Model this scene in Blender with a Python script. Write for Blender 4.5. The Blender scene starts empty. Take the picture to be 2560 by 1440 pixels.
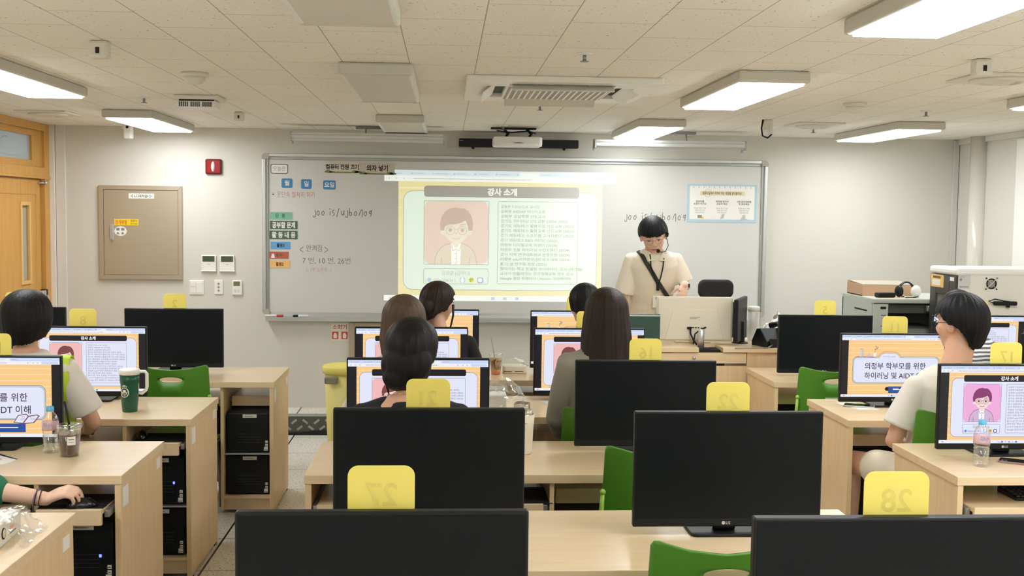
import bpy, bmesh, math, random
from mathutils import Vector, Matrix, Euler, noise

random.seed(7)
S = bpy.context.scene
COL = S.collection
PI = math.pi
R = math.radians

# ------------------------------------------------------------------ camera, world, exposure
EYE = 1.763
cd = bpy.data.cameras.new('camera')
cam = bpy.data.objects.new('camera', cd)
COL.objects.link(cam)
cd.sensor_fit = 'HORIZONTAL'
cd.sensor_width = 36.0
cd.lens = 36.0 * 2750 / 2560
cd.clip_start = 0.05
cd.clip_end = 60
_y, _p, _r = R(3.446), R(3.896), R(0.702)
_f = Vector((math.sin(_y) * math.cos(_p), math.cos(_y) * math.cos(_p), -math.sin(_p)))
_x = Vector((math.cos(_y), -math.sin(_y), 0))
_u = _x.cross(_f)
_x2 = _x * math.cos(_r) + _u * math.sin(_r)
_u2 = -_x * math.sin(_r) + _u * math.cos(_r)
cam.matrix_world = Matrix(((_x2.x, _u2.x, -_f.x, 0), (_x2.y, _u2.y, -_f.y, 0), (_x2.z, _u2.z, -_f.z, EYE), (0, 0, 0, 1)))
S.camera = cam
w = bpy.data.worlds.new('world')
S.world = w
w.use_nodes = True
w.node_tree.nodes['Background'].inputs[0].default_value = (0.75, 0.82, 0.9, 1)
w.node_tree.nodes['Background'].inputs[1].default_value = 0.35
S.view_settings.view_transform = 'Standard'
S.view_settings.look = 'None'
S.view_settings.gamma = 1
S.view_settings.use_curve_mapping = False
S.view_settings.exposure = 0.0
LAMP = 20.0          # radiance of a lit ceiling panel
LAMP_COL = (0.955, 0.985, 1.02)

# ------------------------------------------------------------------ room measures
XL, XR, YB, YF, ZC = -3.18, 4.29, -2.6, 9.06, 2.42
HD = 0.774           # desk top height
ROW = {1: 6.36, 2: 5.22, 3: 4.10, 4: 2.98, 5: 1.86}

# ------------------------------------------------------------------ materials
def lin(c):
    return tuple(((v / 255) / 12.92 if v / 255 <= 0.04045 else ((v / 255 + 0.055) / 1.055) ** 2.4) for v in c)

MATS = {}
def mat(name, rgb, rough=0.5, metal=0.0, var=0.05, scale=8.0, emis=0.0, ecol=None, trans=0.0, alpha=1.0, bump=0.0, bscale=60, stretch=None, ior=None, spec=None, coat=0.0):
    if name in MATS:
        return MATS[name]
    m = bpy.data.materials.new(name)
    m.use_nodes = True
    nt = m.node_tree
    b = nt.nodes['Principled BSDF']
    c = lin(rgb)
    b.inputs['Base Color'].default_value = (*c, 1)
    b.inputs['Roughness'].default_value = rough
    b.inputs['Metallic'].default_value = metal
    if trans:
        b.inputs['Transmission Weight'].default_value = trans
    if ior:
        b.inputs['IOR'].default_value = ior
    if spec is not None:
        b.inputs['Specular IOR Level'].default_value = spec
    if coat:
        b.inputs['Coat Weight'].default_value = coat
    b.inputs['Alpha'].default_value = alpha
    if emis:
        b.inputs['Emission Color'].default_value = (*(lin(ecol) if ecol else c), 1)
        b.inputs['Emission Strength'].default_value = emis
    if var or bump:
        tc = nt.nodes.new('ShaderNodeTexCoord')
        mp = nt.nodes.new('ShaderNodeMapping')
        nt.links.new(tc.outputs['Object'], mp.inputs['Vector'])
        if stretch:
            mp.inputs['Scale'].default_value = stretch
        nz = nt.nodes.new('ShaderNodeTexNoise')
        nz.inputs['Scale'].default_value = scale
        nz.inputs['Detail'].default_value = 4
        nt.links.new(mp.outputs['Vector'], nz.inputs['Vector'])
        if var:
            mx = nt.nodes.new('ShaderNodeMix')
            mx.data_type = 'RGBA'
            mx.inputs[6].default_value = (*[max(0, v * (1 - var)) for v in c], 1)
            mx.inputs[7].default_value = (*[min(1, v * (1 + var)) for v in c], 1)
            nt.links.new(nz.outputs['Fac'], mx.inputs[0])
            nt.links.new(mx.outputs[2], b.inputs['Base Color'])
        if bump:
            n2 = nt.nodes.new('ShaderNodeTexNoise')
            n2.inputs['Scale'].default_value = bscale
            nt.links.new(mp.outputs['Vector'], n2.inputs['Vector'])
            bp = nt.nodes.new('ShaderNodeBump')
            bp.inputs['Strength'].default_value = bump
            bp.inputs['Distance'].default_value = 0.004
            nt.links.new(n2.outputs['Fac'], bp.inputs['Height'])
            nt.links.new(bp.outputs['Normal'], b.inputs['Normal'])
    MATS[name] = m
    return m

def emat(name, rgb, strength=1.0, base=None):
    """a lit display colour: emits, with a dark glass base (or the given base colour)"""
    if name in MATS:
        return MATS[name]
    m = bpy.data.materials.new(name)
    m.use_nodes = True
    b = m.node_tree.nodes['Principled BSDF']
    b.inputs['Base Color'].default_value = (*(lin(base) if base else (0.01, 0.01, 0.012)), 1)
    b.inputs['Roughness'].default_value = 0.45
    b.inputs['Specular IOR Level'].default_value = 0.25
    b.inputs['Emission Color'].default_value = (*lin(rgb), 1)
    b.inputs['Emission Strength'].default_value = strength
    MATS[name] = m
    return m

def wood(name, rgb, dark, scale=(1.2, 14, 14), rough=0.42, coat=0.0):
    if name in MATS:
        return MATS[name]
    m = bpy.data.materials.new(name)
    m.use_nodes = True
    nt = m.node_tree
    b = nt.nodes['Principled BSDF']
    b.inputs['Roughness'].default_value = rough
    tc = nt.nodes.new('ShaderNodeTexCoord')
    mp = nt.nodes.new('ShaderNodeMapping')
    mp.inputs['Scale'].default_value = scale
    nt.links.new(tc.outputs['Object'], mp.inputs['Vector'])
    nz = nt.nodes.new('ShaderNodeTexNoise')
    nz.inputs['Scale'].default_value = 3.0
    nz.inputs['Detail'].default_value = 6
    nz.inputs['Distortion'].default_value = 0.6
    nt.links.new(mp.outputs['Vector'], nz.inputs['Vector'])
    cr = nt.nodes.new('ShaderNodeValToRGB')
    cr.color_ramp.elements[0].position = 0.3
    cr.color_ramp.elements[0].color = (*lin(dark), 1)
    cr.color_ramp.elements[1].position = 0.7
    cr.color_ramp.elements[1].color = (*lin(rgb), 1)
    nt.links.new(nz.outputs['Fac'], cr.inputs['Fac'])
    nt.links.new(cr.outputs['Color'], b.inputs['Base Color'])
    b.inputs['Coat Weight'].default_value = coat
    b.inputs['Coat Roughness'].default_value = 0.22
    MATS[name] = m
    return m

def grid_mat(name, rgb, line, sx, sy, ox, oy, gap, speck=None, offset=0.0, speck_scale=90, speck_at=0.30, rough=0.6, var=0.06, swap=False, extra=None):
    """flat tiled surface in world X,Y: joints, speckle, optional black strip at X=extra"""
    m = bpy.data.materials.new(name)
    m.use_nodes = True
    nt = m.node_tree
    L = nt.links.new
    b = nt.nodes['Principled BSDF']
    b.inputs['Roughness'].default_value = rough
    g = nt.nodes.new('ShaderNodeNewGeometry')
    sp = nt.nodes.new('ShaderNodeSeparateXYZ')
    L(g.outputs['Position'], sp.inputs[0])
    cb = nt.nodes.new('ShaderNodeCombineXYZ')
    ad = [nt.nodes.new('ShaderNodeMath') for _ in range(2)]
    for a_, o_, s_ in zip(ad, (ox, oy), ('X', 'Y')):
        a_.operation = 'ADD'
        a_.inputs[1].default_value = -o_ + 40 * (sx if s_ == 'X' else sy)
        L(sp.outputs[s_], a_.inputs[0])
    L(ad[1 if swap else 0].outputs[0], cb.inputs[0])
    L(ad[0 if swap else 1].outputs[0], cb.inputs[1])
    br = nt.nodes.new('ShaderNodeTexBrick')
    br.offset = offset
    br.squash = 1
    br.inputs['Scale'].default_value = 1
    br.inputs['Mortar Size'].default_value = gap
    br.inputs['Mortar Smooth'].default_value = 0.2
    br.inputs['Bias'].default_value = 0
    br.inputs['Brick Width'].default_value = sy if swap else sx
    br.inputs['Row Height'].default_value = sx if swap else sy
    c = lin(rgb)
    br.inputs['Color1'].default_value = (*[v * (1 - var) for v in c], 1)
    br.inputs['Color2'].default_value = (*[min(1, v * (1 + var)) for v in c], 1)
    br.inputs['Mortar'].default_value = (*lin(line), 1)
    L(cb.outputs[0], br.inputs['Vector'])
    out = br.outputs['Color']
    if speck:
        vo = nt.nodes.new('ShaderNodeTexNoise')
        vo.inputs['Scale'].default_value = speck_scale
        vo.inputs['Detail'].default_value = 2
        L(g.outputs['Position'], vo.inputs['Vector'])
        cr = nt.nodes.new('ShaderNodeValToRGB')
        cr.color_ramp.elements[0].position = speck_at
        cr.color_ramp.elements[0].color = (1, 1, 1, 1)
        cr.color_ramp.elements[1].position = speck_at + 0.03
        cr.color_ramp.elements[1].color = (0, 0, 0, 1)
        L(vo.outputs['Fac'], cr.inputs['Fac'])
        mx = nt.nodes.new('ShaderNodeMix')
        mx.data_type = 'RGBA'
        L(cr.outputs['Color'], mx.inputs[0])
        L(out, mx.inputs[6])
        mx.inputs[7].default_value = (*lin(speck), 1)
        out = mx.outputs[2]
    if extra is not None:
        s1 = nt.nodes.new('ShaderNodeMath'); s1.operation = 'SUBTRACT'; s1.inputs[1].default_value = extra
        L(sp.outputs['X'], s1.inputs[0])
        s2 = nt.nodes.new('ShaderNodeMath'); s2.operation = 'ABSOLUTE'
        L(s1.outputs[0], s2.inputs[0])
        s3 = nt.nodes.new('ShaderNodeMath'); s3.operation = 'LESS_THAN'; s3.inputs[1].default_value = 0.0055
        L(s2.outputs[0], s3.inputs[0])
        mx = nt.nodes.new('ShaderNodeMix')
        mx.data_type = 'RGBA'
        L(s3.outputs[0], mx.inputs[0])
        L(out, mx.inputs[6])
        mx.inputs[7].default_value = (0.01, 0.01, 0.01, 1)
        out = mx.outputs[2]
    L(out, b.inputs['Base Color'])
    MATS[name] = m
    return m

# ------------------------------------------------------------------ mesh builder
def rr(w_, h_, r, n=5, cx=0, cy=0):
    pts = []
    r = min(r, w_ / 2 - 1e-5, h_ / 2 - 1e-5)
    for q, (sx, sy) in enumerate(((1, 1), (-1, 1), (-1, -1), (1, -1))):
        for i in range(n + 1):
            a = PI / 2 * q + PI / 2 * i / n
            pts.append((cx + sx * (w_ / 2 - r) + r * math.cos(a), cy + sy * (h_ / 2 - r) + r * math.sin(a)))
    return pts

def ell(rx, ry, n=24, cx=0, cy=0, a0=0, a1=2 * PI):
    full = abs(a1 - a0 - 2 * PI) < 1e-6
    k = n if full else n + 1
    return [(cx + rx * math.cos(a0 + (a1 - a0) * i / n), cy + ry * math.sin(a0 + (a1 - a0) * i / n)) for i in range(k)]

TXT = {}
def text_geo(s, weight=0.0):
    k = (s, round(weight, 4))
    if k not in TXT:
        cu = bpy.data.curves.new('t', 'FONT')
        cu.body = s
        cu.size = 1
        cu.resolution_u = 4
        cu.offset = weight
        ob = bpy.data.objects.new('t', cu)
        me = ob.to_mesh()
        vs = [(v.co.x, v.co.y) for v in me.vertices]
        fs = [tuple(p.vertices) for p in me.polygons]
        ob.to_mesh_clear()
        bpy.data.objects.remove(ob)
        bpy.data.curves.remove(cu)
        TXT[k] = (vs, fs)
    return TXT[k]

class MB:
    def __init__(self):
        self.v, self.f, self.m, self.s = [], [], [], []
        self.M = None
    def add(self, vs, fs, mi=0, smooth=False):
        o = len(self.v)
        if self.M is not None:
            vs = [tuple(self.M @ Vector(p)) for p in vs]
        self.v.extend(vs)
        for f in fs:
            self.f.append(tuple(i + o for i in f))
            self.m.append(mi)
            self.s.append(smooth)
        return self
    def bm(self, bm, mi=0, smooth=False):
        bm.verts.ensure_lookup_table()
        for i, v in enumerate(bm.verts):
            v.index = i
        self.add([tuple(v.co) for v in bm.verts], [tuple(v.index for v in f.verts) for f in bm.faces], mi, smooth)
        bm.free()
        return self
    def box(self, x0, x1, y0, y1, z0, z1, bev=0.0, mi=0, seg=2, mtx=None):
        bm = bmesh.new()
        bmesh.ops.create_cube(bm, size=1)
        bmesh.ops.scale(bm, vec=(x1 - x0, y1 - y0, z1 - z0), verts=bm.verts)
        bmesh.ops.translate(bm, vec=((x0 + x1) / 2, (y0 + y1) / 2, (z0 + z1) / 2), verts=bm.verts)
        if bev:
            bev = min(bev, 0.49 * min(x1 - x0, y1 - y0, z1 - z0))
            bmesh.ops.bevel(bm, geom=list(bm.edges), offset=bev, segments=seg, profile=0.5, affect='EDGES')
        if mtx is not None:
            bm.transform(mtx)
        return self.bm(bm, mi)
    def prism(self, poly, d0, d1, axis='z', mi=0, bev=0.0):
        """extrude a 2-D outline: axis z -> (x,y) outline, axis y -> (x,z), axis x -> (y,z)"""
        def P(a, b_, d):
            return (a, b_, d) if axis == 'z' else ((a, d, b_) if axis == 'y' else (d, a, b_))
        bm = bmesh.new()
        n = len(poly)
        A = [bm.verts.new(P(a, b_, d0)) for a, b_ in poly]
        B = [bm.verts.new(P(a, b_, d1)) for a, b_ in poly]
        bm.faces.new(A)
        bm.faces.new(list(reversed(B)))
        for i in range(n):
            bm.faces.new((A[i], B[i], B[(i + 1) % n], A[(i + 1) % n]))
        bmesh.ops.recalc_face_normals(bm, faces=bm.faces)
        if bev:
            ed = [e for e in bm.edges if (e.verts[0] in A) == (e.verts[1] in A)]
            bmesh.ops.bevel(bm, geom=ed, offset=bev, segments=2, profile=0.5, affect='EDGES')
        return self.bm(bm, mi)
    def tube(self, pts, rad, seg=8, mi=0, closed=False, flat=None):
        P = [Vector(p) for p in pts]
        n = len(P)
        rads = rad if isinstance(rad, (list, tuple)) else [rad] * n
        up = None
        vs, fs = [], []
        for i in range(n):
            if closed:
                t = P[(i + 1) % n] - P[i - 1]
            else:
                t = P[min(i + 1, n - 1)] - P[max(i - 1, 0)]
            if t.length < 1e-9:
                t = Vector((0, 0, 1))
            t.normalize()
            if up is None:
                up = Vector((0, 0, 1)) if abs(t.z) < 0.9 else Vector((1, 0, 0))
                if flat:
                    up = Vector(flat)
            a = t.cross(up)
            if a.length < 1e-6:
                a = t.cross(Vector((0.3, 1, 0.2)))
            a.normalize()
            b_ = a.cross(t).normalized()
            up = b_
            r0 = rads[i]
            ra, rb = (r0 if isinstance(r0, (tuple, list)) else (r0, r0))
            for k in range(seg):
                an = 2 * PI * k / seg
                vs.append(tuple(P[i] + a * ra * math.cos(an) + b_ * rb * math.sin(an)))
        m_ = n if closed else n - 1
        for i in range(m_):
            for k in range(seg):
                j = (i + 1) % n
                fs.append((i * seg + k, i * seg + (k + 1) % seg, j * seg + (k + 1) % seg, j * seg + k))
        if not closed:
            fs.append(tuple(range(seg - 1, -1, -1)))
            fs.append(tuple((n - 1) * seg + k for k in range(seg)))
        return self.add(vs, fs, mi, True)
    def lathe(self, prof, c=(0, 0, 0), seg=24, mi=0, smooth=True):
        vs, fs = [], []
        for r_, z_ in prof:
            for k in range(seg):
                a = 2 * PI * k / seg
                vs.append((c[0] + r_ * math.cos(a), c[1] + r_ * math.sin(a), c[2] + z_))
        for i in range(len(prof) - 1):
            for k in range(seg):
                fs.append((i * seg + k, i * seg + (k + 1) % seg, (i + 1) * seg + (k + 1) % seg, (i + 1) * seg + k))
        if prof[0][0] > 1e-5:
            fs.append(tuple(range(seg - 1, -1, -1)))
        if prof[-1][0] > 1e-5:
            fs.append(tuple((len(prof) - 1) * seg + k for k in range(seg)))
        return self.add(vs, fs, mi, smooth)
    def ball(self, c, r, seg=16, ring=10, mi=0, mtx=None):
        rx, ry, rz = r if isinstance(r, (tuple, list)) else (r, r, r)
        vs, fs = [(0, 0, rz)], []
        for i in range(1, ring):
            t = PI * i / ring
            for k in range(seg):
                a = 2 * PI * k / seg
                vs.append((rx * math.sin(t) * math.cos(a), ry * math.sin(t) * math.sin(a), rz * math.cos(t)))
        vs.append((0, 0, -rz))
        for k in range(seg):
            fs.append((0, 1 + k, 1 + (k + 1) % seg))
        for i in range(ring - 2):
            for k in range(seg):
                a, b_ = 1 + i * seg, 1 + (i + 1) * seg
                fs.append((a + k, b_ + k, b_ + (k + 1) % seg, a + (k + 1) % seg))
        last = len(vs) - 1
        o = 1 + (ring - 2) * seg
        for k in range(seg):
            fs.append((last, o + (k + 1) % seg, o + k))
        if mtx is not None:
            vs = [tuple(mtx @ Vector(p)) for p in vs]
        vs = [(x + c[0], y + c[1], z + c[2]) for x, y, z in vs]
        return self.add(vs, fs, mi, True)
    def text(self, s, size, fn, mi=0, weight=0.0, align='L', sx=1.0, width=None):
        """stamp text; fn maps (x,y) in text units*size to a 3-D point"""
        vs, fs = text_geo(s, weight)
        if not vs:
            return self
        x0, x1 = min(v[0] for v in vs), max(v[0] for v in vs)
        if width:
            sx = width / max(1e-6, (x1 - x0) * size)
        dx = {'L': -x0, 'C': -(x0 + x1) / 2, 'R': -x1}[align]
        return self.add([fn((x + dx) * size * sx, y * size) for x, y in vs], fs, mi)
    def build(self, name, mats, parent=None, world=False, angle=None):
        me = bpy.data.meshes.new(name)
        off = Vector((0, 0, 0))
        if world and parent is not None:
            q = parent
            while q is not None:
                off = off + q.location
                q = q.parent
        me.from_pydata([(x - off.x, y - off.y, z - off.z) for x, y, z in self.v] if world else self.v, [], self.f)
        for m_ in (mats if isinstance(mats, (list, tuple)) else [mats]):
            me.materials.append(m_)
        me.polygons.foreach_set('material_index', self.m)
        me.polygons.foreach_set('use_smooth', self.s)
        me.update()
        o = bpy.data.objects.new(name, me)
        COL.objects.link(o)
        if parent is not None:
            o.parent = parent
        return o

def thing(name, label, cat, loc=(0, 0, 0), rotz=0.0, group=None):
    o = bpy.data.objects.new(name, None)
    COL.objects.link(o)
    o.empty_display_size = 0.1
    o.location = loc
    o.rotation_euler = (0, 0, rotz)
    o['label'] = label
    o['category'] = cat
    if group:
        o['group'] = group
    return o

def tag(o, label, cat, group=None):
    o['label'] = label
    o['category'] = cat
    if group:
        o['group'] = group
    return o

def struct(o):
    o['kind'] = 'structure'
    return o

def dup(root, loc, rotz=0.0, label=None, group=None):
    r_ = root.copy()
    COL.objects.link(r_)
    r_.location = loc
    r_.rotation_euler = (0, 0, rotz)
    if label:
        r_['label'] = label
    if group:
        r_['group'] = group
    for ch in list(root.children):
        c = ch.copy()
        COL.objects.link(c)
        c.parent = r_
        for g in list(ch.children):
            d = g.copy()
            COL.objects.link(d)
            d.parent = c
    return r_

def setmesh(root, part, ob_mesh):
    for c in root.children:
        if c.name.split('.')[0] == part:
            c.data = ob_mesh
# ------------------------------------------------------------------ shared materials
def glow_through(m, rgb, k):
    """let light pass through a thin coloured sheet"""
    nt = m.node_tree
    b_ = nt.nodes['Principled BSDF']
    tl = nt.nodes.new('ShaderNodeBsdfTranslucent')
    tl.inputs['Color'].default_value = (*lin(rgb), 1)
    mx = nt.nodes.new('ShaderNodeMixShader')
    mx.inputs[0].default_value = k
    nt.links.new(b_.outputs[0], mx.inputs[1])
    nt.links.new(tl.outputs[0], mx.inputs[2])
    nt.links.new(mx.outputs[0], nt.nodes['Material Output'].inputs['Surface'])
m_wall = mat('wall_paint', (214, 211, 200), 0.75, var=0.015, scale=3, bump=0.05, bscale=250)
m_ceil = grid_mat('ceiling_tile', (240, 235, 224), (176, 166, 146), 0.2945, 0.589, 0.126, 0.28, 0.0022, speck=(138, 120, 94), offset=0.5, speck_scale=80, speck_at=0.275, rough=0.9, var=0.012, swap=True)
m_floor = grid_mat('terrazzo_floor', (234, 230, 220), (132, 126, 114), 0.53, 0.53, -1.18, 0.05, 0.004, speck=(140, 130, 114), speck_scale=95, speck_at=0.37, rough=0.35, var=0.03, extra=-1.18)
m_wood = wood('maple_laminate', (234, 209, 170), (227, 199, 157), rough=0.32, coat=0.4)
m_woodv = wood('maple_upright', (232, 205, 162), (223, 193, 148), scale=(14, 14, 1.2))
m_edge = wood('maple_edge', (214, 184, 136), (204, 172, 122))
m_door = wood('door_oak', (214, 164, 86), (203, 150, 72), scale=(10, 10, 0.8), rough=0.45)
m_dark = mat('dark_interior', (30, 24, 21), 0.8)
m_black = mat('black_plastic', (19, 21, 23), 0.45, var=0.03, spec=0.3)
m_blackm = mat('black_matte', (18, 18, 20), 0.7, var=0.03)
m_screenoff = mat('screen_dark_glass', (19, 23, 25), 0.38, var=0.02, spec=0.16)
m_alu = mat('aluminium', (204, 206, 204), 0.38, metal=0.75, var=0.02)
m_alud = mat('aluminium_darker', (172, 174, 170), 0.42, metal=0.75, var=0.02)  # darker tone of the aluminium
m_white = mat('white_plastic', (236, 234, 226), 0.4, var=0.01)
m_offw = mat('off_white_plastic', (222, 217, 205), 0.5, var=0.01)
m_cream = mat('cream_plastic', (228, 219, 197), 0.45, var=0.01)
m_steel = mat('brushed_steel', (186, 172, 150), 0.42, metal=0.55, var=0.06, scale=4, stretch=(1, 1, 30))
m_grey = mat('grey_metal', (150, 150, 148), 0.4, metal=0.6, var=0.03)
m_board = mat('whiteboard_enamel', (212, 211, 205), 0.28, var=0.012, scale=2)
m_ink = mat('marker_black', (70, 70, 66), 0.6, var=0)
m_inkr = mat('marker_red', (188, 104, 84), 0.6, var=0)
m_paper = mat('white_paper', (238, 236, 228), 0.7, var=0.01)
m_print = mat('black_print', (30, 30, 30), 0.6, var=0)
m_lamp = emat('lamp_diffuser', (255, 255, 255), LAMP)
m_lamp.node_tree.nodes['Principled BSDF'].inputs['Emission Color'].default_value = (*LAMP_COL, 1)
m_lampoff = mat('unlit_diffuser', (214, 208, 196), 0.5, var=0.01)
m_rim = mat('lamp_rim', (206, 202, 190), 0.5, var=0.01)
m_rimlight = mat('lamp_rim_white', (228, 230, 222), 0.45, var=0.01)
m_green = mat('green_chair_plastic', (78, 140, 34), 0.42, var=0.03)
m_lime = mat('lime_lit_edge', (150, 196, 70), 0.4, var=0.03)
m_tag = mat('yellow_acrylic', (255, 241, 128), 0.35, var=0.02)
glow_through(m_tag, (255, 247, 190), 0.4)
m_tagn = mat('yellow_acrylic_number', (226, 210, 108), 0.4, var=0.01)
m_glass = mat('clear_glass', (240, 246, 246), 0.02, var=0, trans=1.0, ior=1.45)
def film(name, rgb, op, rough=0.08, gloss=False):
    """thin clear sheet: mostly transparent with a glossy skin"""
    m = bpy.data.materials.new(name)
    m.use_nodes = True
    nt = m.node_tree
    b = nt.nodes['Principled BSDF']
    b.inputs['Base Color'].default_value = (*lin(rgb), 1)
    b.inputs['Roughness'].default_value = rough
    if gloss:
        nt.nodes.remove(b)
        b = nt.nodes.new('ShaderNodeBsdfGlossy')
        b.inputs['Color'].default_value = (*lin(rgb), 1)
        b.inputs['Roughness'].default_value = rough
    fr = nt.nodes.new('ShaderNodeLayerWeight')
    fr.inputs['Blend'].default_value = 0.35
    ma = nt.nodes.new('ShaderNodeMath')
    ma.operation = 'MULTIPLY_ADD'
    ma.inputs[1].default_value = 0.6
    ma.inputs[2].default_value = op
    nt.links.new(fr.outputs['Facing'], ma.inputs[0])
    tr = nt.nodes.new('ShaderNodeBsdfTransparent')
    mx = nt.nodes.new('ShaderNodeMixShader')
    nt.links.new(ma.outputs[0], mx.inputs[0])
    nt.links.new(tr.outputs[0], mx.inputs[1])
    nt.links.new(b.outputs[0], mx.inputs[2])
    nt.links.new(mx.outputs[0], nt.nodes['Material Output'].inputs['Surface'])
    return m
m_film = film('clear_film', (250, 250, 246), 0.07, 0.12, True)
m_pet = film('clear_bottle_plastic', (244, 248, 248), 0.05, 0.06, True)
m_pane = film('window_pane', (200, 214, 216), 0.18)

# ------------------------------------------------------------------ room shell
T = 0.12
struct(MB().box(XL - T, XR + T, YB - T, YF + T, -0.1, 0).build('floor', m_floor))
struct(MB().box(XL - T, XR + T, YB - T, YF + T, ZC, ZC + 0.1).build('ceiling', m_ceil))
struct(MB().box(XL - T, XR + T, YF, YF + T, 0, ZC).build('wall_front', m_wall))
struct(MB().box(XL - T, XR + T, YB - T, YB, 0, ZC).build('wall_back', m_wall))
struct(MB().box(XR, XR + T, YB, YF, 0, ZC).build('wall_right', m_wall))
DY0, DY1 = 7.62, 9.035      # door set in the left wall
struct(MB().box(XL - T, XL, YB, DY0, 0, ZC).build('wall_left', m_wall))
# door frame, transom and door leaf
b = MB()
b.box(XL - T, XL + 0.012, DY1 - 0.10, DY1, 0, ZC, 0.004)
b.box(XL - T, XL + 0.012, DY0, DY0 + 0.10, 0, ZC, 0.004)
b.box(XL - T, XL + 0.012, DY0 + 0.1, DY1 - 0.1, ZC - 0.06, ZC, 0.003)
b.box(XL - T, XL + 0.014, DY0 + 0.1, DY1 - 0.1, 2.0, 2.075, 0.004)
b.box(XL - T, XL + 0.022, DY0, DY1, 1.985, 2.005, 0.003)
struct(b.build('trim_1', m_door))
win = MB()
yg0, yg1, zg0, zg1 = DY0 + 0.22, DY1 - 0.31, 2.125, 2.315
win.box(XL - 0.05, XL - 0.01, DY0 + 0.1, yg0, 2.075, ZC - 0.06, 0.003)
win.box(XL - 0.05, XL - 0.01, yg1, DY1 - 0.1, 2.075, ZC - 0.06, 0.003)
win.box(XL - 0.05, XL - 0.01, yg0, yg1, 2.075, zg0, 0.003)
win.box(XL - 0.05, XL - 0.01, yg0, yg1, zg1, ZC - 0.06, 0.003)
w1 = struct(win.build('window_1', m_door))
MB().box(XL - 0.034, XL - 0.026, yg0, yg1, zg0, zg1).build('pane', m_pane, w1)
g = MB()
for k in range(3):
    cy = yg1 - 0.33 - 0.36 * k
    g.tube([(XL - 0.09, cy + 0.11 * (1 - t / 16 * 0.75) * math.cos(t * 0.42), 2.225 + 0.075 * (1 - t / 16 * 0.75) * math.sin(t * 0.42)) for t in range(17)], 0.005, 6)
g.box(XL - 0.094, XL - 0.086, yg0, yg1, 2.15, 2.16)
g.build('grille', mat('iron_grille', (84, 108, 104), 0.6), w1)
struct(MB().box(XL - 1.5, XL - 1.42, DY0 - 1.2, DY1 + 1.0, 0, ZC).build('wall_corridor', mat('corridor_paint', (196, 206, 200), 0.8)))
door = MB()
ly0, ly1 = DY0 + 0.105, DY1 - 0.125
vy0, vy1, vz0, vz1 = 8.515, 8.655, 1.205, 1.775
door.box(XL - 0.06, XL - 0.02, ly0, vy0, 0.01, 1.98, 0.003)
door.box(XL - 0.06, XL - 0.02, vy1, ly1, 0.01, 1.98, 0.003)
door.box(XL - 0.06, XL - 0.02, vy0, vy1, 0.01, vz0, 0.0)
door.box(XL - 0.06, XL - 0.02, vy0, vy1, vz1, 1.98, 0.0)
d1 = struct(door.build('door_1', m_door))
bd = MB()
for a in ((vy0 - 0.03, vy0, vz0 - 0.03, vz1 + 0.03), (vy1, vy1 + 0.03, vz0 - 0.03, vz1 + 0.03), (vy0, vy1, vz0 - 0.03, vz0), (vy0, vy1, vz1, vz1 + 0.03)):
    bd.box(XL - 0.03, XL - 0.008, *a, 0.004)
bd.build('window_bead', wood('door_bead', (232, 192, 120), (222, 178, 104), scale=(10, 10, 1)), d1)
MB().box(XL - 0.045, XL - 0.037, vy0, vy1, vz0, vz1).build('pane', mat('frosted_glass', (168, 172, 164), 0.5), d1)
pn = MB()
for a in ((ly0 + 0.02, ly1 - 0.09, 1.86, 1.872), (ly1 - 0.1, ly1 - 0.09, 0.2, 1.86), (ly0 + 0.02, ly1 - 0.09, 0.2, 0.212)):
    pn.box(XL - 0.024, XL - 0.014, *a, 0.003)
pn.build('panel_moulding', m_door, d1)
lk = MB().box(XL - 0.02, XL + 0.03, ly1 - 0.1, ly1 - 0.03, 0.98, 1.11, 0.008).box(XL - 0.03, XL + 0.02, ly1 - 0.03, ly1 + 0.03, 0.97, 1.115, 0.006, mi=1)
lk.box(XL + 0.018, XL + 0.034, ly1 - 0.012, ly1 + 0.012, 1.01, 1.07, 0.004)
lk.build('door_lock', [m_alu, m_black], d1)
MB().tube([(XL - 0.02, ly1 - 0.05, 1.955), (XL + 0.03, ly1 - 0.02, 1.955), (XL + 0.03, ly1 + 0.03, 1.97)], 0.008).ball((XL + 0.03, ly1 - 0.02, 1.955), 0.016).build('door_catch', m_alu, d1)
# trims in the corners and the raised step along the front wall
struct(MB().box(XL + 0.001, XL + 0.05, YF - 0.028, YF, 0, ZC, 0.003).build('trim_2', mat('trim_paint', (232, 228, 218), 0.6)))
struct(MB().box(XL + 0.054, XL + 0.13, YF - 0.012, YF, 0, ZC, 0.002).build('trim_3', mat('trim_panel', (222, 220, 213), 0.6)))
struct(MB().box(4.238, 4.285, YF - 0.03, YF, 1.37, ZC - 0.005, 0.004).box(4.232, 4.276, YF - 0.026, YF, 0.2, 1.365, 0.004).build('trim_4', mat('conduit_cover', (205, 203, 195), 0.5)))
struct(MB().lathe([(0.075, 0), (0.075, ZC)], (XR - 0.02, 8.64, 0), 32).build('pillar_pipe', mat('pipe_paint', (214, 210, 198), 0.18, var=0.01)))
struct(MB().box(XR - 0.05, XR, 6.6, 8.02, 0.95, 2.36, 0.006).build('window_2', m_white))
struct(MB().box(XR - 0.02, XR, YB, YF, ZC - 0.045, ZC, 0.004).build('trim_5', m_wall))
struct(MB().box(XL + 0.14, XR, 8.675, YF, 0, 0.145).build('floor_step', m_floor))
rz = MB().box(XL + 0.14, XR, 8.65, 8.675, 0.005, 0.15, 0.004).box(XL + 0.14, XR, 8.65, 8.74, 0.145, 0.152, 0.003, mi=1)
rng = random.Random(3)
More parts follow.
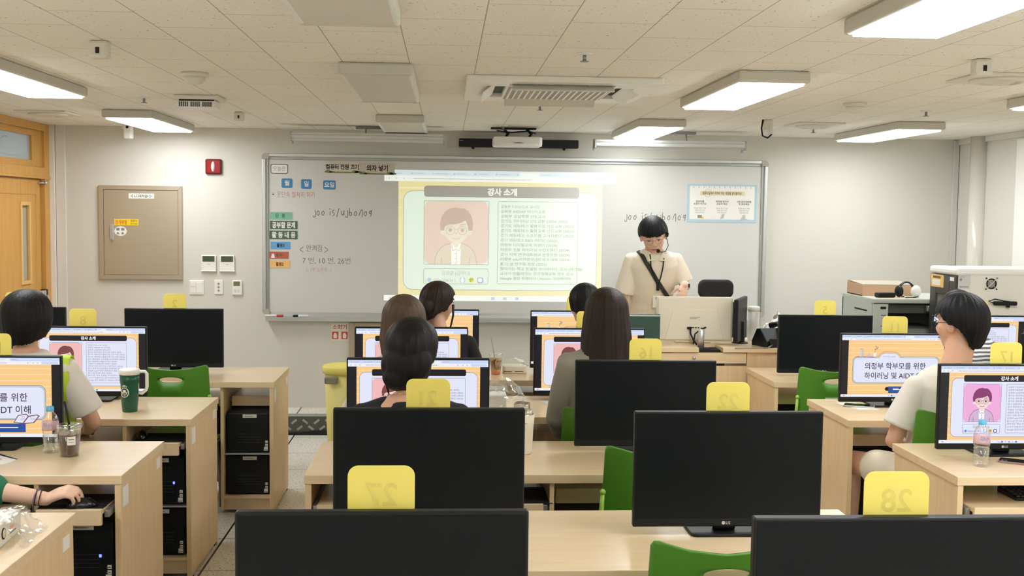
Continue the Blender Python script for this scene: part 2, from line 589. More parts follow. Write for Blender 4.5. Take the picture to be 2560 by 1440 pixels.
for i in range(60):
    for j in range(2):
        x = -2.9 + i * 0.088 + 0.044 * j
        rz.box(-0.026, 0.026, 8.644, 8.651, -0.009, 0.009, 0.004, mi=1, mtx=Matrix.Translation((x, 0, 0.055 + 0.05 * j)) @ Matrix.Rotation(R(38 if (i + j) % 2 else -38) * (1 if True else 1), 4, 'Y'))
rzo = struct(rz.build('trim_6', [mat('chequer_plate', (96, 96, 90), 0.45, metal=0.5), m_alud]))
struct(MB().prism([(-3.0, 0.0), (XR, 0.0), (XR, 0.004), (-0.6, 0.06), (-1.3, 0.012), (-3.0, 0.012)], 8.634, 8.642, 'y').build('trim_7', m_blackm))

# ------------------------------------------------------------------ ceiling lights
def panel_mesh(lit):
    W2, L2 = 0.165, 0.635
    fr = MB()
    fr.box(-W2, W2, -L2, -L2 + 0.035, -0.055, 0, 0.012, mi=0)
    fr.box(-W2, W2, L2 - 0.035, L2, -0.055, 0, 0.012, mi=0)
    fr.box(-W2, -W2 + 0.022, -L2 + 0.03, L2 - 0.03, -0.053, 0, 0.008, mi=1)
    fr.box(W2 - 0.022, W2, -L2 + 0.03, L2 - 0.03, -0.053, 0, 0.008, mi=1)
    d = MB().box(-W2 + 0.02, W2 - 0.02, -L2 + 0.033, L2 - 0.033, -0.064 if lit else -0.050, -0.005, 0.004 if lit else 0.0)  # lit diffuser dropped below its rim so its sides brighten the ceiling
    return fr, d
def lamp(x, y, lit, label):
    t = thing('ceiling_light', label, 'ceiling light', (x, y, ZC), 0, 'ceiling panel lights')
    fr, d = panel_mesh(lit)
    fr.build('frame', [m_rim, m_rim if lit else m_rimlight], t)
    d.build('diffuser', m_lamp if lit else m_lampoff, t)
    return t
for y, lb in ((8.15, 'lit ceiling panel above the doorway corner, beside the door transom'), (5.58, 'lit ceiling panel cut by the frame edge on the door side, nearer one'), (3.0, 'lit ceiling panel on the door side, outside the view'), (0.5, 'lit ceiling panel on the door side, behind the viewpoint'), (-1.6, 'lit ceiling panel on the door side, by the back wall')):
    lamp(-2.13, y, True, lb)
for y, lb in ((8.15, 'lit ceiling panel nearest the whiteboard, beside the projector'), (5.57, 'lit ceiling panel beside the air conditioner, in the middle distance'), (3.0, 'lit ceiling panel cut by the top edge, nearest the viewer'), (0.5, 'lit ceiling panel in the teacher side row, behind the viewpoint'), (-1.6, 'lit ceiling panel in the teacher side row, by the back wall')):
    lamp(1.475, y, True, lb)
for y, lb in ((8.0, 'lit ceiling panel above the white charging cabinet, near the corner pipe'), (5.3, 'lit ceiling panel of which only a tip shows at the window side'), (2.7, 'lit ceiling panel on the window side, outside the view'), (0.4, 'lit ceiling panel on the window side, behind the viewpoint'), (-1.6, 'lit ceiling panel on the window side, by the back wall')):
    lamp(3.23, y, True, lb)
for y, lb in ((8.17, 'unlit ceiling panel nearest the whiteboard'), (5.57, 'unlit ceiling panel whole in view, middle one of its row'), (3.05, 'unlit ceiling panel cut by the top edge of the picture')):
    lamp(-0.32, y, False, lb)

# ------------------------------------------------------------------ air conditioner cassette
ac = thing('air_conditioner', 'white four-way ceiling cassette air conditioner with open flaps', 'air conditioner', (0.565, 5.77, ZC))
b = MB()
h = 0.475
for a in ((-h, h, -h, -0.36), (-h, h, 0.36, h), (-h, -0.36, -0.36, 0.36), (0.36, h, -0.36, 0.36)):
    b.box(*a, -0.03, 0, 0.006)
b.box(-0.275, 0.275, -0.275, 0.275, -0.032, -0.003, 0.006)
for sx in (-1, 1):
    for sy in (-1, 1):
        b.box(min(sx * 0.26, sx * 0.37), max(sx * 0.26, sx * 0.37), min(sy * 0.26, sy * 0.37), max(sy * 0.26, sy * 0.37), -0.03, 0, 0.003)
b.build('panel', m_white, ac)
MB().box(-0.35, 0.35, -0.35, 0.35, -0.006, -0.001).build('outlet_cavity', mat('dark_green_cavity', (66, 82, 62), 0.7), ac)
b = MB()
for i in range(17):
    x = -0.245 + i * 0.0306
    b.box(x - 0.005, x + 0.005, -0.25, 0.25, -0.04, -0.031, 0.002)
b.build('intake_grille', m_white, ac)
MB().box(-0.26, 0.26, -0.26, 0.26, -0.036, -0.032).build('intake_filter', mat('filter_grey', (176, 172, 160), 0.7), ac)
for k in range(4):
    f = MB().box(-0.25, 0.25, -0.004, 0.004, -0.080, 0.0, 0.003)
    for q in (-0.13, 0.0, 0.13):
        f.box(q - 0.004, q + 0.004, -0.02, 0.0, -0.04, -0.0, 0.001)
    o = f.build('flap', mat('flap_plastic', (214, 210, 198), 0.45) if k % 2 == 0 else m_white, ac)
    o.rotation_euler = Euler((R(-52), 0, R(90 * k)), 'XYZ')
    o.location = Matrix.Rotation(R(90 * k), 3, 'Z') @ Vector((0, -0.325, -0.012))

# ------------------------------------------------------------------ small things on the ceiling
def on_ceiling(name, label, cat, x, y, parts, group=None):
    t = thing(name, label, cat, (x, y, ZC), 0, group)
    for pn_, mb_, mm in parts:
        mb_.build(pn_, mm, t)
    return t
def sensor_box(x, y, label, s=1.0):
    b_ = MB().box(-0.038 * s, 0.038 * s, -0.03 * s, 0.03 * s, -0.07 * s, 0, 0.012 * s)
    e_ = MB().box(-0.007 * s, 0.007 * s, -0.034 * s, -0.028 * s, -0.052 * s, -0.028 * s, 0.001)
    on_ceiling('ceiling_sensor', label, 'sensor', x, y, (('body', b_, m_offw), ('lens', e_, m_dark)), 'ceiling sensors')
sensor_box(-1.37, 4.48, 'white box sensor nearest on the door side of the ceiling')
sensor_box(-1.40, 7.57, 'small white box sensor beyond the ceiling access point', 0.85)
sensor_box(2.20, 4.47, 'white box sensor on the window side, near the round vent')
def detector(x, y, label):
    on_ceiling('smoke_detector', label, 'smoke detector', x, y, (('base', MB().lathe([(0.066, 0), (0.066, -0.018), (0.058, -0.022)], seg=28), m_offw), ('dome', MB().lathe([(0.052, -0.02), (0.05, -0.034), (0.036, -0.052), (0.012, -0.058), (0, -0.058)], seg=28), m_offw)), 'smoke detectors')
detector(-1.22, 5.45, 'round white smoke detector before the ceiling access point')
detector(2.35, 6.28, 'round white smoke detector between the lit panels on the window side')
def sprinkler(x, y, label):
    c_ = MB().lathe([(0.035, 0), (0.034, -0.004), (0.02, -0.008), (0, -0.008)], seg=20)
    d_ = MB().lathe([(0.008, -0.004), (0.008, -0.03), (0.0, -0.03)], seg=10).lathe([(0.0, -0.03), (0.018, -0.032), (0.018, -0.035), (0, -0.035)], seg=14)
    on_ceiling('sprinkler_head', label, 'sprinkler', x, y, (('escutcheon', c_, m_white), ('deflector', d_, m_grey)), 'sprinkler heads')
sprinkler(0.56, 4.54, 'sprinkler head nearer than the air conditioner')
sprinkler(0.56, 6.71, 'sprinkler head just beyond the air conditioner')
sprinkler(-1.79, 6.68, 'sprinkler head on the door side of the ceiling')
sprinkler(2.93, 6.64, 'sprinkler head before the far lit panel on the window side')
sprinkler(0.42, 8.32, 'sprinkler head above the projector')
sprinkler(2.72, 8.1, 'sprinkler head beside the round diffuser by the front wall')
def diffuser(x, y, label, s=1.0):
    on_ceiling('air_diffuser', label, 'air vent', x, y, (('plate', MB().box(-0.17 * s, 0.17 * s, -0.17 * s, 0.17 * s, -0.012, 0, 0.004), m_offw), ('cone', MB().lathe([(0.13 * s, -0.012), (0.12 * s, -0.022), (0.085 * s, -0.03), (0.08 * s, -0.018), (0.04 * s, -0.034), (0, -0.036)], seg=32), m_offw)), 'round ceiling air vents')
diffuser(2.60, 7.73, 'round air diffuser on square plate near the front wall')
diffuser(2.56, 5.02, 'round air diffuser on square plate at the window side', 1.05)
diffuser(-2.76, 7.86, 'faint round air diffuser in the ceiling above the door')
ap = thing('access_point', 'white slotted wireless unit hung under the ceiling by the door side', 'access point', (-1.44, 6.58, ZC))
MB().box(-0.13, 0.13, -0.11, 0.11, -0.028, 0, 0.008).build('base', m_offw, ap)
MB().box(-0.105, 0.105, -0.10, 0.04, -0.075, -0.03, 0.006).build('body', m_white, ap)
b = MB()
for i in range(18):
    if i % 6 != 5:
        b.box(-0.1 + i * 0.0112, -0.095 + i * 0.0112, -0.103, -0.099, -0.068, -0.04)
b.build('slot', m_dark, ap)
MB().box(-0.1, 0.1, -0.104, -0.098, -0.036, -0.024, 0.002).build('cable', m_dark, ap)
cc = thing('cable_drop', 'white ceiling outlet with a looping black cable', 'cable outlet', (2.19, 7.47, ZC))
MB().box(-0.035, 0.03, -0.03, 0.03, -0.07, 0, 0.008).box(0.0, 0.028, -0.034, 0.0, -0.1, -0.03, 0.006).build('body', m_offw, cc)
MB().tube([(-0.04, -0.02, 0), (-0.052, -0.03, -0.06), (-0.045, -0.035, -0.11), (-0.01, -0.035, -0.125), (0.02, -0.03, -0.1)], 0.006).build('cord', m_black, cc)
ws = thing('wall_sensor', 'white motion sensor under the ceiling above the metal panel door', 'sensor', (-2.49, 8.84, ZC))
MB().box(-0.045, 0.03, -0.02, 0.03, -0.04, 0, 0.006).box(-0.03, 0.035, -0.045, 0.02, -0.115, -0.005, 0.012).build('body', m_white, ws)
MB().box(-0.008, 0.012, -0.049, -0.044, -0.035, -0.015, 0.002).build('lens', m_dark, ws)

# ------------------------------------------------------------------ board lamps, projector, soundbar
def board_lamp(x0, x1, zc, label):
    t = thing('board_lamp', label, 'board lamp', ((x0 + x1) / 2, 8.6, ZC))
    L2 = (x1 - x0) / 2
    z0 = zc - ZC
    b_ = MB().prism([(-0.05, z0 + 0.03), (0.06, z0 + 0.035), (0.07, z0 - 0.03), (-0.035, z0 - 0.033), (-0.05, z0 - 0.012)], -L2, L2, 'x', bev=0.003)
    b_.box(-L2, L2, -0.056, -0.046, z0 + 0.008, z0 + 0.016, 0.003)
    b_.box(-L2, L2, -0.052, -0.042, z0 - 0.02, z0 - 0.012, 0.003)
    b_.build('housing', m_alu, t)
    for s_ in (-1, 1):
        e_ = MB().prism([(-0.055, z0 + 0.034), (0.064, z0 + 0.038), (0.074, z0 - 0.05), (0.05, z0 - 0.05), (0.05, z0 - 0.036), (-0.055, z0 - 0.034)], s_ * L2 - 0.006, s_ * L2 + 0.006, 'x')
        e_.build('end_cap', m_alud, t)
    r_ = MB()
    xa, xb = (-0.1, 0.28) if x0 < 0 else (-0.2, 0.22)
    r_.box(xa, xb, 0.05, 0.09, -0.02, 0, 0.004)
    for q in (xa + 0.08, xb - 0.08):
        r_.tube([(q, 0.06, -0.01), (q, 0.03, z0 + 0.03)], 0.006, 8)
    r_.build('hanger', m_grey, t)
    return t
board_lamp(-1.193, -0.024, 2.330, 'long aluminium board lamp left of the projector, above the handwritten notes')
board_lamp(1.152, 2.336, 2.312, 'long aluminium board lamp right of the projector, above the pinned poster')
pj = thing('projector', 'white short-throw projector on black ceiling arms above the whiteboard', 'projector', (0.537, 8.5, ZC))
b = MB().prism(rr(0.372, 0.26, 0.03, cx=0, cy=0.0), -0.148, -0.078, 'z', bev=0.012)
b.prism([(-0.18, -0.13)] + [(0.18 * math.cos(a), -0.13 - 0.03 * math.sin(a)) for a in [PI - PI * i / 12 for i in range(13)]] + [(0.18, -0.13)], -0.152, -0.13, 'z')
b.build('body', m_white, pj)
MB().prism(ell(0.047, 0.009, 16, cy=-0.133, a0=0, a1=PI), -0.145, -0.1385, 'y').build('lens_window', m_black, pj).location = (0, 0.0, 0.0)
b = MB().box(-0.2, 0.15, 0.02, 0.1, -0.012, 0, 0.002)
for q in (-0.1, 0.08):
    b.tube([(q, 0.06, -0.01), (q + 0.03, 0.0, -0.05), (q, -0.02, -0.09)], 0.011, 8)
b.tube([(-0.16, -0.05, -0.03), (-0.05, -0.06, -0.045), (0.08, -0.05, -0.03), (0.14, -0.06, -0.05)], 0.006, 6)
b.build('mount_arm', m_black, pj)
sb = thing('soundbar', 'black soundbar mounted behind the projector', 'speaker', (0.58, 8.97, 2.326))
MB().box(-0.485, 0.485, -0.045, 0.04, -0.033, 0.033, 0.008).build('body', mat('speaker_cloth', (20, 22, 30), 0.8), sb)
MB().box(-0.482, -0.482 + 0.03, -0.0465, -0.044, 0.012, 0.017).build('badge', m_grey, sb)
for q in (-0.37, 0.37):
    b = MB().lathe([(0.012, 0), (0.012, -0.012), (0.006, -0.02)], (q, 0, -0.03), 12)
    b.box(q - 0.02, q + 0.02, 0.035, 0.09, -0.02, 0.02)
    b.build('bracket', m_black, sb)

# ------------------------------------------------------------------ whiteboard
wb = thing('whiteboard', 'long wall whiteboard in an aluminium frame behind the teacher', 'whiteboard', (0.586, YF, 1.55))
BY = 9.03
BX0, BX1, BZ0, BZ1 = -1.487, 2.655, 0.915, 2.222
MB().box(BX0 + 0.03, BX1 - 0.03, BY, YF, BZ0, BZ1 - 0.03).build('surface', m_board, wb, world=True)
def rail(pts, x0, x1, axis):
    return MB().prism(pts, x0, x1, axis, bev=0.003)
b = MB()
b.box(BX0 + 0.05, BX1 - 0.05, 9.0, YF, BZ1 - 0.03, BZ1, 0.006)
b.box(BX0 + 0.05, BX1 - 0.05, 9.018, YF, BZ1 - 0.05, BZ1 - 0.028, 0.003, mi=1)
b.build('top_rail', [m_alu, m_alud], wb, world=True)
for a, c, d_, e_ in ((BX0, BX0 + 0.03, BX0 + 0.028, BX0 + 0.05), (BX1 - 0.03, BX1, BX1 - 0.05, BX1 - 0.028)):
    b = MB().box(a, c, 9.0, YF, BZ0 + 0.03, BZ1 - 0.045, 0.006)
    b.box(d_, e_, 9.018, YF, BZ0 + 0.02, BZ1 - 0.045, 0.003, mi=1)
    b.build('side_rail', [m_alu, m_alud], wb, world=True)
for sx, xx in ((-1, BX0), (1, BX1)):
    for zz, dz in ((BZ1, -1), (BZ0, 1)):
        b = MB().prism([(xx, zz + dz * 0.047)] + [(xx - sx * (0.035 - 0.035 * math.cos(t)), zz + dz * (0.035 - 0.035 * math.sin(t))) for t in [i * PI / 16 for i in range(9)]] + [(xx - sx * 0.055, zz), (xx - sx * 0.055, zz + dz * 0.047)], 8.995, YF, 'y')
        b.build('corner_cap', mat('corner_cap_plastic', (176, 172, 158), 0.5), wb, world=True)
b = MB().prism([(9.03, 0.935), (8.985, 0.905), (8.955, 0.9), (8.955, 0.868), (9.06, 0.868), (9.06, 0.935)], BX0 + 0.03, BX1 - 0.04, 'x', bev=0.003)
b.build('pen_tray', m_alu, wb, world=True)

# marker handwriting, drawn as strokes
def stroke(mb, pts, w_, fn, mi=0):
    P = []
    n = len(pts)
    for i in range(n - 1):               # Catmull-Rom
        p0, p1, p2, p3 = (Vector(pts[max(i - 1, 0)]), Vector(pts[i]), Vector(pts[i + 1]), Vector(pts[min(i + 2, n - 1)]))
        for k in range(5):
            t = k / 5
            P.append(0.5 * (2 * p1 + (p2 - p0) * t + (2 * p0 - 5 * p1 + 4 * p2 - p3) * t * t + (3 * p1 - p0 - 3 * p2 + p3) * t ** 3))
    P.append(Vector(pts[-1]))
    vs, fs = [], []
    for i, q in enumerate(P):
        t = (P[min(i + 1, len(P) - 1)] - P[max(i - 1, 0)])
        t = t.normalized() if t.length > 1e-9 else Vector((1, 0))
        nn = Vector((-t.y, t.x)) * w_ / 2
        vs += [fn(*(q + nn)), fn(*(q - nn))]
    for i in range(len(P) - 1):
        fs.append((2 * i, 2 * i + 1, 2 * i + 3, 2 * i + 2))
    mb.add(vs, fs, mi)
GL = {  # rough hand-drawn latin glyphs in a unit box
    'j': [[(.3, .9), (.35, .1), (.2, -.35), (-.1, -.3), (-.2, -.05)], [(.1, 1.25), (.14, 1.28)]],
    'o': [[(.4, .75), (.08, .5), (.1, .1), (.4, 0), (.62, .35), (.5, .7), (.36, .76)]],
    'c': [[(.5, .7), (.1, .6), (.08, .15), (.5, .05)]],
    '.': [[(.1, .05), (.15, .08)]],
    'i': [[(.2, .75), (.18, 0)], [(.0, 1.1), (.3, 1.12)]],
    's': [[(.6, .95), (.2, .85), (.15, .55), (.5, .35), (.45, .05), (.15, -.1)]],
    '/': [[(.5, 1.25), (.2, .5), (-.05, -.3)]],
    'u': [[(.05, .8), (.05, .2), (.35, .05), (.55, .4), (.6, .9), (.6, .1)]],
    'b': [[(.1, 1.3), (.08, .6), (.1, .05), (.5, .05), (.6, .4), (.35, .6), (.1, .4)]],
    'n': [[(0, 0), (.3, .7), (.6, 1.05), (.75, .9), (.72, -.3)]],
    'a': [[(.5, .7), (.1, .6), (.05, .15), (.35, .05), (.55, .5), (.5, .75), (.6, .05)]],
    '9': [[(.55, .8), (.15, .75), (.1, .45), (.4, .4), (.58, .75), (.5, .95), (.52, .3), (.4, -.15)]],
    '7': [[(0, .7), (.05, .95), (.6, .95), (.4, .4), (.3, -.1)]],
    '<': [[(.7, .9), (0, .45), (.7, 0)]], '>': [[(0, .9), (.75, .45), (0, 0)]],
}
def hand(mb, s, x, z, h_, adv, w_, y=BY - 0.0008, slant=0.0, mi=0):
    for ch in s:
        if ch in GL:
            for st in GL[ch]:
                stroke(mb, [(x + px * h_ * 0.75 + pz * h_ * slant, z + pz * h_) for px, pz in st], w_, lambda a, c: (a, y, c), mi)
        x += adv * (0.55 if ch in '.ij' else 0.9 if ch == '/' else 1.0) * h_
def bfn(x, z, y=BY - 0.0008):
    return lambda a, c: (x + a, y, z + c)
for hx_, hz_, hh_, ha_, hw_ in ((-1.075, 1.727, 0.046, 0.87, 0.0045), (1.475, 1.722, 0.048, 0.90, 0.004)):
    hw = MB()
    hand(hw, 'joo.is/ujbono9', hx_, hz_, hh_, ha_, hw_)
    hw.build('handwriting', [m_ink, m_inkr], wb, world=True)
hw = MB()
hand(hw, '<', -1.185, 1.425, 0.048, 1, 0.004)
hand(hw, '>', -0.99, 1.425, 0.048, 1, 0.004)
hw.text('안켜짐', 0.062, bfn(-1.135, 1.435), 0, -0.012, width=0.125)
hw.build('handwriting', [m_ink, m_inkr], wb, world=True)
hw = MB()
hw.text('7 번, 10 번, 26번', 0.062, bfn(-1.165, 1.335), 0, -0.015, width=0.385)
hw.build('handwriting', [m_ink, m_inkr], wb, world=True)
hw = MB()
hw.text('*', 0.06, bfn(-1.412, 1.865), 0, -0.01)
hw.text('문단속 철저히 하기', 0.052, bfn(-1.37, 1.872), 1, -0.01, width=0.30)
hw.build('handwriting', [m_ink, m_inkr], wb, world=True)
hw = MB()
hw.text('ㄴ 1번 노란색 ㅢ', 0.042, bfn(-1.135, 1.268), 1, -0.018, width=0.2)
hw.build('handwriting', [m_ink, m_inkr], wb, world=True)

# ------------------------------------------------------------------ slide drawing
class Canvas:
    """flat artwork: x to the right, y downwards, layers stacked towards the viewer"""
    def __init__(self, ox, oz, k, y0, mats):
        self.mb, self.ox, self.oz, self.k, self.y0 = MB(), ox, oz, k, y0
        self.names = list(mats)
        self.mats = [mats[n] for n in self.names]
        self.lay = 0
        self.bold = 0.0
    def P(self, x, y):
        return (self.ox + x * self.k, self.y0 - self.lay * 0.00025, self.oz - y * self.k)
    def poly(self, pts, c):
        if c is not None:
            self.mb.add([self.P(*p) for p in pts], [tuple(range(len(pts)))], self.names.index(c))
        return self
    def rect(self, x0, y0, x1, y1, c, r=0):
        return self.poly(rr(x1 - x0, y1 - y0, r, 6, (x0 + x1) / 2, (y0 + y1) / 2) if r else [(x0, y0), (x1, y0), (x1, y1), (x0, y1)], c)
    def ring(self, A, B, c):
        n = len(A)
        self.mb.add([self.P(*p) for p in A + B], [(i, (i + 1) % n, n + (i + 1) % n, n + i) for i in range(n)], self.names.index(c))
    def frame(self, x0, y0, x1, y1, r, t, c):
        self.ring(rr(x1 - x0, y1 - y0, r, 6, (x0 + x1) / 2, (y0 + y1) / 2), rr(x1 - x0 - 2 * t, y1 - y0 - 2 * t, max(r - t, .01), 6, (x0 + x1) / 2, (y0 + y1) / 2), c)
    def circ(self, x, y, r, c, ry=None, a0=0, a1=2 * PI):
        return self.poly(ell(r, ry or r, 24, x, y, a0, a1), c)
    def cring(self, x, y, r, t, c):
        self.ring(ell(r, r, 24, x, y), ell(r - t, r - t, 24, x, y), c)
    def line(self, pts, t, c):
        stroke(self.mb, pts, t, lambda a, b_: self.P(a, b_), self.names.index(c))
    def text(self, s, x, y, size, c, weight=0.0, align='L', width=None):
        self.mb.text(s, size, lambda a, b_: self.P(x + a, y - b_), self.names.index(c), weight, align, width=width)

def chrome(c):
    c.lay = 1
    c.rect(0, 0, 192, 4.6, 'tab')
    c.rect(0, 4.6, 192, 9.2, 'bar')
    c.rect(0, 103.5, 192, 108, 'bar')
    c.lay = 2
    c.rect(112, 1, 128, 4.6, 'bar', 0.8)
    rg = random.Random(11)
    for i in range(8):
        c.circ(5 + i * 17.5, 2.8, 0.8, 'grey')
        c.rect(7.5 + i * 17.5, 2.4, 7.5 + i * 17.5 + 5 + rg.random() * 5, 3.1, 'grey')
    for x in (4, 10, 16):
        c.circ(x, 6.9, 0.7, 'grey')
    x = 24
    while x < 118:
        wd = 2 + rg.random() * 5
        c.rect(x, 6.6, x + wd, 7.3, 'grey')
        x += wd + 0.6
    c.rect(168, 5.2, 190.5, 8.6, 'tab', 1.6)
    for x in (150, 157, 163):
        c.circ(x, 6.9, 0.7, 'grey')
    c.rect(4, 105, 7, 106.5, 'grey')
    for i in range(6):
        c.rect(84 + i * 5, 104.5, 87 + i * 5, 107, ('tab', 'blue', 'tab', 'grey', 'tab', 'blue')[i])
def backdrop(c):
    c.lay = 1
    c.rect(11.7, 9.2, 181, 103.5, 'bg')
    c.lay = 2
    for i in range(11):
        c.rect(11.7, 14 + i * 8.2, 181, 15.0 + i * 8.2, 'bg2')
LINES = ['교육부 T.O.U.C.H. 교사단', '교육부 AIEDAP 마스터교원', '교육부 교실혁명 선도교사', '경기도 하이러닝 선도교원 (2024, 2025)', '경기도 에듀테크 활용수업 선도교원 (2023)', '경기도 에듀테크 활용교육 선도교원 (2023)', '경기 에듀테크 소프트랩 교사지원단 (2022)', '경기 에듀테크 R&D 리더단 (2025)', '의정부 디지털교육 지원단 (2024)', '의정부 초등 하이러닝 수업지원단 (2024)', '경기 지역 연구네트워크 운영위원 (2024)', '의정부 edu지역연구네트워크 대표 (2024)', '훈.디.샘 연구회 회장 (2025)', '찾아가는 학교 컨설팅 코디네이터, 강사 (테크빌)', '교사가 만들어가는 경기미래교육 연수 강사', 'Google 공인 트레이너 / Notion 크리에이터']
WID = [32.5, 37, 37.5, 56, 61.5, 61.5, 61.5, 47.5, 47.5, 58, 58, 58.5, 39, 69, 61.5, 59]
def slide_intro(c):
    backdrop(c)
    chrome(c)
    c.lay = 3
    c.rect(15.6, 16.7, 177.2, 99.0, 'line', 8.2)
    c.lay = 4
    c.rect(16.1, 17.2, 176.7, 98.5, 'card', 7.8)
    c.lay = 5
    c.rect(32.7, 12.6, 161.5, 21.9, 'black', 2.5)
    c.frame(32.6, 24.7, 86.7, 77.9, 1.2, 0.45, 'line')
    c.rect(33.05, 25.15, 86.25, 77.45, 'photo', 6)
    c.frame(32.6, 80.9, 86.5, 94.0, 1.6, 0.45, 'line')
    c.frame(93.8, 24.7, 161, 93.6, 1.4, 0.45, 'line')
    c.lay = 6
    c.text('강사 소개', 97.3, 19.6, 6.4, 'white', 0.035, 'C', width=24.5)
    for i, (s, wd) in enumerate(zip(LINES, WID)):
        c.text(s, 96.2, 30.3 + i * 3.97, 3.0, 'ink', c.bold, width=wd)
    c.text('김성균 (김우디)', 59.5, 86.2, 3.9, 'ink', 0.0, 'C', width=23.5)
    c.text('(      www.tlab.kr )', 34.3, 92.0, 3.7, 'ink', 0.0, width=25)
    c.circ(37.6, 90.6, 1.8, 'blue')
    c.circ(65, 90.5, 2.6, 'blue')
    c.rect(69.8, 88.0, 75.0, 93.1, 'yellow', 0.8)
    c.circ(72.4, 90.3, 2.0, 'ink', 1.5)
    c.poly([(71.3, 91.2), (72.2, 91.7), (71.1, 92.8)], 'ink')
    c.rect(77.1, 88.0, 82.4, 93.1, 'navy', 1.7)
    c.lay = 7
    c.circ(79.75, 90.5, 1.7, 'white')
    c.circ(65, 90.5, 1.0, 'white', 2.5)
    c.rect(62.5, 90.3, 67.5, 90.7, 'white')
    # portrait
    c.lay = 6
    jac = [(41.8, 77.45), (43, 70), (46.5, 64.5), (50.5, 61.6), (55, 60.2), (63.8, 60.2), (68.5, 61.8), (72.3, 64.5), (75.4, 70), (76.8, 77.45)]
    c.poly(jac, 'jacket')
    c.circ(48.6, 50.6, 2.2, 'skin', 2.8)
    c.circ(70.6, 50.6, 2.2, 'skin', 2.8)
    c.lay = 7
    c.line(jac, 0.55, 'brown')
    c.poly([(55.2, 60.2), (63.6, 60.2), (62.9, 77.45), (55.8, 77.45)], 'white')
    hair = [(46.6, 49.5), (46.0, 44), (47.2, 38.5), (50.2, 33.8), (54.5, 31), (59.2, 30.3), (62.8, 31.2), (65.5, 31.0), (69, 33), (72.2, 37.5), (73.4, 43), (72.8, 49.5)]
    c.poly(hair, 'hair')
    c.lay = 8
    c.poly([(49.8, 46.5), (53, 44.6), (58, 44.4), (63, 43.2), (67, 41.3), (69.2, 45.8), (69.6, 50), (68.6, 54.6), (65.2, 58.4), (60, 60), (55, 58.6), (51, 55), (49.6, 50)], 'skin')
    c.poly([(55.2, 59.4), (63.6, 59.4), (59.4, 64)], 'skin')
    c.lay = 9
    for x in (54.6, 64.6):
        c.cring(x, 49.3, 3.9, 0.5, 'brown')
        c.circ(x, 49.2, 1.5, 'hair')
        c.line([(x - 2.4, 48.6), (x, 46.9), (x + 2.4, 48.6)], 0.4, 'brown')
    c.line([(58.4, 48.4), (60.8, 48.4)], 0.45, 'brown')
    c.line([(62.2, 44.9), (64.6, 44.2), (67.5, 44.4)], 0.7, 'hair')
    c.line([(59.6, 51), (59.6, 52.6)], 0.6, 'brown')
    c.line([(56.2, 55), (57.6, 56.2), (59.6, 56.5), (61.6, 56.2), (63, 55)], 0.5, 'brown')
    c.line([(55.4, 61.4), (57.0, 66), (59.2, 64.6)], 0.5, 'brown')
    c.line([(63.4, 61.4), (62.0, 66), (59.6, 64.6)], 0.5, 'brown')
    c.line([(59.8, 66), (59.9, 77.3)], 0.4, 'brown')
    for y in (68.5, 72.7, 76.6):
        c.circ(58.8, y, 0.5, 'brown')
    c.line([(47.4, 71.5), (47.8, 77.4)], 0.5, 'brown')
    c.line([(70.9, 71.5), (70.6, 77.4)], 0.5, 'brown')
    c.circ(150 + 22.5, 46.5, 0.35, 'grey')
def slide_title(c):
    backdrop(c)
    chrome(c)
    c.lay = 3
    c.rect(63, 29, 106, 60, 'line', 14)
    c.rect(19.5, 37.5, 173.2, 84.5, 'line', 8)
    c.lay = 4
    c.rect(63.6, 29.6, 105.4, 59, 'bg', 13.5)
    c.rect(20.2, 38.2, 172.5, 83.8, 'edge', 7.6)
    c.lay = 5
    c.rect(65.2, 31.4, 103.8, 59, 'line', 12.6)
    c.rect(21.4, 39.4, 171.3, 82.6, 'line', 7)
    c.lay = 6
    c.rect(65.6, 31.8, 103.4, 59, 'card', 12.3)
    c.rect(21.8, 39.8, 170.9, 82.2, 'card', 6.8)
    c.lay = 7
    c.text('하이러닝 AIDT', 84.5, 38.6, 3.4, 'ink', -0.01, 'C', width=22)
    c.text('의정부 학부모를 위한', 41, 58.4, 12.4, 'title', 0.012, width=108)
    c.text('하이러닝 및 AIDT 이해', 41, 75.2, 12.4, 'title', 0.012, width=112)
    c.rect(78, 90.5, 116, 97.2, 'black', 3.3)
    c.lay = 8
    c.text('김성균', 97, 95.2, 3.8, 'white', 0.02, 'C')
    # shelf with little things
    c.lay = 5
    c.line([(24, 38.4), (60, 38.4)], 0.8, 'brown')
    c.rect(31.5, 28.0, 35, 38, 'edge', 1)
    c.rect(35, 26.0, 38.5, 38, 'jacket', 1)
    c.line([(33, 24.5), (37, 24.5)], 0.6, 'brown')
    c.poly([(43, 38), (48, 31), (53, 38)], 'jacket')
    c.rect(56, 31, 60, 38, 'white', 1)
    c.line([(58, 31), (58.5, 27), (61, 22)], 0.5, 'brown')
    for x, y in ((60, 20), (63, 21.5), (62, 23.6), (59, 25)):
        c.circ(x, y, 1.4, 'line', 0.9)
    # open book and blue book by the lower corner
    c.lay = 8
    c.poly([(130, 88.5), (136, 78), (147, 76), (150, 79), (161, 77), (165, 79), (157, 89), (143, 90)], 'brown')
    c.lay = 9
    c.poly([(131.5, 87.6), (136.8, 79), (146.6, 77.2), (149, 79.6), (142.2, 88.6)], 'card')
    c.poly([(143.8, 88.8), (150.4, 80.2), (160.6, 78.3), (163, 79.4), (156, 88)], 'card')
    c.lay = 8
    c.rect(84, 89.5, 146, 101.5, 'navy', 0.6)
    c.lay = 9
    c.rect(92, 94.5, 136, 95.5, 'white')
    for y in (81, 83.2, 85):
        c.line([(139, y), (145, y - 1.1)], 0.4, 'brown')
        c.line([(152, y), (158.5, y - 1.1)], 0.4, 'brown')

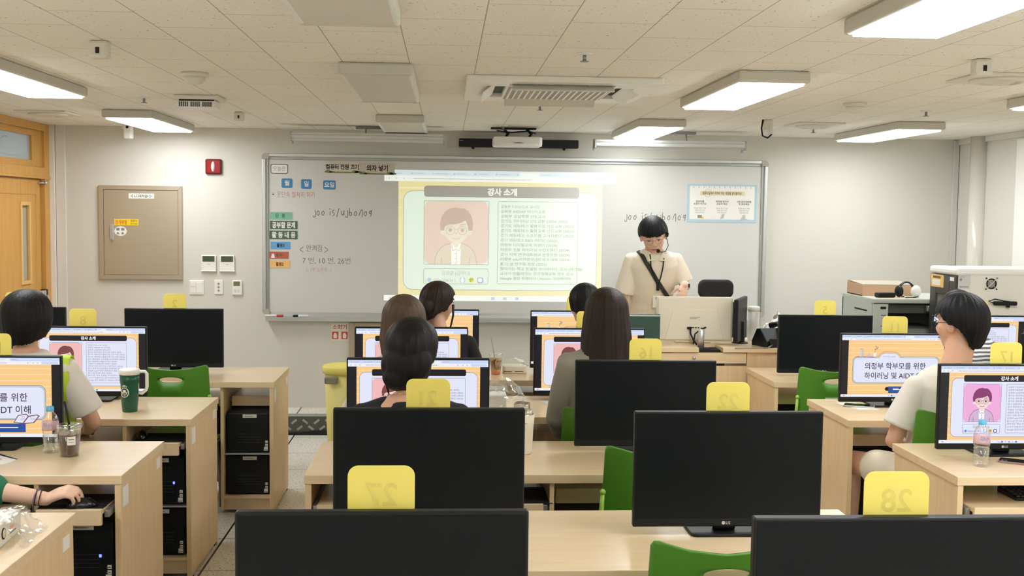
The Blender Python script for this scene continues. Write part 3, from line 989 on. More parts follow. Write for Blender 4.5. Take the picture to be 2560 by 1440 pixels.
def pal(pre, strength, base, **kw):
    return {k: (v if not isinstance(v, tuple) else emat(pre + '_' + k, v, strength, base)) for k, v in kw.items()}
PAL_MON = pal('display', 0.95, None, tab=(206, 220, 250), bar=(244, 244, 252), grey=(170, 176, 196), bg=(255, 208, 140), bg2=(255, 226, 182), line=(120, 136, 160), card=(232, 234, 255), black=(24, 20, 28), photo=(246, 190, 190), white=(255, 255, 255), ink=(96, 92, 120), title=(74, 60, 84), blue=(70, 150, 220), yellow=(246, 220, 60), navy=(40, 80, 160), jacket=(214, 196, 204), brown=(120, 76, 80), skin=(252, 226, 220), hair=(128, 70, 70), edge=(206, 222, 214), panel=m_screenoff)
PAL_PINK = dict(PAL_MON)
PAL_PINK.update(pal('display_pink', 0.95, None, photo=(244, 176, 226), hair=(140, 56, 112), jacket=(214, 184, 214), brown=(120, 60, 110)))
PAL_PROJ = pal('projected', 0.62, (212, 211, 205), tab=(196, 222, 236), bar=(236, 246, 240), grey=(150, 170, 176), bg=(222, 208, 110), bg2=(240, 232, 160), line=(70, 84, 66), card=(206, 234, 214), black=(0, 0, 0), photo=(214, 178, 160), white=(255, 255, 246), ink=(48, 56, 46), title=(60, 60, 60), blue=(110, 168, 214), yellow=(226, 224, 110), navy=(90, 108, 196), jacket=(206, 190, 156), brown=(150, 118, 96), skin=(226, 214, 190), hair=(160, 112, 88), edge=(190, 206, 190), panel=m_board)  # emission stands in for the projector's light on the board
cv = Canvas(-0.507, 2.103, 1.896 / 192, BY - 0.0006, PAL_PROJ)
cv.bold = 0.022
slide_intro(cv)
ps = cv.mb.build('projected_slide_glow', cv.mats)  # this sheet glows itself in place of light thrown by the projector
tag(ps, 'glowing sheet for the projected browser page with the instructor profile slide on the whiteboard', 'projected image')
def screen_mesh(fn, P, name):
    c = Canvas(-0.289, 0.378, 0.578 / 192, -0.0005, P)
    c.lay = 0
    c.rect(0, 0, 192, 108, 'black')
    fn(c)
    o = c.mb.build(name, c.mats)
    me = o.data
    bpy.data.objects.remove(o)
    return me
SCR = {'intro': screen_mesh(slide_intro, PAL_MON, 'screen'), 'title': screen_mesh(slide_title, PAL_MON, 'screen'), 'pink': screen_mesh(slide_intro, PAL_PINK, 'screen')}
_o = MB().box(-0.289, 0.289, -0.001, 0.0, 0.053, 0.378).build('screen', m_screenoff)
SCR['off'] = _o.data
bpy.data.objects.remove(_o)

# ------------------------------------------------------------------ cards and notices on the board
def card(name, label, cat, x0, z1, x1, z0, bg, txts, r=0.006, border=None, group=None, y=BY - 0.0006, t=0.002, extra=None):
    """flat card at its place on the wall; txts = (text, cx, cz, size, material, weight, width)"""
    cx, cz = (x0 + x1) / 2, (z0 + z1) / 2
    tt = thing(name, label, cat, (cx, y, cz), 0, group)
    MB().prism(rr(x1 - x0, z1 - z0, r), -t, 0, 'y').build('backing', bg, tt)
    yy = -t - 0.0004
    if border:
        q = MB()
        A, B = rr(x1 - x0 - 0.004, z1 - z0 - 0.004, r), rr(x1 - x0 - 0.014, z1 - z0 - 0.014, max(r - 0.004, 0.001))
        n = len(A)
        q.add([(a, yy, b_) for a, b_ in A + B], [(i, (i + 1) % n, n + (i + 1) % n, n + i) for i in range(n)])
        q.build('border', border, tt)
    if txts:
        q = MB()
        ms = []
        for s, tx, tz, sz, mm, wt, wd in txts:
            if mm not in ms:
                ms.append(mm)
            q.text(s, sz, lambda a, c, tx=tx, tz=tz: (tx - cx + a, yy - 0.0004, tz - cz + c), ms.index(mm), wt, 'C', width=wd)
        q.build('lettering', ms, tt)
    if extra:
        extra(tt, cx, cz, yy)
    return tt
c_blue = mat('card_blue', (62, 134, 190), 0.5, var=0.03)
c_dkgreen = mat('card_dark_green', (74, 104, 76), 0.5, var=0.03)
w_ink = m_paper
card('date_card', 'white magnet card with dark rounded outline reading the word today', 'magnet card', -1.423, 2.138, -1.279, 2.056, m_paper, [('오늘은', -1.351, 2.082, 0.042, m_grey, 0.0, 0.1)], 0.016, m_print)
for x0, x1, z1, z0, s, lb in ((-1.334, -1.247, 2.02, 1.944, '월', 'month'), (-1.177, -1.093, 2.016, 1.939, '일', 'day'), (-1.0, -0.9, 2.009, 1.936, '요일', 'weekday')):
    card('date_card', 'blue magnet card for the %s in the date row' % lb, 'magnet card', x0, z1, x1, z0, c_blue, [(s, (x0 + x1) / 2, (z0 + z1) / 2 - 0.016, 0.046, w_ink, 0.02, None)], 0.012, group='blue date cards')
def bush(tt, cx, cz, yy):
    q = MB()
    for x, rz_ in ((-0.115, 0.02), (-0.08, 0.012), (0.1, 0.02), (0.125, 0.016)):
        q.add([(x + a, yy - 0.001, -0.044 + c) for a, c in ell(0.03, rz_, 16, a0=0, a1=PI)], [tuple(range(17))])
    q.add([(a, yy - 0.0008, c) for a, c in ((-0.138, -0.046), (0.138, -0.046), (0.138, -0.036), (-0.138, -0.036))], [(0, 1, 2, 3)])
    q.build('bush_print', mat('bush_green', (120, 130, 78), 0.7), tt)
card('notice_strip', 'paper notice strip reminding to switch the computer off', 'notice', -0.984, 2.166, -0.704, 2.068, mat('strip_paper', (214, 206, 186), 0.6), [('컴퓨터 전원 끄기', -0.846, 2.103, 0.046, m_print, 0.03, 0.265)], 0.004, extra=bush, group='notice strips on the board top')
card('notice_strip', 'paper notice strip reminding to push the chair in', 'notice', -0.702, 2.156, -0.424, 2.060, mat('strip_paper_pink', (204, 194, 180), 0.6), [('의자 넣기', -0.564, 2.094, 0.052, m_print, 0.03, 0.171)], 0.004, extra=bush, group='notice strips on the board top')
card('lesson_magnet', 'pale green magnet strip, topmost of the lesson strips', 'magnet strip', -1.424, 1.748, -1.248, 1.688, mat('strip_mint', (130, 186, 158), 0.5), [('단   원', -1.345, 1.705, 0.036, mat('print_green', (30, 110, 80), 0.6), 0.025, 0.075)])
card('lesson_magnet', 'dark green magnet strip with white letters for the study question', 'magnet strip', -1.427, 1.677, -1.206, 1.610, c_dkgreen, [('공부할 문제', -1.317, 1.624, 0.052, w_ink, 0.035, 0.185)], 0.002)
card('lesson_magnet', 'dark green magnet strip with white letters for the activities', 'magnet strip', -1.431, 1.597, -1.206, 1.530, c_dkgreen, [('활 동 내 용', -1.318, 1.545, 0.052, w_ink, 0.035, 0.19)], 0.002)
card('lesson_magnet', 'sky blue magnet strip under the dark green strips', 'magnet strip', -1.421, 1.508, -1.264, 1.448, mat('strip_blue', (104, 166, 214), 0.5), [('활동3', -1.343, 1.466, 0.034, m_print, 0.03, 0.062)])
def bell(tt, cx, cz, yy):
    MB().add([(a, yy - 0.001, c) for a, c in ((-0.066, -0.022), (-0.034, -0.022), (-0.042, 0.012), (-0.058, 0.012))], [(0, 1, 2, 3)]).build('bell_print', m_paper, tt)
card('lesson_magnet', 'brick red magnet strip with a small white bell', 'magnet strip', -1.431, 1.427, -1.277, 1.37, mat('strip_red', (194, 96, 80), 0.5), [('활동1', -1.35, 1.387, 0.034, mat('print_olive', (116, 92, 60), 0.6), 0.03, 0.06)], 0.002, extra=bell)
card('lesson_magnet', 'orange yellow magnet strip, lowest of the lesson strips', 'magnet strip', -1.428, 1.356, -1.267, 1.295, mat('strip_orange', (240, 190, 116), 0.5), [('활동2', -1.35, 1.314, 0.034, mat('print_brown', (110, 62, 24), 0.6), 0.03, 0.062)])
def poster_extra(tt, cx, cz, yy):
    MB().prism(rr(0.545, 0.275, 0.004), yy - 0.0006, yy, 'y').build('sheet', m_paper, tt).location = (0.0, 0, 0.004)
    q = MB()
    yb = yy - 0.0014
    q.add([(a + 0.0, yb + 0.0002, c) for a, c in ((-0.185, 0.065), (0.19, 0.065), (0.19, 0.1), (-0.185, 0.1))], [(0, 1, 2, 3)], 0)
    q.text('컴퓨터실에서 지켜야 하는 예절을 알아볼까요?', 0.028, lambda a, c: (a, yb, 0.073 + c), 1, 0.012, 'C', width=0.33)
    stroke(q, [(-0.12 + 0.035 * math.cos(t), 0.083 + 0.028 * math.sin(t)) for t in [i * PI / 8 for i in range(17)]], 0.0025, lambda a, c: (a, yb - 0.0003, c), 2)
    for x, rows in ((-0.185, ('컴퓨터를', '소중히 여겨요')), (0.0, ('의자에 앉아서', '조용히 해요')), (0.185, ('수업이 끝나면 컴퓨터를', '꼭 종료해요'))):
        for i, s in enumerate(rows):
            q.text(s, 0.019, lambda a, c, x=x, i=i: (x + a, yb, 0.008 - i * 0.02 + c), 1, 0.008, 'C', width=0.12 if len(s) > 9 else None)
        for i in range(3):
            wl = (0.1, 0.085, 0.075)[i]
            q.text('화면을 깨끗이 써요', 0.013, lambda a, c, x=x, i=i: (x + a, yb, -0.045 - i * 0.018 + c), 3, 0.0, 'C', width=wl)
    q.add([(-0.185 + a, yb, -0.11 + c) for a, c in rr(0.036, 0.026, 0.004)], [tuple(range(24))], 3)
    q.add([(-0.166 + a, yb - 0.0003, -0.112 + c) for a, c in ((-0.012, -0.016), (0.014, -0.016), (0.01, 0.004))], [(0, 1, 2)], 4)
    q.add([(0.004 + a, yb, -0.11 + c) for a, c in ((-0.02, -0.02), (0.012, -0.012), (0.02, 0.024), (-0.004, 0.02))], [(0, 1, 2, 3)], 5)
    q.add([(0.187 + a, yb, -0.113 + c) for a, c in ((-0.03, -0.02), (0.03, -0.02), (0.03, -0.015), (0.012, -0.01), (0.012, 0.02), (-0.012, 0.02), (-0.02, -0.004))], [tuple(range(7))], 5)
    for i in range(12):
        q.add([(-0.24 + i * 0.0436 + a, yb, 0.131 + c) for a, c in ell(0.005, 0.007, 10)], [tuple(range(10))], 5)
    q.build('print', [mat('poster_highlight', (228, 216, 178), 0.7), m_print, mat('poster_orange', (220, 160, 110), 0.7), m_grey, mat('poster_yellow', (240, 200, 60), 0.7), mat('poster_grey', (196, 194, 186), 0.7)], tt)
card('rules_poster', 'white computer room rules poster with a pale blue edge pinned on the board', 'poster', 1.987, 2.022, 2.571, 1.706, mat('poster_blue', (178, 204, 218), 0.6), [], 0.004, extra=poster_extra)
for x0, x1, cm, lb in ((-1.458, -1.313, mat('marker_cap_red', (196, 60, 60), 0.4), 'white marker with a red cap on the board tray'), (-1.236, -1.113, m_black, 'white marker with a black cap on the board tray')):
    t = thing('marker_pen', lb, 'marker', ((x0 + x1) / 2, 8.972, 0.911), 0, 'markers on the board tray')
    L_ = x1 - x0
    sgn = 1 if 'red' in lb else -1
    MB().tube([(-L_ / 2 * sgn, 0, 0), (0.02 * sgn, 0, 0)], 0.0085, 12).build('barrel', m_white, t)
    MB().tube([(0.02 * sgn, 0, 0), (L_ / 2 * sgn, 0, 0)], 0.0092, 12).build('cap', cm, t)

# ------------------------------------------------------------------ things on the front wall, door side
pb = thing('panel_cabinet', 'bronze steel electric panel door in the wall beside the door', 'electric panel', (-2.457, YF, 1.57))
b = MB()
x0, x1, z0, z1 = -2.786, -2.130, 1.192, 1.947
for q in ([(x0, z0), (x0 + 0.035, z0 + 0.035), (x0 + 0.035, z1 - 0.035), (x0, z1)], [(x0, z1), (x0 + 0.035, z1 - 0.035), (x1 - 0.03, z1 - 0.035), (x1, z1)], [(x1, z1), (x1 - 0.03, z1 - 0.035), (x1 - 0.03, z0 + 0.035), (x1, z0)], [(x1, z0), (x1 - 0.03, z0 + 0.035), (x0 + 0.035, z0 + 0.035), (x0, z0)]):
    b.prism(q, 9.028, YF, 'y', bev=0.002)
b.build('frame', m_steel, pb, world=True)
MB().box(x0 + 0.037, x1 - 0.032, 9.034, YF - 0.001, z0 + 0.037, z1 - 0.037, 0.002).build('door_panel', m_steel, pb, world=True)
MB().box(-2.699, -2.668, 9.022, 9.034, 1.514, 1.633, 0.004, mi=0).box(-2.678, -2.668, 9.01, 9.024, 1.505, 1.625, 0.003).build('handle', m_alu, pb, world=True)
MB().box(-2.55, -2.349, 9.031, 9.034, 1.842, 1.883, 0.001).text('◁ L-다목적실5 ▷', 0.026, lambda a, c: (-2.45 + a, 9.0305, 1.853 + c), 1, 0.02, 'C', width=0.17).build('name_label', [m_paper, m_print], pb, world=True)
MB().box(-2.666, -2.474, 9.031, 9.034, 1.626, 1.678, 0.001).text('전기위험', 0.036, lambda a, c: (-2.612 + a, 9.0305, 1.638 + c), 1, 0.02, 'C', width=0.09).text('취급주의', 0.02, lambda a, c: (-2.51 + a, 9.0305, 1.655 + c), 2, 0.01, 'C', width=0.05).text('관계자외 출입금지', 0.014, lambda a, c: (-2.51 + a, 9.0305, 1.635 + c), 2, 0.01, 'C', width=0.058).build('danger_label', [mat('label_yellow', (242, 206, 40), 0.5), mat('print_red', (206, 70, 40), 0.6), mat('print_dkgreen', (70, 90, 30), 0.6)], pb, world=True)
q = MB().prism(ell(0.05, 0.04, 12, -2.617, 1.580), 9.031, 9.034, 'y')
for dx, dz in ((-0.02, 0.014), (0.018, 0.014), (-0.02, -0.016), (0.018, -0.016)):
    q.add([(-2.617 + dx + a, 9.0305, 1.58 + dz + c) for a, c in ((-0.013, -0.009), (0.013, -0.009), (0.0 if dz < 0 else 0.013, 0.011), (-0.004 if dz < 0 else -0.013, 0.011))], [(0, 1, 2, 3)], 1)
q.build('round_sticker', [m_paper, m_grey], pb, world=True)
fa = thing('alarm_light', 'red square fire alarm light on the wall above the panel door', 'alarm light', (-1.878, YF, 2.107))
MB().box(-0.065, 0.065, -0.03, 0, -0.062, 0.062, 0.012).build('bezel', mat('dark_red_plastic', (70, 22, 24), 0.3), fa)
MB().box(-0.055, 0.055, -0.036, -0.028, -0.052, 0.052, 0.01).build('lens', mat('alarm_red', (150, 16, 26), 0.15, coat=0.6), fa)
MB().ball((0, -0.036, 0.0), (0.016, 0.02, 0.042)).build('bulb', mat('bulb_white', (240, 214, 210), 0.2), fa)
for x0, lb in ((-1.983, 'white thermostat with dark display, nearer the door'), (-1.835, 'white thermostat with dark display, nearer the whiteboard')):
    t = thing('thermostat', lb, 'thermostat', (x0 + 0.06, YF, 1.328), 0, 'thermostats on the wall')
    MB().box(-0.06, 0.06, -0.018, 0, -0.066, 0.066, 0.006).box(-0.062, 0.062, -0.024, -0.002, -0.068, -0.058, 0.003).build('case', m_white, t)
    MB().box(-0.048, 0.048, -0.0205, -0.017, 0.012, 0.058, 0.002).box(-0.014, 0.014, -0.019, -0.0175, -0.012, -0.009, mi=1).build('display', [mat('lcd_green', (70, 82, 58), 0.3), m_grey], t)
ls = thing('light_switch', 'white three-gang light switch plate on the wall', 'light switch', (-2.022, YF, 1.129))
MB().box(-0.058, 0.058, -0.01, 0, -0.06, 0.06, 0.005).build('plate', m_white, ls)
for x0, x1, z0, z1 in ((-0.048, -0.006, -0.045, 0.0), (-0.048, -0.006, 0.005, 0.045), (0.0, 0.048, -0.045, 0.045)):
    MB().box(x0, x1, -0.014, -0.009, z0, z1, 0.003).build('rocker', m_white, ls)
ol = thing('wall_socket', 'white wall plate with three small jacks', 'wall plate', (-1.845, YF, 1.133))
MB().box(-0.035, 0.035, -0.01, 0, -0.06, 0.06, 0.005).build('plate', m_white, ol)
for z in (0.028, 0.0, -0.028):
    MB().box(-0.008, 0.008, -0.012, -0.009, z - 0.008, z + 0.008, 0.002).build('jack', m_grey, ol)
rm = thing('wall_remote', 'white wall controller with a small green display', 'wall controller', (-1.696, YF, 1.131))
MB().box(-0.04, 0.04, -0.02, 0, -0.06, 0.06, 0.005).build('case', m_white, rm)
MB().box(-0.028, 0.024, -0.0225, -0.019, 0.014, 0.05, 0.002).build('display', mat('lcd_olive', (112, 116, 84), 0.3), rm)
for x in (-0.022, 0.004):
    MB().box(x, x + 0.016, -0.0225, -0.019, -0.036, -0.012, 0.002).build('button', m_offw, rm)
hy = thing('hydrant_cabinet', 'stainless fire hydrant cabinet low on the wall under the whiteboard', 'hydrant cabinet', (-0.39, YF, 0.5))
b = MB()
for a in ((-0.40, -0.355, -0.35, 0.35), (0.355, 0.40, -0.35, 0.35), (-0.355, 0.355, 0.305, 0.35), (-0.355, 0.355, -0.35, -0.305)):
    b.box(a[0], a[1], -0.03, 0, a[2], a[3], 0.004)
b.build('frame', m_steel, hy)
MB().box(-0.355, 0.355, -0.02, -0.001, -0.305, 0.305).build('door_panel', mat('cabinet_face', (120, 116, 106), 0.4, metal=0.4), hy)
MB().box(-0.3, -0.26, -0.03, -0.019, -0.05, 0.05, 0.004).build('handle', m_alu, hy)
def ext_arrows(tt, cx, cz, yy):
    q = MB()
    for dx in (-0.038, 0.038):
        q.add([(dx + a, yy - 0.0006, -0.03 + c) for a, c in rr(0.052, 0.062, 0.004)], [tuple(range(24))], 0)
        q.add([(dx + a, yy - 0.001, -0.03 + c) for a, c in ((-0.012, -0.024), (0.012, -0.024), (0.016, 0.0), (0.006, 0.02), (-0.006, 0.02), (-0.016, 0.0))], [tuple(range(6))], 1)
    q.add([(a, yy - 0.0014, c) for a, c in ((-0.006, 0.0), (0.006, 0.0), (0.006, -0.036), (0.016, -0.036), (0.0, -0.062), (-0.016, -0.036), (-0.006, -0.036))], [(0, 1, 2, 6), (3, 4, 5), (2, 3, 5, 6)], 1)
    q.build('pictogram', [mat('sign_red', (214, 84, 62), 0.5), m_paper], tt)
card('extinguisher_sign', 'white and red fire extinguisher sign on the wall by the hydrant cabinet', 'sign', -0.938, 0.845, -0.795, 0.702, mat('sign_paper', (236, 226, 214), 0.6), [('소화기', -0.868, 0.795, 0.044, mat('sign_print', (150, 50, 36), 0.6), 0.01, 0.115)], 0.004, extra=ext_arrows, y=YF)
# ------------------------------------------------------------------ desks
DD = 0.62
m_side = m_woodv
def desk(x0, x1, y0, label, dividers=(), trays=(), bays=(), notches=(), stickers=()):
    t = thing('computer_desk', label, 'desk', ((x0 + x1) / 2, y0 + DD / 2, 0), 0, 'maple computer desks')
    y1 = y0 + DD
    out = [(x0, y0), (x1, y0), (x1, y1)]
    for nx in sorted(notches, reverse=True):
        out += [(nx + 0.19, y1), (nx + 0.12, y1 - 0.11), (nx - 0.12, y1 - 0.11), (nx - 0.19, y1)]
    out += [(x0, y1)]
    MB().prism(out, HD - 0.034, HD, 'z', bev=0.002).build('desk_top', m_wood, t, world=True)
    for a, c in ((x0 + 0.004, x0 + 0.027), (x1 - 0.027, x1 - 0.004)):
        MB().box(a, c, y0 + 0.004, y1 - 0.02, 0.012, HD - 0.034, 0.0015).box(a + 0.002, c - 0.002, y0 + 0.02, y0 + 0.06, 0, 0.012, mi=1).box(a + 0.002, c - 0.002, y1 - 0.08, y1 - 0.04, 0, 0.012, mi=1).build('side_panel', [m_side, m_black], t, world=True)
    for d in dividers:
        MB().box(d - 0.009, d + 0.009, y0 + 0.012, y1 - 0.03, 0.02 if bays else 0.58, HD - 0.034, 0.001).build('divider', m_side, t, world=True)
    MB().box(x0 + 0.027, x1 - 0.027, y1 - 0.045, y1 - 0.03, 0.05, HD - 0.16, 0.001).build('back_panel', m_dark, t, world=True)  # dark brown colour paints in the shade under the desk
    for a, c, ex in trays:
        o = MB().box(a, c, y0 + 0.012 - ex, min(y0 + 0.40 - ex, y0 + DD - 0.06), 0.645, 0.66, 0.001).box(a, c, y0 - ex - 0.004, y0 + 0.014 - ex, 0.606, 0.666, 0.002).build('keyboard_tray', m_wood, t, world=True)
        for xx in (a - 0.018, c + 0.001):
            MB().box(xx, xx + 0.017, y0 + 0.03 - ex, y0 + DD - 0.08, 0.628, 0.655, 0.002).build('slide_rail', m_grey, o, world=True)
    for a, c in bays:
        MB().box(a, c, y0 + 0.01, y1 - 0.05, 0.09, 0.105, 0.001).box(a, c, y0 + 0.03, y0 + 0.045, 0.02, 0.09, 0.001).build('bay_floor', m_wood, t, world=True)
        MB().box(a, c, y0 + 0.02, y1 - 0.05, 0.345, 0.352, 0.0015).build('bay_shelf', m_alu, t, world=True)
    for sx, sy, sz, w_, h_ in stickers:
        MB().box(sx - 0.0008, sx + 0.0008, sy - w_ / 2, sy + w_ / 2, sz - h_ / 2, sz + h_ / 2).build('label_sticker', m_paper, t, world=True)
    return t
LX0, LX1 = -2.98, -1.195
def left_desk(row, x1, label):
    y0 = ROW[row]
    bx0, bx1 = x1 - (0.29 if row == 1 else 0.305), x1 - 0.027
    desk(x1 - 1.785, x1, y0, label, dividers=(bx0 - 0.009, bx0 - 0.74), trays=((bx0 + 0.018, bx1 - 0.026, -0.17 if row == 1 else 0.07 if row == 3 else 0.03), (bx0 - 0.70, bx0 - 0.035, 0.0)), bays=((bx0, bx1),), notches=(x1 - 0.63, x1 - 1.5), stickers=((x1 - 0.0032, y0 + 0.06, 0.685, 0.07, 0.075), (x1 - 0.0032, y0 + 0.53, 0.70, 0.06, 0.045)))
    return bx0, bx1
bays = {}
for row, x1, lb in ((1, -0.985, 'two-seat maple desk before the panel door wall, first row on the door side'), (2, LX1, 'maple desk with a white-handled green tumbler on it'), (3, LX1, 'maple desk with the iced coffee cup on it'), (4, LX1, 'maple desk carrying the plastic-wrapped white box')):
    bays[row] = left_desk(row, x1, lb)
CX0, CX1, CD = -0.525, 1.335, 0.41
for row, lb in ((1, 'maple desk in the middle block, first row before the whiteboard'), (2, 'maple desk in the middle block with the crumpled clear bag on it'), (3, 'maple desk in the middle block with the tall cream canister on it'), (4, 'maple desk in the middle block, empty bare top in the foreground'), (5, 'maple desk under the two nearest dark monitors')):
    y0 = ROW[row] + (0.1 if row == 1 else 0.06 if row == 2 else 0.0)
    desk(CX0, CX1, y0, lb, dividers=(CD,), trays=((CX0 + 0.05, CD - 0.035, 0.02), (CD + 0.035, CX1 - 0.05, -0.22)), notches=(CD - 0.5, CD + 0.45))
RX0 = 1.965
for row, lb in ((1, 'maple desk on the window side, first row beside the teacher lectern'), (2, 'maple desk on the window side where the person in the white shirt sits'), (3, 'maple desk on the window side with the water bottle on it')):
    y0 = ROW[row] + (0.06 if row == 1 else -0.02 if row == 2 else -0.05)
    desk(RX0, RX0 + 1.8, y0, lb, dividers=(RX0 + 0.90,), trays=((RX0 + 0.05, RX0 + 0.86, 0.04 if row == 3 else -0.2), (RX0 + 0.94, RX0 + 1.75, -0.05)), notches=(RX0 + 0.4, RX0 + 1.37))

# ------------------------------------------------------------------ computers in the desk bays
def computer():
    t = thing('computer_tower', 'x', 'computer')
    MB().box(-0.125, 0.125, 0.03, 0.42, 0, 0.238, 0.004).build('case', m_blackm, t)
    b_ = MB().box(-0.123, 0.123, 0.0, 0.03, 0.004, 0.234, 0.008)
    for z in (0.06, 0.075, 0.09, 0.11):
        b_.box(-0.06, 0.07, -0.002, 0.004, z, z + 0.003, mi=1)
    b_.box(-0.06, 0.06, -0.003, 0.004, 0.17, 0.182, 0.001)
    b_.build('front_panel', [m_black, mat('panel_groove', (50, 52, 54), 0.4)], t)
    for k, z in enumerate((0.012, 0.036, 0.056)):
        s_ = 0.022 if k == 0 else 0.015
        MB().box(0.114 - s_, 0.114, -0.0015, 0.001, z, z + s_, 0.0005).box(0.111 - s_, 0.111, -0.002, -0.0014, z + 0.004, z + 0.008, mi=1).build('badge_sticker', [m_paper, m_grey], t)
    MB().box(-0.03, 0.05, -0.0015, 0.001, 0.205, 0.225, 0.0005).box(-0.02, 0.03, -0.002, -0.0014, 0.212, 0.216, mi=1).build('asset_label', [m_offw, m_grey], t)
    return t
m_led = emat('blue_led', (70, 80, 255), 6)
pc0 = computer()
first = True
for row, x1 in ((1, -0.985), (2, LX1), (3, LX1)):
    bx0, bx1 = bays[row]
    for lev, z in (('lower', 0.105), ('upper', 0.352)):
        lb = {1: 'bay under the desk beside the aisle, first row', 2: 'bay under the desk with the green tumbler', 3: 'bay under the desk with the iced coffee cup'}[row]
        loc = ((bx0 + bx1) / 2 + (0.002 if row == 1 else 0), ROW[row] + 0.04, z + 0.0012)
        label = '%s black computer tower in the %s' % (lev, lb)
        if first:
            c = pc0
            c.location = loc
            first = False
        else:
            c = dup(pc0, loc)
        c['label'] = label
        c['group'] = 'computer towers in the desk bays'
        if lev == 'upper' and row != 1:
            MB().box(0.068, 0.078, -0.003, 0.001, 0.1, 0.112, 0.002).build('power_light', m_led, c)

# ------------------------------------------------------------------ monitors and number tags
def monitor():
    t = thing('monitor', 'x', 'monitor')
    b_ = MB().box(-0.295, 0.295, 0.0, 0.026, 0.026, 0.386, 0.004)
    b_.prism([(-0.2, 0.1), (0.2, 0.1), (0.2, 0.33), (-0.2, 0.33)], 0.026, 0.05, 'y', bev=0.008)
    b_.build('housing', m_black, t)
    o = bpy.data.objects.new('screen', SCR['off'])
    COL.objects.link(o)
    o.parent = t
    lg = MB()
    lg.add([(-0.012 + a, -0.0008, 0.0385 + c) for a, c in ell(0.0055, 0.0055, 16)], [tuple(range(16))])
    lg.text('LG', 0.012, lambda a, c: (-0.004 + a, -0.0008, 0.0345 + c), 0, 0.02)
    lg.build('logo', m_alu, t)
    MB().box(-0.035, 0.035, 0.03, 0.055, 0.008, 0.2, 0.006).build('stand_neck', m_black, t)
    MB().prism(rr(0.23, 0.17, 0.02, cy=0.06), 0.0, 0.009, 'z', bev=0.002).build('stand_base', m_black, t)
    return t
mon0 = monitor()
MONS = [  # number, x, y, screen, label, tag label
    (27, -0.123, 2.19, 'off', 'dark monitor nearest the viewer, below the tag reading 27', 'yellow number tag reading 27, seen from behind'),
    (28, 0.915, 2.13, 'off', 'dark monitor nearest the viewer, below the tag reading 28', 'yellow number tag reading 28, seen from behind'),
    (21, -0.047, 3.36, 'off', 'dark monitor behind the tag reading 27, below tag 21', 'yellow number tag reading 21, before the person with the black hair knot'),
    (22, 0.877, 3.31, 'off', 'dark monitor below the tag reading 22, above the bare desk', 'yellow number tag reading 22, seen from behind'),
    (15, -0.111, 4.53, 'intro', 'lit monitor faced by the person with the black hair knot', 'yellow number tag hidden behind the black hair knot'),
    (16, 0.833, 4.49, 'off', 'dark monitor below tag 16 that hides the person with long dark hair', 'yellow number tag reading 16, beside the long dark hair'),
    (9, -0.177, 5.76, 'intro', 'lit monitor faced by the person with the brown bob', 'yellow number tag hidden behind the brown bob'),
    (10, 0.762, 5.76, 'intro', 'lit monitor faced by the person with long dark hair', 'yellow number tag of which an edge shows beside the long dark hair'),
    (3, -0.087, 6.83, 'title', 'lit monitor faced by the person in black in the first row', 'yellow number tag hidden behind the tied dark hair'),
    (4, 0.823, 6.80, 'title', 'lit monitor before the lectern with a cursor mark by its edge', 'yellow number tag half hidden by the short black hair in the first row'),
    (2, -1.648, 6.76, 'off', 'dark monitor below the tag reading 2', 'yellow number tag reading 2 under the thermostats'),
    (8, -1.823, 5.70, 'intro', 'lit monitor behind the green tumbler, below tag 8', 'yellow number tag reading 8 before the door wall'),
    (14, -1.857, 4.55, 'title', 'lit title slide monitor cut by the picture edge, above the coffee desk', 'yellow number tag cut by the picture edge on the door side'),
    (1, -2.60, 6.80, 'off', 'dark monitor half hidden by the black-haired person in the corner by the door', 'yellow number tag hidden by the black hair near the door'),
    (5, 2.340, 6.62, 'off', 'dark monitor below the tag reading 5', 'yellow number tag reading 5 before the blank wall'),
    (11, 2.350, 5.58, 'title', 'lit title slide monitor faced by the person in the white shirt', 'yellow number tag reading 11 before the network rack'),
    (17, 2.345, 4.42, 'pink', 'lit monitor with a magenta portrait behind the water bottle', 'yellow number tag reading 17 at the neck of the person in white'),
    (6, 3.327, 6.66, 'intro', 'lit monitor behind the head of the person in the white shirt', 'yellow number tag hidden by the head of the person in white'),
    (12, 3.345, 5.62, 'off', 'dark monitor of which only an edge shows beside the striped shirt', 'yellow number tag outside the view beside the striped shirt'),
]
def tag_mesh():
    b_ = MB().prism(rr(0.136, 0.13, 0.022, 6, 0, 0.065), -0.0015, 0.0015, 'y', bev=0.0006)
    return b_
tag0 = None
TAGM = None
for i, (n, x, y, sc, lb, tl) in enumerate(MONS):
    c = mon0 if i == 0 else dup(mon0, (0, 0, 0))
    c.location = (x, y, HD)
    c['label'] = lb
    c['group'] = 'desktop monitors'
    setmesh(c, 'screen', SCR[sc])
    t = thing('number_tag', tl, 'number tag', (x + {27: -0.005, 21: -0.005, 16: 0.0, 8: -0.03, 22: 0.0, 28: 0.005, 14: 0.02}.get(n, 0.0), y + 0.0280, HD + 0.386 - 0.042), 0, 'yellow seat number tags')
    if TAGM is None:
        TAGM = tag_mesh().build('plate', m_tag, t).data
    else:
        o = bpy.data.objects.new('plate', TAGM)
        COL.objects.link(o)
        o.parent = t
    q = MB().text(str(n), 0.066, lambda a, c_: ((a if n == 8 else -a), -0.0019, 0.048 + c_), 0, 0.012, 'C')
    q.build('number', m_tagn, t)

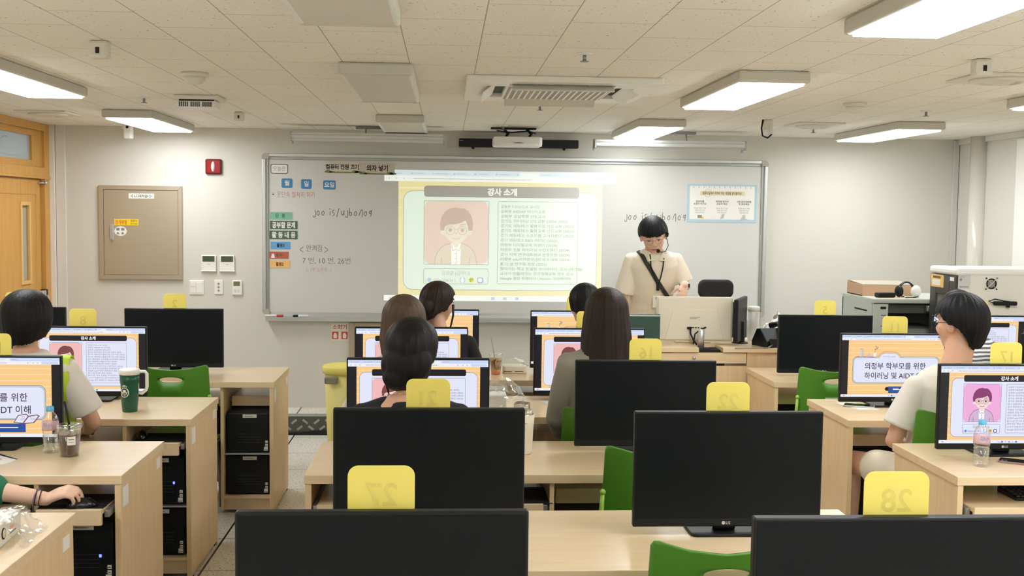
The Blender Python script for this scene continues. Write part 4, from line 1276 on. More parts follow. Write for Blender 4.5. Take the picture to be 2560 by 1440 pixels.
# ------------------------------------------------------------------ green chairs
def chair():
    t = thing('green_chair', 'x', 'chair')
    N, Mr = 64, 9
    def outer(a):
        # rounded trapezoid: top z .94 (corners higher), bottom z .46
        pts = []
        c0 = (0.0, 0.865)
        d = Vector((math.cos(a), math.sin(a)))
        best = None
        poly = OUT
        for i in range(len(poly)):
            p, q = Vector(poly[i]) - Vector(c0), Vector(poly[(i + 1) % len(poly)]) - Vector(c0)
            e = q - p
            den = d.x * e.y - d.y * e.x
            if abs(den) < 1e-9:
                continue
            s = (p.x * e.y - p.y * e.x) / den
            u = (p.x * d.y - p.y * d.x) / den
            if s > 0 and -1e-6 <= u <= 1 + 1e-6:
                best = s if best is None else min(best, s)
        return (c0[0] + d.x * best, c0[1] + d.y * best)
    OUT = [(-0.205, 0.47), (-0.19, 0.45), (0.19, 0.45), (0.205, 0.47), (0.192, 0.930), (0.184, 0.944), (0.172, 0.946), (0.10, 0.930), (0.0, 0.922), (-0.10, 0.930), (-0.172, 0.946), (-0.184, 0.944), (-0.192, 0.930)]
    angs = sorted(set([2 * PI * i / N for i in range(N)] + [math.atan2(z - 0.865, x) % (2 * PI) for x, z in OUT]))
    n = len(angs)
    front, backf = [], []
    for j in range(Mr + 1):
        u = (j / Mr) ** 0.9
        for a in angs:
            ox, oz = outer(a)
            ix, iz = 0.062 * math.cos(a), 0.865 + 0.018 * math.sin(a)
            x, z = ix + (ox - ix) * u, iz + (oz - iz) * u
            yb = -0.235 + 0.055 * (x / 0.19) ** 2 + 0.10 * max(0, (0.70 - z) / 0.25) ** 2 - 0.02 * max(0, (z - 0.7) / 0.25)
            front.append((x, yb + 0.007, z))
            backf.append((x, yb - 0.007, z))
    vs = front + backf
    o_ = len(front)
    fs = []
    for j in range(Mr):
        for i in range(n):
            k = (i + 1) % n
            a, b_, c, d = j * n + i, j * n + k, (j + 1) * n + k, (j + 1) * n + i
            fs.append((a, d, c, b_))
            fs.append((o_ + a, o_ + b_, o_ + c, o_ + d))
    for i in range(n):
        k = (i + 1) % n
        fs.append((i, k, o_ + k, o_ + i))
        fs.append((Mr * n + i, o_ + Mr * n + i, o_ + Mr * n + k, Mr * n + k))
    MB().add(vs, fs, 0, True).build('backrest', m_green, t)
    s_ = MB()
    sv, sf = [], []
    gx, gy = 14, 14
    for lay in (0, 1):
        for j in range(gy + 1):
            for i in range(gx + 1):
                x = -0.185 + 0.37 * i / gx
                y = -0.16 + 0.40 * j / gy
                z = 0.455 + 0.025 * (x / 0.2) ** 2 - 0.05 * max(0, (y - 0.14) / 0.1) ** 2 + 0.02 * max(0, (-0.08 - y) / 0.08) - 0.012 * lay
                sv.append((x, y, z))
    w1_ = (gx + 1) * (gy + 1)
    for j in range(gy):
        for i in range(gx):
            a = j * (gx + 1) + i
            sf.append((a, a + 1, a + gx + 2, a + gx + 1))
            sf.append((w1_ + a, w1_ + a + gx + 1, w1_ + a + gx + 2, w1_ + a + 1))
    for i in range(gx):
        for a in (i, gy * (gx + 1) + i):
            sf.append((a, w1_ + a, w1_ + a + 1, a + 1))
    for j in range(gy):
        for a in (j * (gx + 1), j * (gx + 1) + gx):
            sf.append((a, a + gx + 1, w1_ + a + gx + 1, w1_ + a))
    MB().add(sv, sf, 0, True).build('seat', m_green, t)
    for sx in (-1, 1):
        MB().tube([(sx * 0.205, -0.10, 0.45), (sx * 0.21, -0.165, 0.47), (sx * 0.208, -0.19, 0.55), (sx * 0.204, -0.20, 0.66), (sx * 0.199, -0.203, 0.76)], [0.011, 0.011, 0.011, 0.01, 0.008], 10).ball((sx * 0.199, -0.203, 0.765), 0.012).build('back_post', m_lime, t)  # lime tone paints in the light caught by the chair's side edges
    for sx in (-1, 1):
        MB().tube([(sx * 0.155, 0.18, 0.43), (sx * 0.165, 0.22, 0.2), (sx * 0.17, 0.24, 0.004)], 0.0105, 10).build('leg', m_grey, t)
        MB().tube([(sx * 0.17, -0.12, 0.44), (sx * 0.19, -0.19, 0.2), (sx * 0.2, -0.22, 0.004)], 0.0105, 10).build('leg', m_grey, t)
    b_ = MB()
    for sx in (-1, 1):
        b_.tube([(sx * 0.17, -0.13, 0.437), (sx * 0.17, 0.18, 0.437)], 0.009, 8)
    b_.tube([(-0.17, 0.0, 0.437), (0.17, 0.0, 0.437)], 0.009, 8)
    b_.build('seat_frame', m_grey, t)
    return t
ch0 = chair()
CH = [  # x, y (backrest plane + .21), label
    (-1.492, 6.08 + 0.21, 'empty green chair with an oval hole beside the green tumbler'),
    (2.205, 6.10 + 0.21, 'empty green chair with a white sheet stuck to its back'),
    (0.785, 3.98 + 0.21, 'empty green chair behind monitor 22, at the desk of dark monitor 16'),
    (0.735, 2.80 + 0.21, 'nearest empty green chair, before the bare desk in the foreground'),
    (1.65, 2.70 + 0.21, 'green chair of which a corner shows beyond the nearest dark monitor'),
    (0.715, 4.80 + 0.21, 'green chair under the person with long dark hair'),
    (2.30, 4.75 + 0.21, 'green chair under the person in the white shirt'),
    (-1.86, 4.79 + 0.21, 'green chair under the person with the lime straps'),
    (-0.19, 4.80 + 0.21, 'green chair hidden under the person with the brown bob'),
    (-0.125, 3.64 + 0.21, 'green chair hidden under the person with the black hair knot'),
    (-0.035, 5.94 + 0.21, 'green chair hidden under the person in black in the first row'),
    (0.785, 5.94 + 0.21, 'green chair hidden under the person in the first row'),
    (-1.97, 3.66 + 0.21, 'green chair hidden under the person in the green top'),
    (3.06, 5.93 + 0.21, 'green chair hidden under the person in the striped shirt'),
]
for i, (x, y, lb) in enumerate(CH):
    c = ch0 if i == 0 else dup(ch0, (0, 0, 0))
    c.location = (x, y, 0)
    c.scale = (1, 1, 0.962)
    c['label'] = lb
    c['group'] = 'green classroom chairs'
    if i == 1:
        MB().box(-0.055, 0.06, -0.256, -0.25, 0.70, 0.77, 0.001).build('stuck_sheet', mat('sheet_grey', (196, 204, 186), 0.6), c)

# ------------------------------------------------------------------ keyboards, mice and mats on the trays
TZ = 0.66
def mousemat(x, y, label, w_=0.235, d_=0.2):
    t = thing('mouse_mat', label, 'mouse mat', (x, y, TZ), 0, 'black mouse mats')
    MB().prism(rr(w_, d_, 0.012), 0.0, 0.003, 'z').build('pad', m_blackm, t)
    MB().text('A JOYSYS', 0.009, lambda a, c: (w_ / 2 - 0.06 + a, -d_ / 2 + 0.012 + c, 0.0035), 0, 0.0).build('print', m_grey, t)
def mouse(x, y, label, rz=0.0, z=TZ + 0.003):
    t = thing('computer_mouse', label, 'mouse', (x, y, z), rz, 'black mice')
    b_ = MB()
    vs, fs = [], []
    n, m_ = 16, 20
    for j in range(n + 1):
        v = j / n
        for i in range(m_):
            a = 2 * PI * i / m_
            t_ = math.sin(v * PI / 2)
            x_ = 0.031 * math.cos(a) * (1 - 0.12 * math.cos(a * 2)) * math.cos(v * PI / 2 * 0.98)
            y_ = 0.056 * math.sin(a) * math.cos(v * PI / 2 * 0.98)
            vs.append((x_, y_, 0.002 + 0.036 * t_ * (1 - 0.25 * (y_ / 0.056))))
    for j in range(n):
        for i in range(m_):
            fs.append((j * m_ + i, j * m_ + (i + 1) % m_, (j + 1) * m_ + (i + 1) % m_, (j + 1) * m_ + i))
    fs.append(tuple(range(m_ - 1, -1, -1)))
    fs.append(tuple(n * m_ + i for i in range(m_)))
    b_.add(vs, fs, 0, True).build('shell', mat('gloss_black', (14, 14, 16), 0.18), t)
    MB().lathe([(0.007, -0.004), (0.007, 0.004)], (0, 0, 0), 12).build('wheel', m_black, t).matrix_local = Matrix.Translation((0, 0.028, 0.0275)) @ Matrix.Rotation(PI / 2, 4, 'Y')
    MB().tube([(0, 0.05, 0.006), (0.008, 0.068, 0.004), (0.02, 0.078, 0.003), (0.034, 0.08, 0.003)], 0.002, 6).build('cable', m_black, t)
def keyboard(x, y, label):
    t = thing('keyboard', label, 'keyboard', (x, y, TZ), 0, 'black keyboards')
    MB().prism([(-0.075, 0.0), (0.075, 0.0), (0.075, 0.022), (-0.075, 0.012)], -0.22, 0.22, 'x', bev=0.003).build('base', m_black, t)
    q = MB()
    for r_ in range(6):
        for k in range(21):
            yy = -0.062 + r_ * 0.0245
            xx = -0.208 + k * 0.0208
            if k in (14, 18) and r_ > 0:
                continue
            z = 0.012 + 0.01 * (yy + 0.075) / 0.15
            q.box(xx - 0.0085, xx + 0.0085, yy - 0.0095, yy + 0.0095, z, z + 0.008, 0.002)
    q.build('keys', mat('keycap_black', (30, 31, 33), 0.5), t)
mousemat(bays[2][0] + 0.14, ROW[2] + 0.12, 'black mouse mat in the desk with the green tumbler')
mouse(bays[2][0] + 0.05, ROW[2] + 0.10, 'black mouse lying under the green tumbler desk top', 0.3)
mousemat(bays[3][0] + 0.13, ROW[3] + 0.06, 'black mouse mat under the hand with the ring', 0.235, 0.21)
mouse(-1.332, 4.072, 'black mouse held by the hand with the ring', R(-62))
mousemat(0.30, ROW[3] + 0.13, 'black mouse mat in the middle desk with the cream canister', 0.24, 0.24)
mouse(0.225, ROW[3] + 0.14, 'black mouse in the middle desk with the cream canister', 0.6)
keyboard(2.46, ROW[3] + 0.10, 'black keyboard on the pulled-out tray under the water bottle')
keyboard(0.0, ROW[2] + 0.22, 'black keyboard in the middle desk before the person with the brown bob')
keyboard(-1.83, ROW[3] + 0.10, 'black keyboard of the person in the green top')

# ------------------------------------------------------------------ things on the desks
def at(x, y, z=HD):
    return (x, y, z)
# green tumbler
tb = thing('tumbler', 'dark green tumbler with a white lid and big white handle', 'tumbler', at(-1.537, 5.425))
m_tgreen = mat('tumbler_green', (20, 84, 62), 0.28, var=0.02)
MB().lathe([(0.034, 0), (0.036, 0.004), (0.041, 0.06), (0.042, 0.13), (0.046, 0.152), (0.046, 0.182), (0.0, 0.182)], seg=40).build('body', m_tgreen, tb)
MB().lathe([(0.0, 0.182), (0.0475, 0.182), (0.05, 0.188), (0.05, 0.202), (0.047, 0.208), (0.03, 0.209), (0.0, 0.207)], seg=40).build('lid', m_white, tb)
MB().tube([(0.044, 0, 0.196), (0.075, 0, 0.196), (0.083, 0, 0.185), (0.083, 0, 0.12), (0.078, 0, 0.105), (0.058, 0, 0.088), (0.044, 0, 0.092)], [(0.012, 0.008)] * 7, 12).build('handle', m_white, tb)
q = MB()
def cyl(r_, a_, z_):
    def fn(u, v):
        an = -PI / 2 + a_ + u / r_
        return (r_ * math.cos(an), r_ * math.sin(an), z_ + v)
    return fn
fn = cyl(0.0428, -0.35, 0.098)
for A, B in (((0.024, 0.024), (0.021, 0.021)),):
    P1, P2 = ell(*A, 32), ell(*B, 32)
    q.add([fn(*p) for p in P1 + P2], [(i, (i + 1) % 32, 32 + (i + 1) % 32, 32 + i) for i in range(32)])
for k in range(5):
    x = -0.016 + 0.008 * k
    stroke(q, [(x * 1.0, -0.018 + 0.002 * abs(k - 2)), (x * 0.8, -0.006), (x * 0.75, 0.004)], 0.0022, fn)
q.add([fn(a, c + 0.006) for a, c in ell(0.006, 0.008, 16)], [tuple(range(16))])
for s_ in (-1, 1):
    stroke(q, [(s_ * 0.006, 0.012), (s_ * 0.010, 0.0), (s_ * 0.014, -0.01)], 0.003, fn)
    stroke(q, [(s_ * 0.012, 0.018), (s_ * 0.018, 0.008), (s_ * 0.019, -0.004)], 0.003, fn)
for a in (90, 162, 18, 234, 306):
    q.add([fn(0.0045 * math.cos(R(a)) + p[0], 0.034 + 0.0045 * math.sin(R(a)) + p[1]) for p in ell(0.003, 0.003, 8)], [tuple(range(8))])
for s_ in (-1, 1):
    q.add([fn(s_ * 0.011 + p[0], 0.0285 + p[1]) for p in ell(0.003, 0.0035, 8)], [tuple(range(8))])
q.build('emblem', m_white, tb)
# iced coffee
ic = thing('iced_coffee', 'clear plastic cup of iced coffee with a black straw and white label', 'coffee cup', at(-1.495, 4.435))
MB().lathe([(0.0, 0.003), (0.0335, 0.003), (0.036, 0.03), (0.043, 0.088), (0.0, 0.088)], seg=32).build('coffee', mat('coffee', (66, 26, 22), 0.12, var=0.05), ic)
MB().lathe([(0.035, 0.0), (0.0375, 0.03), (0.0445, 0.09), (0.0465, 0.112), (0.049, 0.114), (0.048, 0.118)], seg=32).build('cup', m_pet, ic)
MB().lathe([(0.049, 0.112), (0.0505, 0.118), (0.046, 0.128), (0.036, 0.131), (0.0, 0.132)], seg=32).build('lid', m_pet, ic)
q = MB()
rg = random.Random(5)
for i in range(7):
    q.box(-0.012, 0.012, -0.012, 0.012, -0.01, 0.01, 0.004, mtx=Matrix.Translation((rg.uniform(-.022, .022), rg.uniform(-.022, .022), 0.088 + rg.uniform(0, .008))) @ Euler((rg.random() * 3, rg.random() * 3, 0)).to_matrix().to_4x4())
q.build('ice', mat('ice', (216, 206, 200), 0.1, trans=0.5), ic)
MB().tube([(0.004, 0.0, 0.02), (0.0, 0.0, 0.13), (-0.016, -0.004, 0.22)], 0.0042, 10).build('straw', m_black, ic)
q = MB()
fn = cyl(0.0452, 0.50, 0.068)
q.add([fn(-0.016 + 0.032 * i / 8, v) for v in (-0.017, 0.017) for i in range(9)], [(i, i + 1, 10 + i, 9 + i) for i in range(8)])
fn2 = cyl(0.0456, 0.50, 0.068)
for v0, v1 in ((0.004, 0.007), (-0.006, -0.005)):
    q.add([fn2(-0.012 + 0.022 * i / 8, v) for v in (v0, v1) for i in range(9)], [(i, i + 1, 10 + i, 9 + i) for i in range(8)], 1)
q.build('label', [m_paper, m_print], ic)
# water bottles
def bottle(x, y, label, ribbed=True):
    t = thing('water_bottle', label, 'water bottle', at(x, y), 0, 'clear plastic water bottles')
    prof = [(0.0, 0.004), (0.022, 0.0), (0.028, 0.002), (0.031, 0.012)]
    for i in range(6):
        z = 0.016 + i * 0.0115
        prof += [(0.031, z), (0.0285, z + 0.0055), (0.031, z + 0.011)]
    prof += [(0.032, 0.09), (0.032, 0.13), (0.030, 0.138), (0.026, 0.15), (0.016, 0.163), (0.0125, 0.168), (0.0125, 0.176)]
    MB().lathe(prof, seg=32).build('body', m_pet, t)
    MB().lathe([(0.0, 0.006), (0.026, 0.006), (0.0285, 0.02), (0.0285, 0.075), (0.0, 0.075)], seg=28).build('water', m_pet, t)
    MB().lathe([(0.0145, 0.168), (0.015, 0.17), (0.0145, 0.187), (0.0, 0.188)], seg=24).build('cap', mat('cap_blue', (96, 186, 226), 0.35), t)
    q_ = MB().lathe([(0.0324, 0.093), (0.0324, 0.127)], seg=32)
    q_.text('지리산수', 0.02, lambda a, c: (0.0328 * math.cos(-PI / 2 + a / 0.0328), 0.0328 * math.sin(-PI / 2 + a / 0.0328), 0.108 + c), 1, 0.01, 'C', width=0.04)
    q_.build('wrapper', [film('wrapper_pink', (240, 196, 206), 0.45), mat('wrapper_ink', (90, 120, 190), 0.5)], t)
bottle(2.148, 4.235, 'clear water bottle with a blue cap before the magenta portrait monitor')
bottle(-1.592, 4.502, 'clear water bottle with a blue cap behind the iced coffee')
# papers and phones
def sheet(name, label, cat, corners, z, m_, prints=(), t_=0.0012):
    cx = sum(c[0] for c in corners) / 4
    cy = sum(c[1] for c in corners) / 4
    t = thing(name, label, cat, (cx, cy, z))
    b_ = MB().prism([(x - cx, y - cy) for x, y in corners], 0, t_, 'z')
    b_.build('sheet', m_, t)
    if prints:
        q_ = MB()
        for p in prints:
            q_.add([(x - cx, y - cy, t_ + 0.0006) for x, y in p], [tuple(range(len(p)))])
        q_.build('print', m_print, t)
    return t
def lerp4(C, u0, v0, u1, v1):
    def P(u, v):
        a = Vector(C[0]).lerp(Vector(C[1]), u)
        b_ = Vector(C[3]).lerp(Vector(C[2]), u)
        return tuple(a.lerp(b_, v))
    return [P(u0, v0), P(u1, v0), P(u1, v1), P(u0, v1)]
C = [(0.565, 5.53), (0.69, 5.55), (0.64, 5.74), (0.50, 5.735)]
sheet('leaflet', 'pale leaflet with black print by the grey sleeve of the person with long hair', 'leaflet', C, HD, mat('leaflet_paper', (196, 206, 204), 0.6), [lerp4(C, .15, .45, .75, .55), lerp4(C, .2, .68, .8, .78)])
C = [(-1.80, 4.27), (-1.69, 4.285), (-1.672, 4.37), (-1.78, 4.47)]
sheet('flyer', 'white flyer with a dark top edge on the coffee desk', 'flyer', C, HD, m_paper, [lerp4(C, 0, .9, 1, 1), lerp4(C, .1, .6, .5, .65), lerp4(C, .1, .4, .6, .44)])
C = [(2.13, 5.50), (2.235, 5.50), (2.19, 5.70), (2.085, 5.70)]
sheet('note_sheet', 'white sheet lying under the phone of the person in white', 'paper', C, HD, m_paper, [lerp4(C, .05, .55, .3, .62)])
def phone(x, y, rz, label, z, back):
    t = thing('smartphone', label, 'phone', (x, y, z), rz)
    MB().prism(rr(0.075, 0.155, 0.011), 0, 0.008, 'z', bev=0.002).build('body', back, t)
    MB().prism(rr(0.068, 0.148, 0.008), 0.0081, 0.0086, 'z').build('screen', mat('phone_glass', (20, 20, 24), 0.08), t)
    return t
ph = phone(2.165, 5.585, R(66), 'phone with dark glass lying on the white sheet', HD + 0.0015, m_alu)
ph = phone(2.335, 4.285, R(58), 'phone in a pinkish case beside the water bottle', HD, mat('case_rose', (150, 118, 116), 0.4))
# Starbucks style cold cup with its straw, first row middle desk
cc_ = thing('cold_cup', 'clear cold drink cup with a face print and orange drink', 'drink cup', at(0.31, 6.70))
MB().lathe([(0.0, 0.002), (0.027, 0.002), (0.03, 0.03), (0.0, 0.03)], seg=28).build('drink', mat('orange_drink', (232, 130, 70), 0.2), cc_)
MB().lathe([(0.0285, 0), (0.033, 0.045), (0.038, 0.105), (0.040, 0.115), (0.0415, 0.117), (0.040, 0.128), (0.03, 0.131)], seg=32).build('cup', m_pet, cc_)
MB().lathe([(0.0295, 0.028), (0.0375, 0.1)], seg=32).build('sleeve', mat('cup_print', (188, 150, 110), 0.5), cc_)
q = MB()
def cone(u, v):
    r_ = 0.0299 + 0.008 * (v / 0.072) + 0.0006
    an = -PI / 2 + 0.25 + u / 0.034
    return (r_ * math.cos(an), r_ * math.sin(an), 0.028 + v)
for k in range(4):
    stroke(q, [(-0.012 - 0.007 * k, 0.07 - 0.004 * k), (-0.018 - 0.007 * k, 0.045), (-0.014 - 0.008 * k, 0.008 + 0.004 * k)], 0.0036, cone)
for s_ in (-1, 1):
    stroke(q, [(0.012 + s_ * 0.004, 0.052), (0.012 + s_ * 0.012, 0.054), (0.012 + s_ * 0.017, 0.05)], 0.0035, cone)
    stroke(q, [(0.012 + s_ * 0.004, 0.06), (0.012 + s_ * 0.012, 0.063)], 0.0025, cone)
stroke(q, [(0.012, 0.05), (0.012, 0.03), (0.014, 0.027)], 0.002, cone)
q.add([cone(0.012 + a, 0.018 + c) for a, c in ell(0.006, 0.003, 12)], [tuple(range(12))])
stroke(q, [(0.036, 0.068), (0.042, 0.04), (0.038, 0.01)], 0.004, cone)
q.build('face_print', m_print, cc_)
MB().tube([(0, 0, 0.02), (-0.012, 0, 0.13), (-0.03, 0, 0.225)], 0.0035, 8).build('straw', mat('straw_green', (176, 176, 150), 0.4), cc_)
# crumpled film shapes
def crumple(fn_, nu, nv, amp, seed, m_, name, parent):
    vs, fs = [], []
    for j in range(nv + 1):
        for i in range(nu + 1):
            p = Vector(fn_(i / nu, j / nv))
            d = Vector((noise.noise(p * 28 + Vector((seed, 0, 0))), noise.noise(p * 28 + Vector((0, seed, 5))), noise.noise(p * 28 + Vector((3, 0, seed)))))
            p = p + d * amp
            vs.append(tuple(p))
    for j in range(nv):
        for i in range(nu):
            a = j * (nu + 1) + i
            fs.append((a, a + 1, a + nu + 2, a + nu + 1))
    return MB().add(vs, fs).build(name, m_, parent)
wp = thing('wrapped_tray', 'clear lidded food tray beside the cold drink cup', 'food tray', at(0.43, 6.79))
MB().prism(rr(0.15, 0.13, 0.02), 0, 0.045, 'z', bev=0.006).build('tray', mat('tray_cream', (232, 226, 206), 0.5), wp)
crumple(lambda u, v: (-0.085 + 0.17 * u, -0.07 + 0.14 * v, 0.045 + 0.045 * math.sin(PI * u) * math.sin(PI * min(1, v * 1.2)) + 0.0), 16, 14, 0.012, 2, m_film, 'film_lid', wp)
MB().box(-0.07, -0.02, -0.0665, -0.064, 0.012, 0.016).box(0.0, 0.05, -0.0665, -0.064, 0.012, 0.016).build('print', m_dark, wp)
bg = thing('clear_bag', 'crumpled clear plastic bag around a printed box on the middle desk', 'plastic bag', (0.255, 5.44, HD + 0.004))
MB().box(-0.13, 0.05, -0.05, 0.07, 0, 0.085, 0.006).text('ESS', 0.03, lambda a, c: (-0.09 + a, -0.0505, 0.045 + c), 1, 0.03).build('box', [m_white, m_print], bg)
def bagf(u, v):
    a = 2 * PI * u
    k = 1 - 0.85 * max(0, (v - 0.45) / 0.55)
    return (0.0 + (0.135 * math.cos(a)) * k + 0.03 * v, 0.01 + 0.085 * math.sin(a) * k, 0.004 + 0.16 * v)
crumple(bagf, 40, 18, 0.022, 8, m_film, 'film', bg)
cn = thing('cream_canister', 'tall cream canister with foil bag in its mouth on the middle desk', 'canister', at(0.318, 4.475))
MB().lathe([(0.0, 0.0), (0.038, 0.0), (0.042, 0.006), (0.047, 0.11), (0.052, 0.165), (0.049, 0.165), (0.044, 0.12), (0.0, 0.118)], seg=36).build('body', m_cream, cn)
crumple(lambda u, v: (0.046 * math.cos(2 * PI * u) * (1 - 0.6 * v), 0.046 * math.sin(2 * PI * u) * (1 - 0.6 * v), 0.135 + 0.075 * v), 30, 10, 0.024, 4, mat('foil_bag', (206, 200, 184), 0.25, metal=0.5), 'foil_liner', cn)
wb_ = thing('wrapped_box', 'white snack box in crinkled clear plastic on the nearest door-side desk', 'snack box', at(-1.385, 3.30), R(4))
MB().box(-0.12, 0.095, -0.12, 0.10, 0.0, 0.065, 0.004).box(0.0952, 0.0958, -0.02, 0.05, 0.018, 0.021, mi=1).box(0.0952, 0.0958, -0.005, 0.03, 0.03, 0.042, mi=2).build('box', [m_white, m_print, mat('print_pink', (232, 170, 140), 0.5)], wb_)
MB().lathe([(0.017, -0.001), (0.017, 0.001)], seg=24).lathe([(0.0135, -0.0015), (0.0135, 0.0015)], seg=24, mi=1).build('seal', [m_dark, m_cream], wb_).matrix_local = Matrix.Translation((0.0965, -0.065, 0.036)) @ Matrix.Rotation(PI / 2, 4, 'Y')
crumple(lambda u, v: (-0.125 + 0.23 * u, -0.125 + 0.235 * v, 0.068 + 0.006 * math.sin(9 * u) * math.sin(7 * v)), 26, 22, 0.006, 3, m_film, 'film_wrap', wb_)
crumple(lambda u, v: (0.098 + 0.075 * v, -0.11 + 0.22 * u, 0.066 * (1 - v) ** 1.4 + 0.006), 24, 10, 0.012, 9, m_film, 'film_flap', wb_)

# ------------------------------------------------------------------ teacher's lectern desk and the things on it
TY = 7.10
TZT = 0.897
ld = thing('lectern_desk', 'wide maple teacher lectern desk with a drawer before the whiteboard', 'teacher desk', (1.81, TY + 0.36, 0))
q = MB()
q.box(1.230, 1.660, TY - 0.02, TY + 0.60, TZT - 0.03, TZT, 0.002)
q.box(1.820, 2.430, TY - 0.02, TY + 0.60, TZT - 0.03, TZT, 0.002)
q.prism([(1.660, TY + 0.2), (1.820, TY + 0.2), (1.820, TY + 0.60), (1.660, TY + 0.60)], TZT - 0.03, TZT, 'z')
q.build('desk_top', m_wood, ld, world=True)
MB().box(1.250, 1.990, TY, TY + 0.02, 0.02, 0.775, 0.002).box(2.010, 2.410, TY, TY + 0.02, 0.02, TZT - 0.03, 0.002).build('front_panel', m_woodv, ld, world=True)
dr = MB().box(1.260, 1.980, TY - 0.006, TY + 0.018, 0.792, 0.862, 0.003).build('drawer', m_wood, ld, world=True)
MB().lathe([(0.0, -0.0), (0.011, 0.0), (0.011, 0.008), (0.0, 0.01)], seg=16).build('drawer_lock', m_alu, dr).matrix_local = Matrix.Translation((1.630 - 1.810, TY - 0.007 - TY - 0.36, 0.83)) @ Matrix.Rotation(PI / 2, 4, 'X')
MB().box(1.985, 2.015, TY - 0.003, TY + 0.58, 0.02, TZT - 0.03, 0.002).build('upright', m_woodv, ld, world=True)
for a in (1.230, 2.400):
    MB().box(a, a + 0.03, TY, TY + 0.58, 0, TZT - 0.03, 0.002).build('side_panel', m_woodv, ld, world=True)
MB().box(1.660, 1.820, TY + 0.05, TY + 0.2, 0.86, 0.875, 0.001).build('cable_well', m_dark, ld, world=True)
wm = thing('white_monitor', 'large white monitor seen from behind on the lectern', 'monitor', (1.68, 7.32, TZT - 0.028), R(-2))
MB().box(-0.26, 0.26, 0.0, 0.02, 0.045, 0.345, 0.006).prism([(-0.25, 0.055), (0.25, 0.055), (0.25, 0.335), (-0.25, 0.335)], -0.006, 0.0, 'y', bev=0.004).prism([(-0.2, 0.055), (0.2, 0.055), (0.15, 0.26), (-0.15, 0.26)], -0.010, 0.0, 'y', bev=0.003).build('housing', m_cream, wm)
q = MB()
for x, z, w_ in ((-0.012, 0.137, 0.014), (0.008, 0.137, 0.012), (0.026, 0.136, 0.01), (0.046, 0.135, 0.006), (0.06, 0.135, 0.006)):
    q.box(x - w_ / 2, x + w_ / 2, -0.0125, -0.009, z - 0.003, z + 0.003)
q.build('ports', m_black, wm)
q = MB()
for i, wd in enumerate((0.07, 0.05)):
    q.box(-0.035, -0.035 + wd, -0.0115, -0.009, 0.205 - i * 0.008, 0.2085 - i * 0.008)
for x in (-0.035, 0.035):
    for z in (0.1, 0.188):
        q.box(x - 0.002, x + 0.002, -0.0115, -0.0055, z, z + 0.004)
q.build('print', m_grey, wm)
MB().box(-0.12, 0.12, 0.03, 0.16, 0.0285, 0.04, 0.003).box(-0.03, 0.03, 0.02, 0.05, 0.03, 0.15, 0.004).build('stand', m_cream, wm)
q = MB()
q.box(-0.052, -0.022, -0.026, -0.009, 0.126, 0.142, 0.002)
q.tube([(-0.03, -0.020, 0.128), (-0.035, -0.05, 0.10), (-0.02, -0.085, 0.06), (0.0, -0.098, 0.032)], 0.006, 8)
q.tube([(0.075, -0.014, 0.14), (0.03, -0.04, 0.125), (-0.01, -0.075, 0.10), (-0.022, -0.09, 0.034)], 0.005, 8)
q.build('cable', m_black, wm)
ap_ = thing('clamp_post', 'silver clamp post at the notch of the lectern top', 'clamp post', (1.70, 7.20, 0.8752))
MB().lathe([(0.02, 0), (0.02, 0.125), (0.012, 0.13), (0.0, 0.13)], seg=24).build('post', m_alu, ap_)
MB().box(-0.06, 0.06, -0.02, 0.04, 0.0, 0.006, 0.002).build('clamp_plate', m_black, ap_)
lt = thing('laptop', 'dark green laptop lid standing open on the lectern beside the teacher', 'laptop', (1.30, 7.25, TZT))
MB().box(-0.16, 0.13, 0.0, 0.22, 0, 0.018, 0.004).build('base', m_alu, lt)
MB().box(-0.16, 0.13, -0.012, 0.0, 0.0, 0.205, 0.004).box(-0.16, 0.13, -0.013, 0.002, 0.19, 0.198, 0.001, mi=1).build('lid', [mat('laptop_green', (44, 76, 66), 0.35), m_alu], lt)
sm = thing('side_monitor', 'black monitor turned edge-on beside the white monitor', 'monitor', (2.005, 7.36, TZT), R(66))
MB().box(-0.2, 0.2, -0.015, 0.015, 0.02, 0.31, 0.006).build('housing', m_black, sm)
MB().box(-0.185, 0.185, 0.0145, 0.0165, 0.035, 0.295).build('screen', m_screenoff, sm)
MB().box(-0.025, 0.025, -0.03, -0.01, 0.005, 0.15, 0.004).lathe([(0.055, 0), (0.055, 0.006), (0.04, 0.01), (0, 0.01)], seg=28).build('stand', m_black, sm)
dp = thing('desk_phone', 'black office phone on the lectern corner', 'phone', (2.165, 7.20, TZT), R(15))
MB().prism([(-0.09, 0.0), (0.1, 0.0), (0.1, 0.03), (0.04, 0.115), (0.0, 0.12), (-0.09, 0.04)], -0.08, 0.08, 'x', bev=0.006).box(-0.055, 0.055, -0.10, -0.08, 0, 0.06, 0.004, mi=1).build('base', [m_black, m_dark], dp)
MB().tube([(0.055, 0.08, 0.125), (0.075, 0.03, 0.145), (0.075, -0.05, 0.115), (0.055, -0.09, 0.075)], [0.024, 0.017, 0.017, 0.022], 12).build('handset', m_black, dp)
MB().tube([(-0.04, -0.1, 0.02), (-0.1, -0.14, 0.006), (-0.2, -0.12, 0.004), (-0.32, -0.10, 0.004)], 0.004, 6).build('cord', m_grey, dp)
jr = thing('clear_jar', 'tall clear jar with a white lid behind the office phone', 'jar', (2.15, 7.55, TZT))
MB().lathe([(0.0, 0.002), (0.037, 0.002), (0.04, 0.01), (0.04, 0.20), (0.036, 0.205)], seg=28).build('body', film('jar_plastic', (226, 222, 212), 0.45), jr)
MB().lathe([(0.0, 0.205), (0.042, 0.205), (0.042, 0.232), (0.039, 0.236), (0.0, 0.236)], seg=28).build('lid', m_white, jr)
pb_ = thing('white_bag', 'white plastic bag slumped beside the clear jar', 'plastic bag', (2.29, 7.52, TZT + 0.002))
